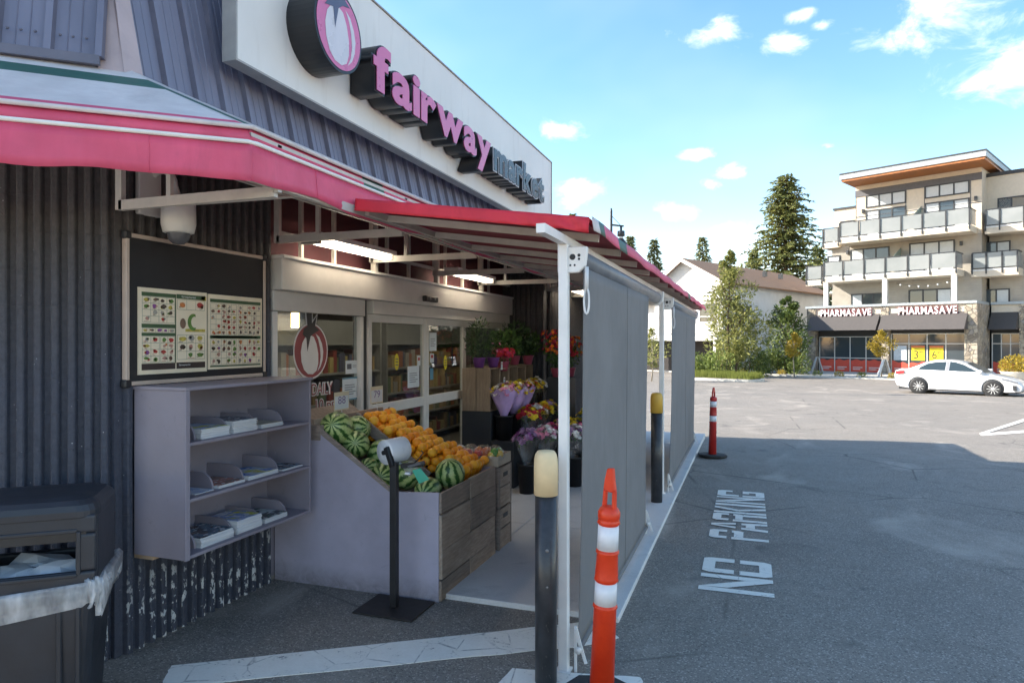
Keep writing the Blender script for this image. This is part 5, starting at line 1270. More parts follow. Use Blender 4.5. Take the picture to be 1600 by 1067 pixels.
def bouquet(p, h, r_, cols, wrap, lab, seed):
    q = random.Random(seed); t = thing('bouquet', lab, 'bouquet', tuple(p), group='cut flower bouquets'); z1_ = h * .62
    m = MB(); n_ = 26; prof = [(.03, 0), (.045, h * .3), (r_ * .78, z1_), (r_ * 1.08, h * .86)]
    vs_ = []
    for j, (rr__, zz_) in enumerate(prof):
        for k in range(n_):
            a = 2 * math.pi * k / n_; w = 1 + (.07 * math.sin(k * 3.1 + j) + q.uniform(-.04, .04)) * (j / 3); dz = (.03 * math.sin(k * 2.4) + q.uniform(-.01, .02)) if j == 3 else 0
            vs_.append(Vector(p) + Vector((rr__ * w * math.cos(a), rr__ * w * math.sin(a), zz_ + dz)))
    m.add(vs_, [(j * n_ + k, j * n_ + (k + 1) % n_, (j + 1) * n_ + (k + 1) % n_, (j + 1) * n_ + k) for j in range(3) for k in range(n_)], 0, True)
    m.build('wrap', wrap, t)
    f = MB(); keys = list(cols)
    for k in range(46):
        a = q.uniform(0, 6.28); rr__ = r_ * math.sqrt(q.random()); nrm = Vector((math.cos(a) * rr__ / r_, math.sin(a) * rr__ / r_, .9)); c = Vector(p) + Vector((rr__ * math.cos(a), rr__ * math.sin(a), h * (.80 + .20 * (1 - (rr__ / r_) ** 2)) + q.uniform(-.02, .02)))
        bloom(f, c, q.uniform(.028, .055), nrm, q, q.randrange(len(keys)))
    tag(f.build('blooms', [petals[c] for c in keys], t), kind='stuff')
    l = MB(); leaf_cloud(l, 70, Vector(p) + Vector((0, 0, h * .74)), (r_ * .95, r_ * .95, h * .22), .05, q); tag(l.build('leaves', stem_g, t), kind='stuff')
cello = film.mat
FY = 7.62
# stepped stand that carries the buckets
fs = thing('flower_stand', 'dark stepped stand carrying tiers of flower buckets', 'stand', (-2.8, FY, SLABZ))
MB().box(-3.34, -2.955, FY, 9.36, SLABZ, .945).build('step', plain('stand_dark', (.02, .022, .028), .6), fs, bevel=.004)
MB().box(-2.95, -2.66, FY, 9.36, SLABZ, .60).build('step', MATS['stand_dark'], fs, bevel=.004); MB().box(-2.655, -2.47, FY + .25, 9.36, SLABZ, .30).build('step', MATS['stand_dark'], fs, bevel=.004)
names = ['nearest', 'second nearest', 'third', 'fourth', 'farthest']
def apple_box(x0, x1, y0, y1, z0, z1, lab):
    t = thing('apple_box', lab, 'crate', ((x0 + x1) / 2, y0, z0), group='apple boxes along the flower display'); xm = (x0 + x1) / 2
    MB().box(x0, xm - .003, y0, y0 + .016, z0, z1).build('board', wood_apple, t, bevel=.003); MB().box(xm + .003, x1, y0, y0 + .016, z0, z1).build('board', wood_apple, t, bevel=.003)
    MB().box(x0, x1, y1 - .016, y1, z0, z1).build('end_board', wood_apple, t); MB().box(x0, x1 - .002, y0 + .017, y1 - .017, z0, z0 + .012).build('floor_board', wood_apple, t); MB().box(x0, x1 - .002, y0 + .017, y1 - .017, z1 - .012, z1).build('top_board', wood_apple, t)
    MB().box(x0, x0 + .012, y0 + .017, y1 - .017, z0 + .013, z1 - .013).build('back_board', wood_apple, t)
for k in range(5):
    apple_box(-3.335, -2.965, FY + .345 * k, FY + .345 * k + .338, .947, 1.47 - .015 * (k % 2), names[k] + ' upright wooden apple box in the row carrying potted plants')
sch = [(('yellow', 'pink', 'white'), purple_w), (('orange', 'yellow', 'pink'), purple_w), (('white', 'yellow'), cello), (('yellow', 'orange'), cello), (('pink', 'lilac', 'white'), cello), (('red', 'white'), cello)]
tierA = [(-2.83, 7.74, sch[0]), (-2.80, 8.02, sch[0]), (-2.79, 8.32, sch[1]), (-2.80, 8.62, (('orange', 'yellow', 'white'), cello)), (-2.80, 8.94, sch[2])]
tierB = [(-2.58, 7.95, (('yellow', 'red'), cello)), (-2.56, 8.23, (('red', 'white'), cello)), (-2.57, 8.50, (('yellow', 'orange'), cello)), (-2.56, 8.80, (('yellow', 'lilac'), cello))]
tierC = [(-2.44, 7.46, (('pink', 'lilac', 'purple'), cello)), (-2.30, 7.74, (('pink', 'white'), cello)), (-2.32, 8.02, (('magenta', 'pink'), cello)), (-2.28, 8.32, (('white', 'pink', 'yellow'), cello)), (-2.24, 8.64, (('yellow',), cello))]
for tn, tier, z0, hb, hf, rr__ in (('top', tierA, .60, .30, .44, .165), ('middle', tierB, .30, .30, .44, .15), ('floor', tierC, SLABZ, .34, .46, .155)):
    for k, (x, y_, (cols, wrap)) in enumerate(tier):
        word = ' and '.join(cols)
        bucket(Vector((x, y_, z0)), .115, hb, '%s black flower bucket on the %s tier' % (names[k], tn))
        bouquet(Vector((x, y_, z0 + hb - .16)), hf + .1, rr__, cols, wrap, '%s bouquet of %s flowers on the %s tier' % (names[k], word, tn), 100 + k * 7 + len(tn))
# a second, shorter run farther along behind the post
for k, (x, y_, cols) in enumerate(((-2.02, 8.02, ('white', 'lilac')), (-1.98, 8.36, ('pink', 'magenta')), (-1.94, 8.72, ('yellow', 'white')), (-1.98, 9.1, ('red', 'pink')), (-1.66, 8.9, ('yellow',)), (-1.62, 9.3, ('orange', 'yellow')), (-1.6, 9.75, ('white', 'pink')))):
    side_ = 'front row' if k < 4 else 'row nearest the grey shade'; kk_ = k if k < 4 else k - 4
    bucket(Vector((x, y_, SLABZ)), .12, .36, '%s black flower bucket in the %s of the floor display' % (names[kk_], side_)); bouquet(Vector((x, y_, .20)), .56, .17, cols, cello, '%s bouquet of %s flowers in the %s' % (names[kk_], ' and '.join(cols), side_), 400 + k)
for k, (x, y_) in enumerate(((-2.2, 9.5), (-2.15, 10.0), (-2.2, 10.5))):
    bucket(Vector((x, y_, SLABZ)), .13, .36, ['nearest', 'middle', 'farthest'][k] + ' black bucket seen past the shade edge behind the awning post'); bouquet(Vector((x, y_, .22)), .6, .16, [('yellow',), ('yellow', 'white'), ('red', 'orange')][k], cello, ['all-yellow', 'yellow and white', 'red and orange'][k] + ' bouquet seen past the shade edge behind the awning post', 300 + k)
# potted plants on the apple boxes
pot_p = plain('pot_purple', (.16, .05, .24), .35); pot_k = plain('pot_wrap_pink', (.40, .08, .14), .35)
def potted(p, potm, h, rad, lm_, lab, seed, n_=160, size=.06, blooms=None, nb=0):
    q = random.Random(seed); t = thing('potted_plant', lab, 'potted plant', tuple(p), group='potted plants over the flower display')
    MB().lathe([(.055, 0), (.082, .12), (.088, .125), (.08, .125), (.07, .10), (0, .10)], 18, c=p).build('pot', potm, t)
    for k in range(5):
        a = k * 1.26; MB().tube([Vector(p) + Vector((.02 * math.cos(a), .02 * math.sin(a), .1)), Vector(p) + Vector((rad * .5 * math.cos(a), rad * .5 * math.sin(a), .12 + h * .8))], .004, 5).build('stem', lm_, t)
    l = MB(); leaf_cloud(l, n_, Vector(p) + Vector((0, 0, .14 + h * .45)), (rad, rad, h * .6), size, q, zb=-.8); tag(l.build('foliage', lm_, t), kind='stuff')
    if blooms:
        f = MB()
        for _ in range(nb):
            a = q.uniform(0, 6.28); rr__ = rad * math.sqrt(q.random()) * 1.05; c = Vector(p) + Vector((rr__ * math.cos(a), rr__ * math.sin(a), .14 + h * q.uniform(.35, 1.05))); bloom(f, c, q.uniform(.02, .034), Vector((math.cos(a), math.sin(a) - .4, .6)), q, q.randrange(len(blooms)))
        tag(f.build('blooms', [petals[b] for b in blooms], t), kind='stuff')
zt = 1.475
potted(Vector((-3.16, 7.74, zt)), pot_p, .46, .20, dark_leaf, 'tall dark leafy plant in a purple pot, nearest on the apple boxes', 1, 420, .055)
potted(Vector((-3.04, 7.92, zt)), pot_p, .16, .09, dark_leaf, 'small plant with one pink bloom in a purple pot', 2, 50, .05, ('pink',), 3)
potted(Vector((-3.02, 8.22, zt - .06)), pot_k, .14, .14, stem_g, 'magenta flowering plant spilling over the apple box', 3, 60, .05, ('magenta', 'red'), 130)
potted(Vector((-3.1, 8.5, zt)), pot_k, .34, .25, stem_g, 'broad green leafy plant in the middle of the apple boxes', 4, 420, .085)
potted(Vector((-3.08, 8.85, zt)), pot_k, .46, .26, dark_leaf, 'tall dark plant beyond the green one on the apple boxes', 5, 480, .085)
potted(Vector((-2.98, 9.15, zt)), pot_k, .34, .18, stem_g, 'bushy green plant at the far end of the apple boxes', 6, 380, .075)
st_r = thing('plant_stand', 'dark stand with tall red flowers at the far end', 'stand', (-2.5, 9.2, SLABZ)); MB().box(-2.66, -2.34, 9.0, 9.36, SLABZ, 1.3).build('box', MATS['stand_dark'], st_r, bevel=.004)
potted(Vector((-2.55, 9.12, 1.302)), pot_k, .5, .2, stem_g, 'tall plant with red and orange flowers near the awning post', 7, 300, .07, ('red', 'orange', 'magenta'), 190)
potted(Vector((-2.40, 9.30, 1.302)), pot_k, .40, .16, stem_g, 'red flowering plant seen on both sides of the awning post', 8, 220, .07, ('red', 'orange'), 130)
for k, (px, py) in enumerate(((784, 571), (788, 595))):
    p = onX(px, py, -2.93); t = thing('plant_tag', ['upper', 'lower'][k] + ' white price tag hanging below the magenta flowers', 'price tag', tuple(p), group='price tags'); MB().box(p.x, p.x + .002, p.y - .03, p.y + .03, p.z - .05, p.z + .05).build('tag', nmat['white'], t); MB().box(p.x + .002, p.x + .0026, p.y - .02, p.y + .02, p.z + .02, p.z + .035).build('print', nmat['red'], t)
# ================================================================== BACKGROUND: street side
EA = R(-26.8); PE = Vector((math.cos(EA), math.sin(EA), 0)); PN = Vector((math.sin(EA), -math.cos(EA), 0))
PO = st(23.4, 53.0, -.6)
def PH(px, py, o=0.0):                     # photo measurement -> (along facade, height above pavement) on a plane o metres proud
    rx, ry = ray(px); A = PO + PN * o
    det = rx * (-PE.y) - ry * (-PE.x)
    d = (A.x * (-PE.y) - A.y * (-PE.x)) / det
    t = (rx * A.y - ry * A.x) / (rx * (-PE.y) + ry * PE.x) if False else ((Vector((rx * d, ry * d, 0)) - Vector((A.x, A.y, 0))).dot(PE))
    return t, CAMH + d * (533 - py) / F + .6
# ---- pavement, kerb and planting strip in front of the far buildings
def strip(name, o0, o1, t0, t1, z0, z1, mat, kind='structure', par=None):
    m = MB(); P = [PO + PN * o + PE * t for o, t in ((o0, t0), (o0, t1), (o1, t1), (o1, t0))]
    m.add([(p.x, p.y, z0) for p in P] + [(p.x, p.y, z1) for p in P], [(0, 1, 2, 3), (7, 6, 5, 4), (0, 4, 5, 1), (1, 5, 6, 2), (2, 6, 7, 3), (3, 7, 4, 0)])
    bm_ = m; o = m.build(name, mat, par)
    if par is None: o['kind'] = kind
    return o
strip('pavement', 8.0, -8, -60, 60, -.7, -.50, walk_m)
strip('kerb', 8.16, 8.005, -60, 60, -.72, -.49, kerb_m)
soil = plain('planting_soil', (.10, .075, .05), .95)
grass_m = leaf_mat('grass_blades', (.10, .13, .02), (.24, .26, .05), .25, 3)
# ---- pharmacy building
ph = thing('pharmacy_building', 'beige four-storey building with a pharmacy below glass-railed balconies', 'building', tuple(PO), EA)
beige = plain('panel_beige', (.60, .52, .41), .7, var=.06); siding = NT('grey_siding'); zz = siding.sep(siding.obj())[2]
sw = siding.math('FRACT', siding.math('MULTIPLY', zz, 5.0)); siding.color(siding.ramp(siding.noise(2, 4), [(.3, (.31, .28, .235)), (.7, (.37, .335, .28))])); siding.rough(.7); siding.bump(sw, .6, .02)
grey_side = plain('grey_band', (.10, .10, .11), .6); white_tr = plain('trim_white', (.62, .60, .56), .5); dark_fr = plain('frame_dark', (.03, .032, .035), .45)
soffit = plain('soffit_cedar', (.36, .13, .035), .55, var=.2, scale=3); roofg = plain('roof_fascia', (.33, .36, .37), .45)
stone = NT('stone_veneer'); sc_ = stone.voro(3.4, vec=stone.obj(), out='Color'); se = stone.voro(3.4, vec=stone.obj(), feature='DISTANCE_TO_EDGE')
sr = stone.sep(sc_)[0]; stc = stone.ramp(sr, [(0, (.20, .165, .13)), (.4, (.32, .27, .20)), (.75, (.42, .36, .28)), (1, (.25, .23, .21))]); stone.color(stone.mix(stone.rng(se, .0, .05, .8, 0), stc, (.11, .10, .09))); stone.rough(.9); stone.bump(stone.rng(se, 0, .1, 0, 1), .9, .04)
awn_b = plain('awning_charcoal', (.075, .066, .062), .7); far_glass = NT('far_glass'); far_glass.color((.05, .065, .075)); far_glass.rough(.06); far_glass.b.inputs['Specular IOR Level'].default_value = .8
blind = plain('window_blind', (.50, .52, .52), .35, var=.06); frost = NT('frosted_glass'); frost.color(frost.ramp(frost.noise(.6, 3), [(.3, (.21, .225, .22)), (.7, (.28, .29, .285))])); frost.rough(.25)
redp = plain('vinyl_red', (.66, .085, .05), .5, var=.08); sign_w0 = plain('vinyl_white', (.7, .66, .62), .5)
def lbox(name, x0, x1, o0, o1, z0, z1, mat, par=None, bevel=0): return MB().box(x0, x1, -o1, -o0, z0, z1).build(name, mat, par or ph, False, bevel=bevel)
def tp(px, o=0): return PH(px, 500, o)[0]
def zp(px, py, o=0): return PH(px, py, o)[1]
TR = tp(1525)                                   # right corner of the main block
G0 = 0.0
# ground floor
lbox('shop_wall', .3, TR - .05, -6, -.35, 0, 4.9, plain('shop_dark', (.05, .05, .05), .8))
lbox('shop_fascia', .3, TR - .3, -.34, .12, 3.35, 4.95, beige); lbox('shop_cornice', -.15, TR + .12, -6, .30, 4.96, 5.14, roofg)
for a, b in ((-.05, .62), (tp(1378), tp(1390)), (TR - .62, TR)): lbox('stone_pillar', a, b, -.34, .22, 0, 4.955, stone.mat)
lbox('stone_side', TR - .001, TR + .12, -3.4, .23, 0, 4.955, stone.mat)
def shop_awning(t0, t1, z0, z1, out, par=ph):
    m = MB(); a, b, c, d = (t0, -.13, z1), (t1, -.13, z1), (t1 , -out, z0), (t0 , -out, z0); m.add([a, b, c, d, (t0, -.13, z0), (t1, -.13, z0)], [(0, 3, 2, 1), (0, 4, 3), (1, 2, 5)])
    m.build('shop_awning', awn_b, par, False, solid=.02)
z_at, z_ab = 4.42, 3.22
shop_awning(.25, tp(1376), z_ab, z_at, 1.15); shop_awning(tp(1380), tp(1513), z_ab, z_at, 1.15)
# storefront glazing
def storefront(t0, t1, z0, z1, nx, trans, o=-.30, par=ph):
    f = MB(); w = .06
    for i in range(nx + 1): x = t0 + (t1 - t0) * i / nx; f.box(x - w / 2, x + w / 2, -o - .06, -o + .02, z0, z1)
    for z in [z0, z1] + trans: f.box(t0, t1, -o - .055, -o + .015, z - w / 2, z + w / 2)
    g = f.build('storefront_frame', white_tr, par, False)
    for i in range(nx):
        x0 = t0 + (t1 - t0) * i / nx + w / 2; x1 = t0 + (t1 - t0) * (i + 1) / nx - w / 2
        for za, zb in zip([z0] + trans, trans + [z1]): MB().box(x0, x1, -o - .025, -o - .015, za + .03, zb - .03).build('pane', far_glass.mat, g, False)
    return g
ta, tb = .75, tp(1377); sf1 = storefront(ta, tb, .08, 2.75, 4, [1.15])
tc_, td = tp(1391), TR - .66; sf2 = storefront(tc_, td, .08, 2.95, 4, [2.25])
def vinyl(x0, x1, h0, h1, seed, par, o=-.30):
    q = random.Random(seed); n_ = 8; pts = [(x0, .12), (x1, .12)] + [(x1 - (x1 - x0) * k / n_, h0 + (h1 - h0) * (1 - k / n_) + .05 * math.sin(k * 1.2 + seed)) for k in range(n_ + 1)]
    MB().prism(pts, lambda u, v_, d: (u, d, v_), -o - .03, -o - .038).build('window_vinyl', redp, par, False)
    for k in range(2): MB().box(x0 + (x1 - x0) * .15, x1 - (x1 - x0) * (.2 + .15 * k), -o - .042, -o - .039, .42 - .14 * k, .48 - .14 * k).build('vinyl_print', sign_w0, par, False)
wq = (tb - ta) / 4
for i in range(4): vinyl(ta + wq * i + .04, ta + wq * (i + 1) - .04, 1.02, 1.0, i, sf1)
wq2 = (td - tc_) / 4
for i, (a, b) in enumerate(((1.0, .8), (.85, .95), (1.0, 1.05), (1.0, .7))): vinyl(tc_ + wq2 * i + .04, tc_ + wq2 * (i + 1) - .04, a, b, 5 + i, sf2)
sign_k = plain('print_black', (.05, .045, .02), .5)
MX = Matrix(((1, 0, 0, 0), (0, 0, -1, 0), (0, 1, 0, 0), (0, 0, 0, 1)))      # text x->x, y->z, normal->-y
def ltext(name, body, x0, x1, z, size, ext, mat, o, par, off=0.0):
    me_ = text_mesh(name, body, size, ext, mat, off); lo, hi = mesh_extent(me_); k = (x1 - x0) / (hi - lo); me_.transform(MX @ Matrix.Diagonal((k, 1, 1, 1)) @ Matrix.Translation((-lo, 0, 0)))
    q = link(name, me_, par); q.location = (x0, -o, z); return q
pw2 = plain('poster_white', (.55, .60, .64), .5); py2 = plain('poster_yellow', (.72, .55, .02), .5); po2 = plain('poster_orange', (.65, .16, .04), .5)
for i, mt in ((0, pw2), (1, py2), (2, py2)):
    x = tc_ + wq2 * (i + .5); t_ = lbox('window_poster', x - .42, x + .42, -.27, -.262, 1.05, 2.1, mt, sf2)
    if i:
        ltext('poster_price', '36'[i - 1], x - .26, x + .02, 1.2, .8, .002, sign_k, .259 - .52, sf2); ltext('poster_cents', '99', x + .06, x + .30, 1.5, .36, .002, sign_k, .259 - .52, sf2)
    if i: lbox('poster_header', x - .42, x + .42, -.262, -.258, 1.95, 2.1, po2, sf2)
sign_w = plain('sign_white', (.72, .72, .72), .4, var=.03); sign_r = plain('sign_red', (.42, .012, .03), .4)
for k, (pa_, pb_) in enumerate(((1283, 1362), (1404, 1496))):
    x0, x1 = tp(pa_, .2), tp(pb_, .2); zb_ = 4.33
    sgn = thing('shop_sign', ['left', 'right'][k] + ' white PHARMASAVE letter sign with red sides above the charcoal awning', 'sign', tuple(PO + PE * x0 + PN * .2 + Vector((0, 0, zb_))), EA)
    xx = 0.0; word = 'PHARMASAVE'; ext_ = []
    for ch in word:
        mm_ = text_mesh('l', ch, .72, 0, sign_w, .02); ext_.append(mesh_extent(mm_)); bpy.data.meshes.remove(mm_)
    tot = sum(b - a for a, b in ext_) + .035 * 9; ks = (x1 - x0) / tot
    for ch, (a, b) in zip(word, ext_):
        bd = text_mesh('letter', ch, .72, .09, sign_r, .035); bd.transform(MX @ Matrix.Diagonal((ks, 1, 1, 1)) @ Matrix.Translation((-a, 0, 0))); q = link('letter', bd, sgn); q.location = (xx, 0, 0)
        fc = text_mesh('letter_face', ch, .72, .01, sign_w, .02); fc.transform(MX @ Matrix.Diagonal((ks, 1, 1, 1)) @ Matrix.Translation((-a, 0, 0))); q2 = link('letter_face', fc, q); q2.location = (0, -.095, 0)
        xx += (b - a + .035) * ks
# upper floors
OW = -2.0
tl, tr_ = tp(1337, OW), tp(1534, OW)
lbox('upper_wall', tp(1300, OW), tr_, -12, OW, 4.9, 9.9, siding.mat); lbox('upper_wall', tl, tr_, -12, OW, 9.9, 14.45, beige)
lbox('upper_wing', tp(1304, OW - 1), tl, -12, OW - 1.0, 9.9, 13.0, beige); lbox('wing_cap', tp(1302, OW - 1), tl + .02, -12, OW - .9, 13.0, 13.15, dark_fr)
lbox('wall_band', tl - .02, tr_ + .02, OW, OW + .05, 13.6, 14.1, grey_side); lbox('wall_reveal', tl, tr_, OW, OW + .03, 12.02, 12.08, grey_side)
for px in (1337, 1415, 1444, 1516): lbox('wall_joint', tp(px, OW), tp(px, OW) + .04, OW, OW + .02, 10, 13.6, grey_side)
# roof with deep cedar eaves
rt0, rt1 = tp(1312, .4), tp(1541, .4)
ro_ = lbox('roof_slab', rt0, rt1, -10, .4, 14.62, 14.98, roofg); lbox('soffit', rt0 + .1, rt1 - .1, -9.9, .32, 14.46, 14.615, soffit, ro_); lbox('roof_edge', rt0 - .03, rt1 + .03, -10, .43, 14.985, 15.08, dark_fr, ro_)
# windows
def window(px0, px1, zb_, zt_, n_, o=OW, panes=None):
    x0, x1 = tp(px0, o), tp(px1, o); w = .09
    f = MB()
    for i in range(n_ + 1): x = x0 + (x1 - x0) * i / n_; f.box(x - w / 2, x + w / 2, -o - .07, -o + .05, zb_, zt_)
    for z in (zb_, zt_): f.box(x0 - w / 2, x1 + w / 2, -o - .072, -o + .05, z - w / 2, z + w / 2)
    g = f.build('window', dark_fr, ph, False)
    for i in range(n_):
        a, b = x0 + (x1 - x0) * i / n_ + w / 2, x0 + (x1 - x0) * (i + 1) / n_ - w / 2
        MB().box(a, b, -o - .03, -o - .02, zb_ + w / 2, zt_ - w / 2).build('pane', (blind if (panes or 'b' * n_)[i] == 'b' else far_glass.mat), g, False)
zq = lambda px, py, o=OW: zp(px, py, o)
window(1354, 1415, zq(1385, 320), zq(1385, 302), 3); window(1446, 1514, zq(1480, 305), zq(1480, 287), 3)
window(1354, 1415, 10.25, zq(1385, 326), 3, panes='bgg'); window(1446, 1514, 10.25, zq(1480, 314), 3, panes='bgb')
window(1330, 1389, 7.3, zq(1360, 388), 3, panes='bgg'); window(1422, 1491, 7.3, zq(1456, 378), 3)
window(1331, 1382, 5.2, zq(1356, 459), 3, panes='bgg'); window(1421, 1487, 5.2, zq(1456, 452), 3, panes='ggb')
window(1314, 1335, 10.3, zq(1325, 342), 1, OW - 1.0); window(1294, 1312, 7.3, zq(1303, 400), 1, OW)
# balconies: slab, posts and one glass panel each
rail_m = dark_fr
def balcony(bounds, o, zd, back, th=.42, left=None):
    xs = [tp(p, o) for p in bounds]; sl_ = lbox('balcony_slab', xs[0] - .05, xs[-1] + .05, back, o, zd - th, zd, beige); lbox('slab_edge', xs[0] - .06, xs[-1] + .06, o, o + .03, zd - .12, zd + .01, white_tr, sl_)
    rl = lbox('balcony_rail', xs[0], xs[-1], o - .03, o + .03, zd + 1.12, zd + 1.18, rail_m)
    for i, x in enumerate(xs): lbox('rail_post', x - .04, x + .04, o + .002, o + .07, zd - .32, zd + 1.12, rail_m, rl)
    for a, b in zip(xs, xs[1:]): lbox('glass_panel', a + .06, b - .06, o - .012, o + .0, zd + .10, zd + 1.10, frost.mat, rl)
    x = xs[-1]                                  # return along the right end
    lbox('glass_panel', x - .012, x, back + .3, o - .06, zd + .10, zd + 1.10, frost.mat, rl); lbox('side_rail', x - .03, x + .03, back + .2, o - .03, zd + 1.12, zd + 1.18, rail_m, rl)
    x = xs[0]; lbox('glass_panel', x, x + .012, back + .3, o - .06, zd + .10, zd + 1.10, frost.mat, rl); lbox('side_rail', x - .03, x + .03, back + .2, o - .03, zd + 1.121, zd + 1.181, rail_m, rl)
d1 = zp(1494, 392, 0) - 1.18; d2 = zp(1515, 323, 0) - 1.18
balcony([1287, 1317, 1350, 1383, 1418, 1453, 1494], 0.0, d1, OW); balcony([1312, 1342, 1375, 1408, 1441, 1478, 1515], 0.0, d2, OW)
balcony([1260, 1284], -1.6, d1 - .05, -4.0); balcony([1286, 1310], -1.6, d2 - .05, -4.0)
for px in (1291, 1383, 1491): x = tp(px, -.15); lbox('balcony_column', x - .16, x + .16, -.3, 0.0 - .02, 5.14, d1 - .43, white_tr)
for zd, px in ((d1, 1398), (d2, 1430)):         # glass screens dividing neighbours
    x = tp(px, -.6); m = MB(); pts = [(-OW, zd + .1), (.25, zd + .1), (.25, zd + 1.2), (-OW, zd + 2.0)]; m.add([(x, u, v_) for u, v_ in pts], [(0, 1, 2, 3)]); m.build('privacy_screen', plain('screen_glass', (.25, .32, .28), .2), ph, False, solid=.03)
for px, py in ((1525, 310), (1349, 330), (1502, 380), (1325, 394)): x, z_ = PH(px, py, OW); lbox('wall_lamp', x - .08, x + .08, OW, OW + .16, z_ - .15, z_ + .15, dark_fr)
# string lights under the lower balcony
xs = [tp(p, -.4) for p in (1400, 1488)]
MB().tube([(xs[0] + (xs[1] - xs[0]) * k / 12, .4, d1 - .75 - .25 * math.sin(math.pi * k / 12)) for k in range(13)], .012, 5).build('string_light_wire', dark_fr, ph, False)
for k in range(1, 12, 2): MB().lathe([(0, -.07), (.06, -.02), (.05, .04), (0, .06)], 8, c=(xs[0] + (xs[1] - xs[0]) * k / 12, .4, d1 - .82 - .25 * math.sin(math.pi * k / 12))).build('bulb', sign_w, ph, False)
# wing set back on the right
WO = -3.4
wl0 = TR + .1
lbox('wing_wall', wl0, wl0 + 26, -14, WO, 4.9, 13.9, siding.mat); lbox('wing_top', tr_, wl0 + 26, -14, WO + .03, 11.6, 13.95, beige); lbox('wing_roof', tr_, wl0 + 26.2, -14, WO + .12, 13.96, 14.2, dark_fr)
lbox('wing_shop', wl0 + .05, wl0 + 26, -14, WO - .3, 0, 4.9, MATS['shop_dark']); lbox('wing_fascia', wl0 + .13, wl0 + 26, WO - .3, WO + .1, 3.35, 4.95, beige); lbox('wing_cornice', wl0 + .13, wl0 + 26, WO - .3, WO + .3, 4.96, 5.14, roofg)
shop_awn_x0 = tp(1547, WO) + .1
m = MB(); t0, t1 = shop_awn_x0, tp(1592, WO); m.add([(t0, -WO - .13, z_at), (t1, -WO - .13, z_at), (t1, -WO - 1.15, z_ab), (t0, -WO - 1.15, z_ab), (t0, -WO - .13, z_ab), (t1, -WO - .13, z_ab)], [(0, 3, 2, 1), (0, 4, 3), (1, 2, 5)]); m.build('shop_awning', awn_b, ph, False, solid=.02)
lbox('stone_pillar', tp(1594, WO), tp(1610, WO), WO - .3, WO + .3, 0, 4.955, stone.mat)
sf3 = storefront(shop_awn_x0, tp(1593, WO), .08, 2.95, 3, [2.25], o=WO - .2); vinyl(shop_awn_x0 + .04, tp(1593, WO) - .04, 1.0, .85, 3, sf3, o=WO - .2)
for (a, b, c, d, n_) in ((1560, 1602, 325, 308, 2), (1538, 1578, 398, 378, 2), (1537, 1577, 476, 452, 2)): window(a, b, zq((a + b) / 2, c, WO), zq((a + b) / 2, d, WO), n_, WO, 'gb')
balcony([1519, 1541, 1566, 1590], WO + 1.7, d1 - .02, WO, .5); balcony([1540, 1562, 1600, 1640], WO + 1.7, d2 - .02, WO, .5)

# ---- white house beyond the lot, same street line
HO = st(15.7, 50.0, -.6)
hs_ = thing('white_house', 'white gabled house with brown shingle roof behind the tall tree', 'house', tuple(HO), EA)
# local x right along the gable front, y away
hw, hd_, he, hr = 6.0, 19.0, 6.9, 8.75
clap = NT('white_clapboard'); cz = clap.math('FRACT', clap.math('MULTIPLY', clap.sep(clap.obj())[2], 6.0)); clap.color(clap.ramp(clap.noise(1, 4), [(.3, (.56, .55, .53)), (.7, (.63, .62, .60))])); clap.rough(.65); clap.bump(cz, .5, .02)
stuc = plain('stucco_pale', (.66, .66, .65), .85, var=.08, scale=1.0); shing = NT('brown_shingles'); shn = shing.noise(14, 4, .7); shing.color(shing.ramp(shn, [(.3, (.21, .12, .07)), (.7, (.34, .21, .13))])); shing.rough(.9); shing.bump(shing.math('FRACT', shing.math('MULTIPLY', shing.sep(shing.obj())[0], 6)), .4, .02)
m = MB(); ap = -hw * .55
m.add([(-hw, 0, 0), (0, 0, 0), (0, 0, he), (ap, 0, hr), (-hw, 0, he - .1)], [(0, 1, 2, 3, 4)], 0); m.add([(0, 0, 0), (0, hd_, 0), (0, hd_, he), (0, 0, he)], [(0, 1, 2, 3)], 1); m.add([(-hw, 0, 0), (-hw, 0, he), (-hw, hd_, he), (-hw, hd_, 0)], [(0, 1, 2, 3)], 1); m.add([(-hw, hd_, 0), (0, hd_, 0), (0, hd_, he), (ap, hd_, hr), (-hw, hd_, he - .1)], [(4, 3, 2, 1, 0)], 1)
m.build('wall', [clap.mat, stuc], hs_, False)
rfm = MB(); ov = .45
def slope_z(x, side): return hr + .06 - (x - ap) * (hr - he) / (0 - ap) if side > 0 else hr + .06 + (x - ap) * (hr - he + .1) / (ap + hw)
a = [(ap, -ov, hr + .06), (0.5, -ov, slope_z(.5, 1)), (.5, hd_ + ov, slope_z(.5, 1)), (ap, hd_ + ov, hr + .06)]; b = [(ap, -ov, hr + .06), (ap, hd_ + ov, hr + .06), (-hw - .5, hd_ + ov, slope_z(-hw - .5, -1)), (-hw - .5, -ov, slope_z(-hw - .5, -1))]
rfm.add(a, [(0, 1, 2, 3)]); rfm.add(b, [(0, 1, 2, 3)]); rr_o = rfm.build('roof', shing.mat, hs_, False, solid=.14)
bg = MB(); bg.beam((ap, -ov - .05, hr - .03), (.52, -ov - .05, slope_z(.52, 1) - .09), .05, .26); bg.beam((ap, -ov - .05, hr - .03), (-hw - .52, -ov - .05, slope_z(-hw - .52, -1) - .09), .05, .26); bg.build('bargeboard', white_tr, rr_o, False)
for yv in (9, 12): MB().box(-1.3, -1.0, yv, yv + .3, 7.9, 8.35).build('roof_vent', dark_fr, rr_o, False)
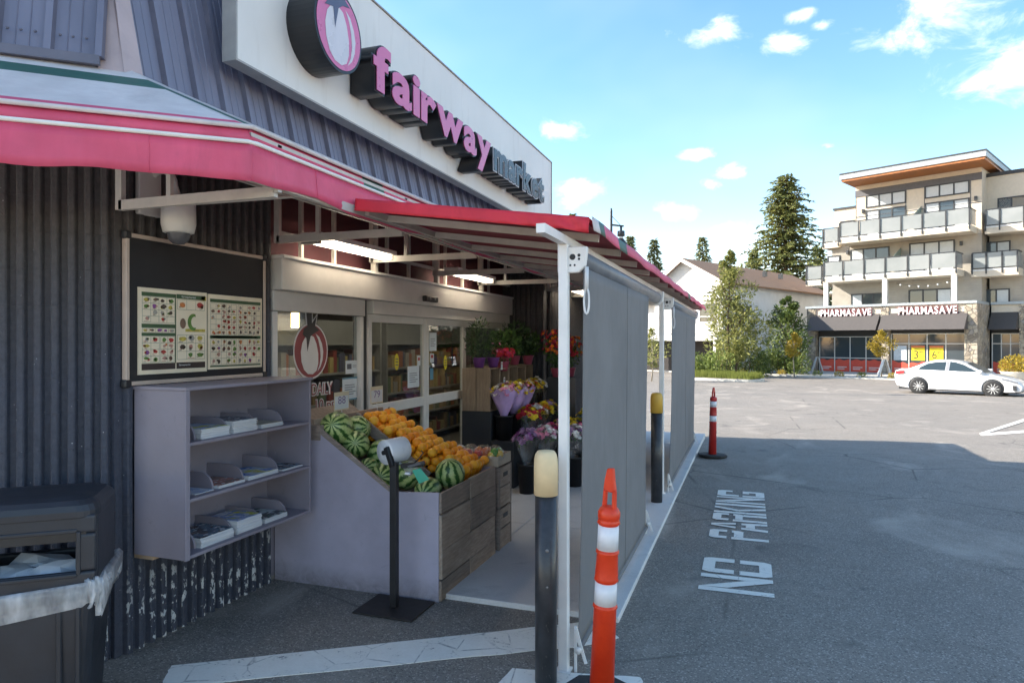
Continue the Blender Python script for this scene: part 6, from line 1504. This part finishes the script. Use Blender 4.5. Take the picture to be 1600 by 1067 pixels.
for x0, x1 in ((-4.0, -2.35), (-2.0, -.35)):
    f = MB()
    for a_, b_, c_2, d_2 in ((x0, x1, 3.8, 3.9), (x0, x1, 5.25, 5.35), (x0, x0 + .1, 3.9, 5.25), (x1 - .1, x1, 3.9, 5.25), (x0, x1, 4.25, 4.33)): f.box(a_, b_, -.06, .04, c_2, d_2)
    g = f.build('window', white_tr, hs_, False); MB().box(x0 + .1, x1 - .1, -.02, -.01, 3.9, 5.25).build('pane', far_glass.mat, g, False)
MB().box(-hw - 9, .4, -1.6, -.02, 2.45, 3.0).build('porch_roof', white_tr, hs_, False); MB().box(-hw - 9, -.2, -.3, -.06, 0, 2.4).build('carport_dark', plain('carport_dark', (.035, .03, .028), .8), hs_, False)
MB().box(-hw - 9, .35, -1.65, -1.61, 3.0, 3.6).build('porch_railing', white_tr, hs_, False)
for x in (-hw - 6, -hw - 3, -hw, -3, .2): MB().box(x - .1, x + .1, -1.6, -1.4, 0, 2.45).build('porch_post', white_tr, hs_, False)
MB().box(-hw - 9, -hw - .02, .5, 8, 0, 5.4).build('side_wing', clap.mat, hs_, False)
MB().add([(-hw - 9.3, -.2, 5.45), (-hw + .2, -.2, 5.45), (-hw + .2, 4.2, 6.9), (-hw - 9.3, 4.2, 6.9), (-hw - 9.3, 8.6, 5.45), (-hw + .2, 8.6, 5.45)], [(0, 1, 2, 3), (3, 2, 5, 4)]).build('side_roof', shing.mat, hs_, False, solid=.12)

# ================================================================== TREES
bark = plain('bark', (.10, .07, .05), .9, var=.3, scale=12); bark_p = plain('bark_pale', (.32, .27, .21), .85)
fir = leaf_mat('fir_needles', (.07, .095, .035), (.30, .31, .10), .25, .5); fir2 = leaf_mat('fir_needles_pale', (.08, .105, .05), (.28, .28, .12), .2, .6)
birchl = leaf_mat('leaf_olive', (.11, .135, .035), (.36, .35, .11), .3, .9); laurel = leaf_mat('leaf_laurel', (.07, .11, .025), (.28, .33, .08), .25, 1.2); yell = leaf_mat('leaf_yellow', (.22, .17, .02), (.50, .36, .05), .35, 2); cedar = leaf_mat('leaf_cedar', (.04, .075, .02), (.17, .21, .05), .2, .8)
def spray(m, p, d_, L, w, q):
    d_ = d_.normalized(); s_ = d_.cross(Vector((0, 0, 1))); s_ = s_.normalized() if s_.length > .05 else Vector((1, 0, 0)); s_.rotate(Matrix.Rotation(q.uniform(-.7, .7), 3, d_)); n2 = s_.cross(d_)
    m.add([p, p + d_ * L * .45 + s_ * w, p + d_ * L - n2 * L * .15, p + d_ * L * .45 - s_ * w], [(0, 1, 2, 3)])
def conifer(base, h, rad, lab, seed, mat, start=.1, dens=1.0, pw_=.85, rag=.35, leaf=.55, group='conifers behind the house', trunk_vis=True):
    q = random.Random(seed); t = thing('conifer_tree', lab, 'tree', tuple(base), group=group); b = Vector(base)
    MB().tube([b, b + Vector((0, 0, h * .5)), b + Vector((0, 0, h * .98))], [h * .018, h * .011, h * .002], 8).build('trunk', bark, t)
    m = MB(); br_ = MB(); z = start * h
    while z < h * .985:
        f = z / h; L0 = rad * max(.04, (1 - (f - start) / (1 - start))) ** pw_; n_ = max(4, int(6 * dens + q.randrange(3)))
        a0 = q.uniform(0, 6.28)
        for k in range(n_):
            if q.random() < rag * .35: continue
            a = a0 + 2 * math.pi * k / n_ + q.uniform(-.3, .3); L = L0 * q.uniform(1 - rag, 1.12); up = q.uniform(-.05, .25) + .25 * f
            d_ = Vector((math.cos(a), math.sin(a), 0)); p0 = b + Vector((0, 0, z + q.uniform(-.1, .1) * h * .04)); steps = max(2, int(L / (leaf * .42)))
            prev = p0
            for i in range(1, steps + 1):
                u = i / steps; p = p0 + d_ * L * u + Vector((0, 0, L * (up * u - .32 * u * u)))
                for s_ in range(3):
                    dd = d_ * q.uniform(.3, 1) + Vector((q.uniform(-.8, .8), q.uniform(-.8, .8), q.uniform(-.55, .25))); spray(m, p + Vector((q.uniform(-.1, .1), q.uniform(-.1, .1), q.uniform(-.08, .08))) * leaf, dd, leaf * q.uniform(.6, 1.2) * (.6 + .4 * (1 - u) + .2), leaf * q.uniform(.14, .24), q)
                prev = p
            if L > 1.0: br_.tube([p0, p0 + d_ * L * .5 + Vector((0, 0, L * (up * .5 - .08))), p0 + d_ * L * .92 + Vector((0, 0, L * (up * .92 - .27)))], [h * .004, h * .0025, h * .001], 4, cap=False)
        z += max(.16 * leaf / .55, h * .022 * (1.15 - .5 * f))
    cr = m.build('crown', mat, t)
    if br_.v: br_.build('limbs', bark, t)
    return t
def broad(base, h, rad, lab, seed, mat, n_=2500, leaf=.22, trunk=(.06, .4), lobes=14, zc_=.6, name='leafy_tree', group=None, cat='tree', bk=None, shape=1.0, zb=-.9):
    q = random.Random(seed); t = thing(name, lab, cat, tuple(base), group=group); b = Vector(base)
    if trunk:
        MB().tube([b, b + Vector((.03 * h * q.uniform(-1, 1), .02 * h, h * trunk[1])), b + Vector((0, 0, h * .8))], [trunk[0], trunk[0] * .7, trunk[0] * .15], 8).build('trunk', bk or bark, t)
        lb = MB()
        for k in range(6):
            a = k * 1.05 + q.uniform(-.2, .2); z0_ = h * (trunk[1] + .05 * k); lb.tube([b + Vector((0, 0, z0_)), b + Vector((math.cos(a) * rad * .7, math.sin(a) * rad * .7, min(h * .93, z0_ + h * .22)))], [trunk[0] * .4, trunk[0] * .1], 5, cap=False)
        lb.build('limbs', bk or bark, t)
    m = MB()
    for k in range(lobes):
        f = (k + .5) / lobes; zz_ = h * (1 - zc_) + h * zc_ * f * .9; env = math.sin(math.pi * min(1, (f * .88 + .12))) ** shape; a = q.uniform(0, 6.28); rr__ = rad * env * q.uniform(.25, .75)
        c = b + Vector((math.cos(a) * rr__, math.sin(a) * rr__, zz_)); s_ = max(.18, rad * env * q.uniform(.4, .62)); leaf_cloud(m, n_ // lobes, c, (s_, s_, s_ * q.uniform(.7, 1.1)), leaf, q, zb=zb)
    m.build('crown', mat, t); return t
g_at = lambda px, d: (lambda p: Vector((p.x, p.y, gz(p.x, p.y))))(atd(px, 533, d))
conifer(g_at(1228, 74), 20.8, 6.6, 'tallest ragged dark fir tree behind the white house and pharmacy', 11, fir, .06, 1.7, .55, .55, .62)
conifer(g_at(1022, 92), 16.6, 2.9, 'slim fir tree rising behind the awning edge left of the house', 12, fir2, .1, 1.0, .8, .35, .7); conifer(g_at(1098, 95), 17.4, 3.2, 'fir tree peeking over the house roof ridge', 13, fir2, .1, 1.0, .8, .35, .7)
conifer(g_at(985, 92), 17.0, 2.4, 'narrow fir tree beside the street lamp', 14, fir2, .1, 1.0, .8, .35, .7); conifer(g_at(895, 100), 21.8, 3.0, 'fir treetop just showing above the awning corner', 15, fir, .1, 1.0, .8, .35, .7)
conifer(g_at(1178, 82), 13.5, 3.2, 'lower fir tree between the house roof and the tallest fir', 16, fir, .05, 1.1, .8, .3, .7); conifer(g_at(1278, 80), 13.8, 3.5, 'broad dark fir tree partly behind the pharmacy corner', 17, fir, .05, 1.1, .7, .3, .7)
broad(g_at(1141, 45), 9.3, 2.0, 'tall pale green pointed tree in front of the white house', 18, birchl, 7500, .24, (.12, .3), 46, .95, group='trees along the far pavement', shape=.9, name='pointed_tree')
broad(g_at(1150, 45.2), 5.9, 2.1, 'olive green tree at the foot of the tall pointed tree', 19, birchl, 2600, .26, (.08, .3), 16, .8, group='trees along the far pavement')
broad(g_at(1229, 49), 6.2, 1.75, 'dense dark columnar evergreen left of the pharmacy', 20, cedar, 4200, .3, (.1, .2), 22, .95, group='trees along the far pavement', shape=.75)
broad(g_at(1241, 45.5), 3.1, .85, 'young golden-leaved street tree left of the pharmacy door', 21, yell, 900, .2, (.045, .45), 12, .55, name='sapling', group='street saplings', bk=bark_p)
broad(st(24.3, 44.2, -.5), 3.15, .85, 'young golden-leaved street tree in front of the pharmacy posters', 22, yell, 900, .2, (.045, .45), 12, .55, name='sapling', group='street saplings', bk=bark_p)
broad(g_at(1018, 40), 3.4, 1.1, 'loose yellow-green shrub seen between the two grey shades', 23, birchl, 1000, .2, (.05, .25), 12, .75, name='shrub', cat='shrub', bk=bark_p)
# hedges
def hedge(px, d, w, dep, h, lab, seed, mat, n_=2600, leaf=.2):
    c = g_at(px, d); q = random.Random(seed); t = thing('hedge', lab, 'hedge', tuple(c), EA); m = MB(); 
    for k in range(14): cc = (q.uniform(-w / 2, w / 2), q.uniform(-dep / 2, dep / 2), h * q.uniform(.3, .62)); leaf_cloud(m, n_ // 14, cc, (w * .2, dep * .45, h * .5), leaf, q, zb=-1)
    m.build('foliage', mat, t, False)
    bs_ = MB()
    for k in range(8): x = -w / 2 + w * (k + .5) / 8; bs_.tube([(x, 0, 0), (x + q.uniform(-.2, .2), 0, h * .7)], [.04, .015], 5)
    bs_.build('stems', bark, t, False)
hedge(1112, 43.5, 2.3, 1.6, 1.75, 'rounded bright green hedge right of the far shade', 31, laurel, 3000, .2)
hedge(1158, 46.5, 3.2, 1.2, 1.9, 'dark hedge between the bright hedge and the house wall', 32, cedar, 2600, .22); hedge(1212, 48.5, 4.2, 1.2, 1.9, 'long dark hedge under the columnar evergreen', 33, cedar, 3000, .22)
# planted island with kerb in the lot
ci = g_at(1120, 41.5); isl = bpy.data.objects.new('traffic_island', None); COL.objects.link(isl); isl['kind'] = 'structure'; isl.location = ci; isl.rotation_euler = (0, 0, EA)
pts = [(2.2 * math.cos(a) if abs(math.cos(a)) < .3 else math.copysign(2.2 + .9 * (abs(math.cos(a)) - .3), math.cos(a)), 1.0 * math.sin(a)) for a in [k * 2 * math.pi / 32 for k in range(32)]]; pts = [(2.9 * math.copysign(abs(math.cos(a)) ** .6, math.cos(a)), 1.1 * math.copysign(abs(math.sin(a)) ** .6, math.sin(a))) for a in [k * 2 * math.pi / 36 for k in range(36)]]
MB().prism(pts, lambda u, v_, d: (u, v_, d), -.2, .15).build('island_kerb', kerb_m, isl, False); MB().prism([(u * .93, v_ * .85) for u, v_ in pts], lambda u, v_, d: (u, v_, d), .151, .17).build('island_soil', soil, isl, False)
q = random.Random(5); gm = MB()
for _ in range(3600):
    x, y_ = q.uniform(-2.6, 2.6), q.uniform(-.85, .85); h_ = q.uniform(.18, .5); dx, dy = q.uniform(-.12, .12), q.uniform(-.12, .12); gm.add([(x - .02, y_, .17), (x + .02, y_ + .01, .17), (x + dx, y_ + dy, .17 + h_)], [(0, 1, 2)])
go = gm.build('grass', grass_m); go.location = ci; go.rotation_euler = (0, 0, EA); tag(go, 'long yellow-green grass on the planted island', 'grass', kind='stuff')
for k, t_ in enumerate((-6.5, -4.8, -3.4, -1.9, .6, 2.0, 3.4, 5.2, 6.6)):
    p = PO + PN * 7.3 + PE * (t_ + 3.0); p.z = -.5; m = MB(); q = random.Random(60 + k); o_ = thing('edging_plant', 'small golden tuft by the pharmacy kerb, number %s from the left' % ['one', 'two', 'three', 'four', 'five', 'six', 'seven', 'eight', 'nine'][k], 'plant', tuple(p), group='tufts along the kerb'); leaf_cloud(m, 160, p + Vector((0, 0, .12)), (.32, .32, .26), .13, q, zb=-.4); m.build('foliage', yell if k % 2 else grass_m, o_)
# sandwich boards
def sandwich(px, d, lab, rz):
    p = atd(px, 533, d); p.z = -.5; t = thing('sandwich_board', lab, 'sign', tuple(p), rz, group='sandwich boards')
    for s_ in (-1, 1):
        m = MB(); m.add([(s_ * .36, -.32, 0), (s_ * .36, .32, 0), (s_ * .05, .32, 1.15), (s_ * .05, -.32, 1.15)], [(0, 1, 2, 3) if s_ > 0 else (3, 2, 1, 0)]); m.build('panel', white_tr, t, False, solid=.04)
        e_ = MB(); e_.add([(s_ * .375, -.26, .12), (s_ * .375, .26, .12), (s_ * .10, .26, 1.05), (s_ * .10, -.26, 1.05)], [(0, 1, 2, 3) if s_ > 0 else (3, 2, 1, 0)]); e_.build('poster', pw2, t, False, solid=.012)
sandwich(1277, 50.5, 'white sandwich board left of the pharmacy door', EA + .5); sandwich(1382, 43.8, 'white sandwich board in front of the pharmacy posters', EA + .5)
# stone-edged planter with golden bush at the right edge
p = st(28.6, 38.0, -.5); t = thing('street_planter', 'pale stone planter with a golden bush at the right edge', 'planter', tuple(p)); MB().lathe([(.75, 0), (.8, .55), (.86, .6), (.7, .6), (.65, .5), (0, .5)], 20, c=p).build('bowl', walk_m, t); m = MB(); leaf_cloud(m, 1100, p + Vector((0, 0, .95)), (.95, .95, .62), .18, random.Random(9), zb=-.6); m.build('foliage', yell, t)
# ---- street lamp behind the awning
lp = g_at(955, 30); lampz = lp.z
sl_ = thing('street_lamp', 'dark street lamp with a bell shade hanging from a side arm', 'street lamp', tuple(lp)); zt = atd(955, 325, 30).z; za = atd(955, 351, 30).z
MB().tube([lp, Vector((lp.x, lp.y, zt - .1)), Vector((lp.x, lp.y, zt))], [.09, .055, .03], 12).build('pole', dark_fr, sl_)
rgt = Vector((CT, ST, 0)); e_ = lp + rgt * .56; hz = za - .05
MB().beam((lp.x, lp.y, za), (e_.x, e_.y, za - .06), .06, .07).build('arm', dark_fr, sl_); MB().tube([Vector((lp.x, lp.y, zt - .32)), Vector((lp.x, lp.y, za)) + rgt * .40], .012, 6).build('stay_wire', dark_fr, sl_)
hc = Vector((lp.x, lp.y, 0)) + rgt * .44
MB().lathe([(.05, za - .06), (.05, za - .27), (.16, za - .28), (.17, za - .50), (.10, za - .52), (.10, za - .62), (.13, za - .64), (.20, za - .74), (.29, za - .88), (.30, za - .93), (.26, za - .93), (0, za - .80)], 20, c=(hc.x, hc.y, 0)).build('lamp_head', dark_fr, sl_)
MB().lathe([(.102, za - .61), (.104, za - .53)], 16, c=(hc.x, hc.y, 0)).build('lamp_collar', sign_w, sl_)

# ================================================================== WHITE CAR
cc = st(18.4 + .54, 27.9 + .52); cc.z = gz(cc.x, cc.y)
car = thing('white_car', 'white sedan driving past the pharmacy, its nose cut by the picture edge', 'car', tuple(cc), EA)
paint_w = NT('car_white'); paint_w.color((.70, .70, .70)); paint_w.rough(.28); paint_w.b.inputs['Coat Weight'].default_value = .8; paint_w.b.inputs['Coat Roughness'].default_value = .04
car_glass = NT('car_glass'); car_glass.color((.03, .045, .05)); car_glass.rough(.04); car_glass.b.inputs['Specular IOR Level'].default_value = .7
def arch(cx_, r_, z0): return [(cx_ + r_ * math.cos(a), .315 + r_ * math.sin(a)) for a in [math.asin((z0 - .315) / r_) + (math.pi - 2 * math.asin((z0 - .315) / r_)) * k / 12 for k in range(13)]]
low = [(-2.24, .42), (-2.28, .62), (-2.29, .80), (-2.24, .96), (-2.02, 1.03), (-1.7, 1.03), (-1.2, 1.0), (-.6, .97), (0, .945), (.6, .92), (1.0, .90), (1.35, .86), (1.7, .78), (2.0, .69), (2.18, .59), (2.27, .47), (2.28, .34), (2.22, .23), (2.0, .19)] + arch(1.32, .365, .19) + [(0.9, .185), (0, .185), (-.9, .185)] + arch(-1.32, .365, .19) + [(-2.0, .24), (-2.18, .30)]
def inset(poly, d):
    n_ = len(poly); out = []; A = sum(poly[i][0] * poly[(i + 1) % n_][1] - poly[(i + 1) % n_][0] * poly[i][1] for i in range(n_)); sg_ = 1 if A > 0 else -1
    for i in range(n_):
        a, b, c = Vector(poly[i - 1]), Vector(poly[i]), Vector(poly[(i + 1) % n_]); t_ = (c - a).normalized(); n2 = Vector((-t_.y, t_.x)) * sg_; out.append((b.x + n2.x * d, b.y + n2.y * d))
    return out
def taper(x): return 1 - .10 * max(0, (abs(x) - 1.55) / .75) ** 2
m = MB(); stations = [(-.875, .045), (-.862, .022), (-.80, .004), (-.4, 0), (0, -.012), (.4, 0), (.80, .004), (.862, .022), (.875, .045)]
secs = [[(x, y_ * taper(x), z_) for x, z_ in inset(low, i_)] for y_, i_ in stations]; loft(m, secs); m.sm = [len(f) == 4 for f in m.f]; m.build('body', paint_w.mat, car, False)
cab = [(1.10, .88), (.66, 1.15), (.30, 1.335), (.0, 1.415), (-.4, 1.45), (-.8, 1.425), (-1.15, 1.32), (-1.45, 1.17), (-1.75, 1.02), (-1.2, .95), (0, .90)]
def cw_(z_): return .80 - (z_ - .93) * .40
m = MB(); secs = [[(x, f * cw_(z_), z_) for x, z_ in inset(cab, i_)] for f, i_ in ((-1, .03), (-.97, .008), (-.8, 0), (0, -.01), (.8, 0), (.97, .008), (1, .03))]; loft(m, secs); m.sm = [len(f) == 4 for f in m.f]; m.build('cabin', paint_w.mat, car, False)
def side_glass(name, poly):
    for s_ in (-1, 1):
        f = MB(); f.add([(x, s_ * (cw_(z_) + .006), z_) for x, z_ in poly], [tuple(range(len(poly)))]); f.build(name, car_glass.mat, car, False, solid=.006)
side_glass('rear_side_window', [(-1.36, 1.02), (-1.28, 1.12), (-1.02, 1.27), (-.72, 1.34), (-.34, 1.37), (-.36, 1.0), (-.9, 1.01)]); side_glass('front_side_window', [(-.22, .995), (-.20, 1.375), (.0, 1.35), (.28, 1.26), (.58, 1.10), (.82, .97)])
for s_ in (-1, 1):                                    # pillar trim
    MB().add([(x, s_ * (cw_(z_) + .007), z_) for x, z_ in ((-.34, 1.0), (-.24, .995), (-.22, 1.375), (-.32, 1.37))], [(0, 1, 2, 3)]).build('pillar_trim', plain('car_trim', (.25, .25, .26), .3), car, False, solid=.004)
f = MB(); f.add([(x + .012, y_ * cw_(z_), z_ + .018) for x, z_, y_ in ((1.03, .93, -.88), (1.03, .93, .88), (.36, 1.315, .82), (.36, 1.315, -.82))], [(0, 1, 2, 3)]); f.build('windscreen', car_glass.mat, car, False, solid=.006)
f = MB(); f.add([(x - .012, y_ * cw_(z_), z_ + .018) for x, z_, y_ in ((-1.68, 1.06, .84), (-1.68, 1.06, -.84), (-1.2, 1.305, -.80), (-1.2, 1.305, .80))], [(0, 1, 2, 3)]); f.build('rear_window', car_glass.mat, car, False, solid=.006)
for s_ in (-1, 1):
    MB().box(.80, .98, min(s_ * .83, s_ * 1.0), max(s_ * .83, s_ * 1.0), .94, 1.06).build('door_mirror', paint_w.mat, car, False, bevel=.03, seg=2)
    MB().prism([(1.62, .68), (2.14, .56), (2.12, .62), (1.86, .71), (1.60, .76)], lambda u, v_, d: (u, d, v_), s_ * .872 * .975, s_ * .885 * .985).build('headlight', plain('headlight_glass', (.18, .19, .21), .1), car, False)
    MB().prism([(-2.20, .80), (-1.88, .84), (-1.86, .95), (-2.18, .94)], lambda u, v_, d: (u, d, v_), s_ * .86, s_ * .885).build('tail_light', plain('tail_red', (.45, .03, .04), .2), car, False)
    MB().prism([(1.98, .28), (2.10, .28), (2.08, .48), (1.96, .48)], lambda u, v_, d: (u, d, v_), s_ * .84, s_ * .882).build('fog_recess', dark_fr, car, False)
    for x in (-.98, .04): MB().box(x, x + .18, min(s_ * .87, s_ * .895), max(s_ * .87, s_ * .895), .82, .85).build('door_handle', paint_w.mat, car, False, bevel=.008)
    for x in (-.28, .86): MB().box(x - .004, x + .004, min(s_ * .868, s_ * .8775), max(s_ * .868, s_ * .8775), .26, .90).build('door_seam', plain('car_seam', (.3, .3, .31), .5), car, False)
    MB().box(-1.0, 1.0, min(s_ * .84, s_ * .872), max(s_ * .84, s_ * .872), .165, .20).build('sill', dark_fr, car, False)
MB().box(2.20, 2.285, -.45, .45, .30, .46).build('grille', dark_fr, car, False, bevel=.02)
MB().box(-2.1, 2.1, -.78, .78, .16, .30).build('underbody', dark_fr, car, False)
tyre = plain('tyre_rubber', (.02, .02, .021), .8); alloy = plain('wheel_alloy', (.60, .60, .59), .35, metal=.2)
MW = Matrix.Rotation(R(90), 4, 'X')
for x in (-1.32, 1.32):
    for s_ in (-1, 1):
        MB().lathe([(.375, -.09), (.375, .06), (.3, .061), (0, .061)], 24, c=(x, s_ * .78, .33), M=MW).build('wheel_well', dark_fr, car, False)
        w = MB().lathe([(.21, -.10), (.27, -.105), (.305, -.09), (.315, -.05), (.315, .05), (.305, .09), (.27, .105), (.21, .10)], 30, c=(x, s_ * .775, .315), M=MW).build('wheel', tyre, car, False)
        yo = s_ * .775 + s_ * .085
        MB().lathe([(.215, -.01), (.225, .012), (.208, .012), (.20, -.01)], 28, c=(x, yo, .315), M=MW).build('rim', alloy, w, False); MB().lathe([(.20, -.02), (0, -.02)], 24, c=(x, yo - s_ * .03, .315), M=MW).build('brake_shadow', dark_fr, w, False)
        MB().lathe([(.05, -.012), (.045, .02), (0, .022)], 14, c=(x, yo, .315), M=MW @ (Matrix.Identity(4) if s_ < 0 else Matrix.Rotation(math.pi, 4, 'X'))).build('hub', alloy, w, False)
        for k in range(10):
            a = 2 * math.pi * k / 10; MB().beam((x + .04 * math.cos(a), yo, .315 + .04 * math.sin(a)), (x + .212 * math.cos(a), yo, .315 + .212 * math.sin(a)), .018, .034, up=(0, 1, 0)).build('spoke', alloy, w, False)
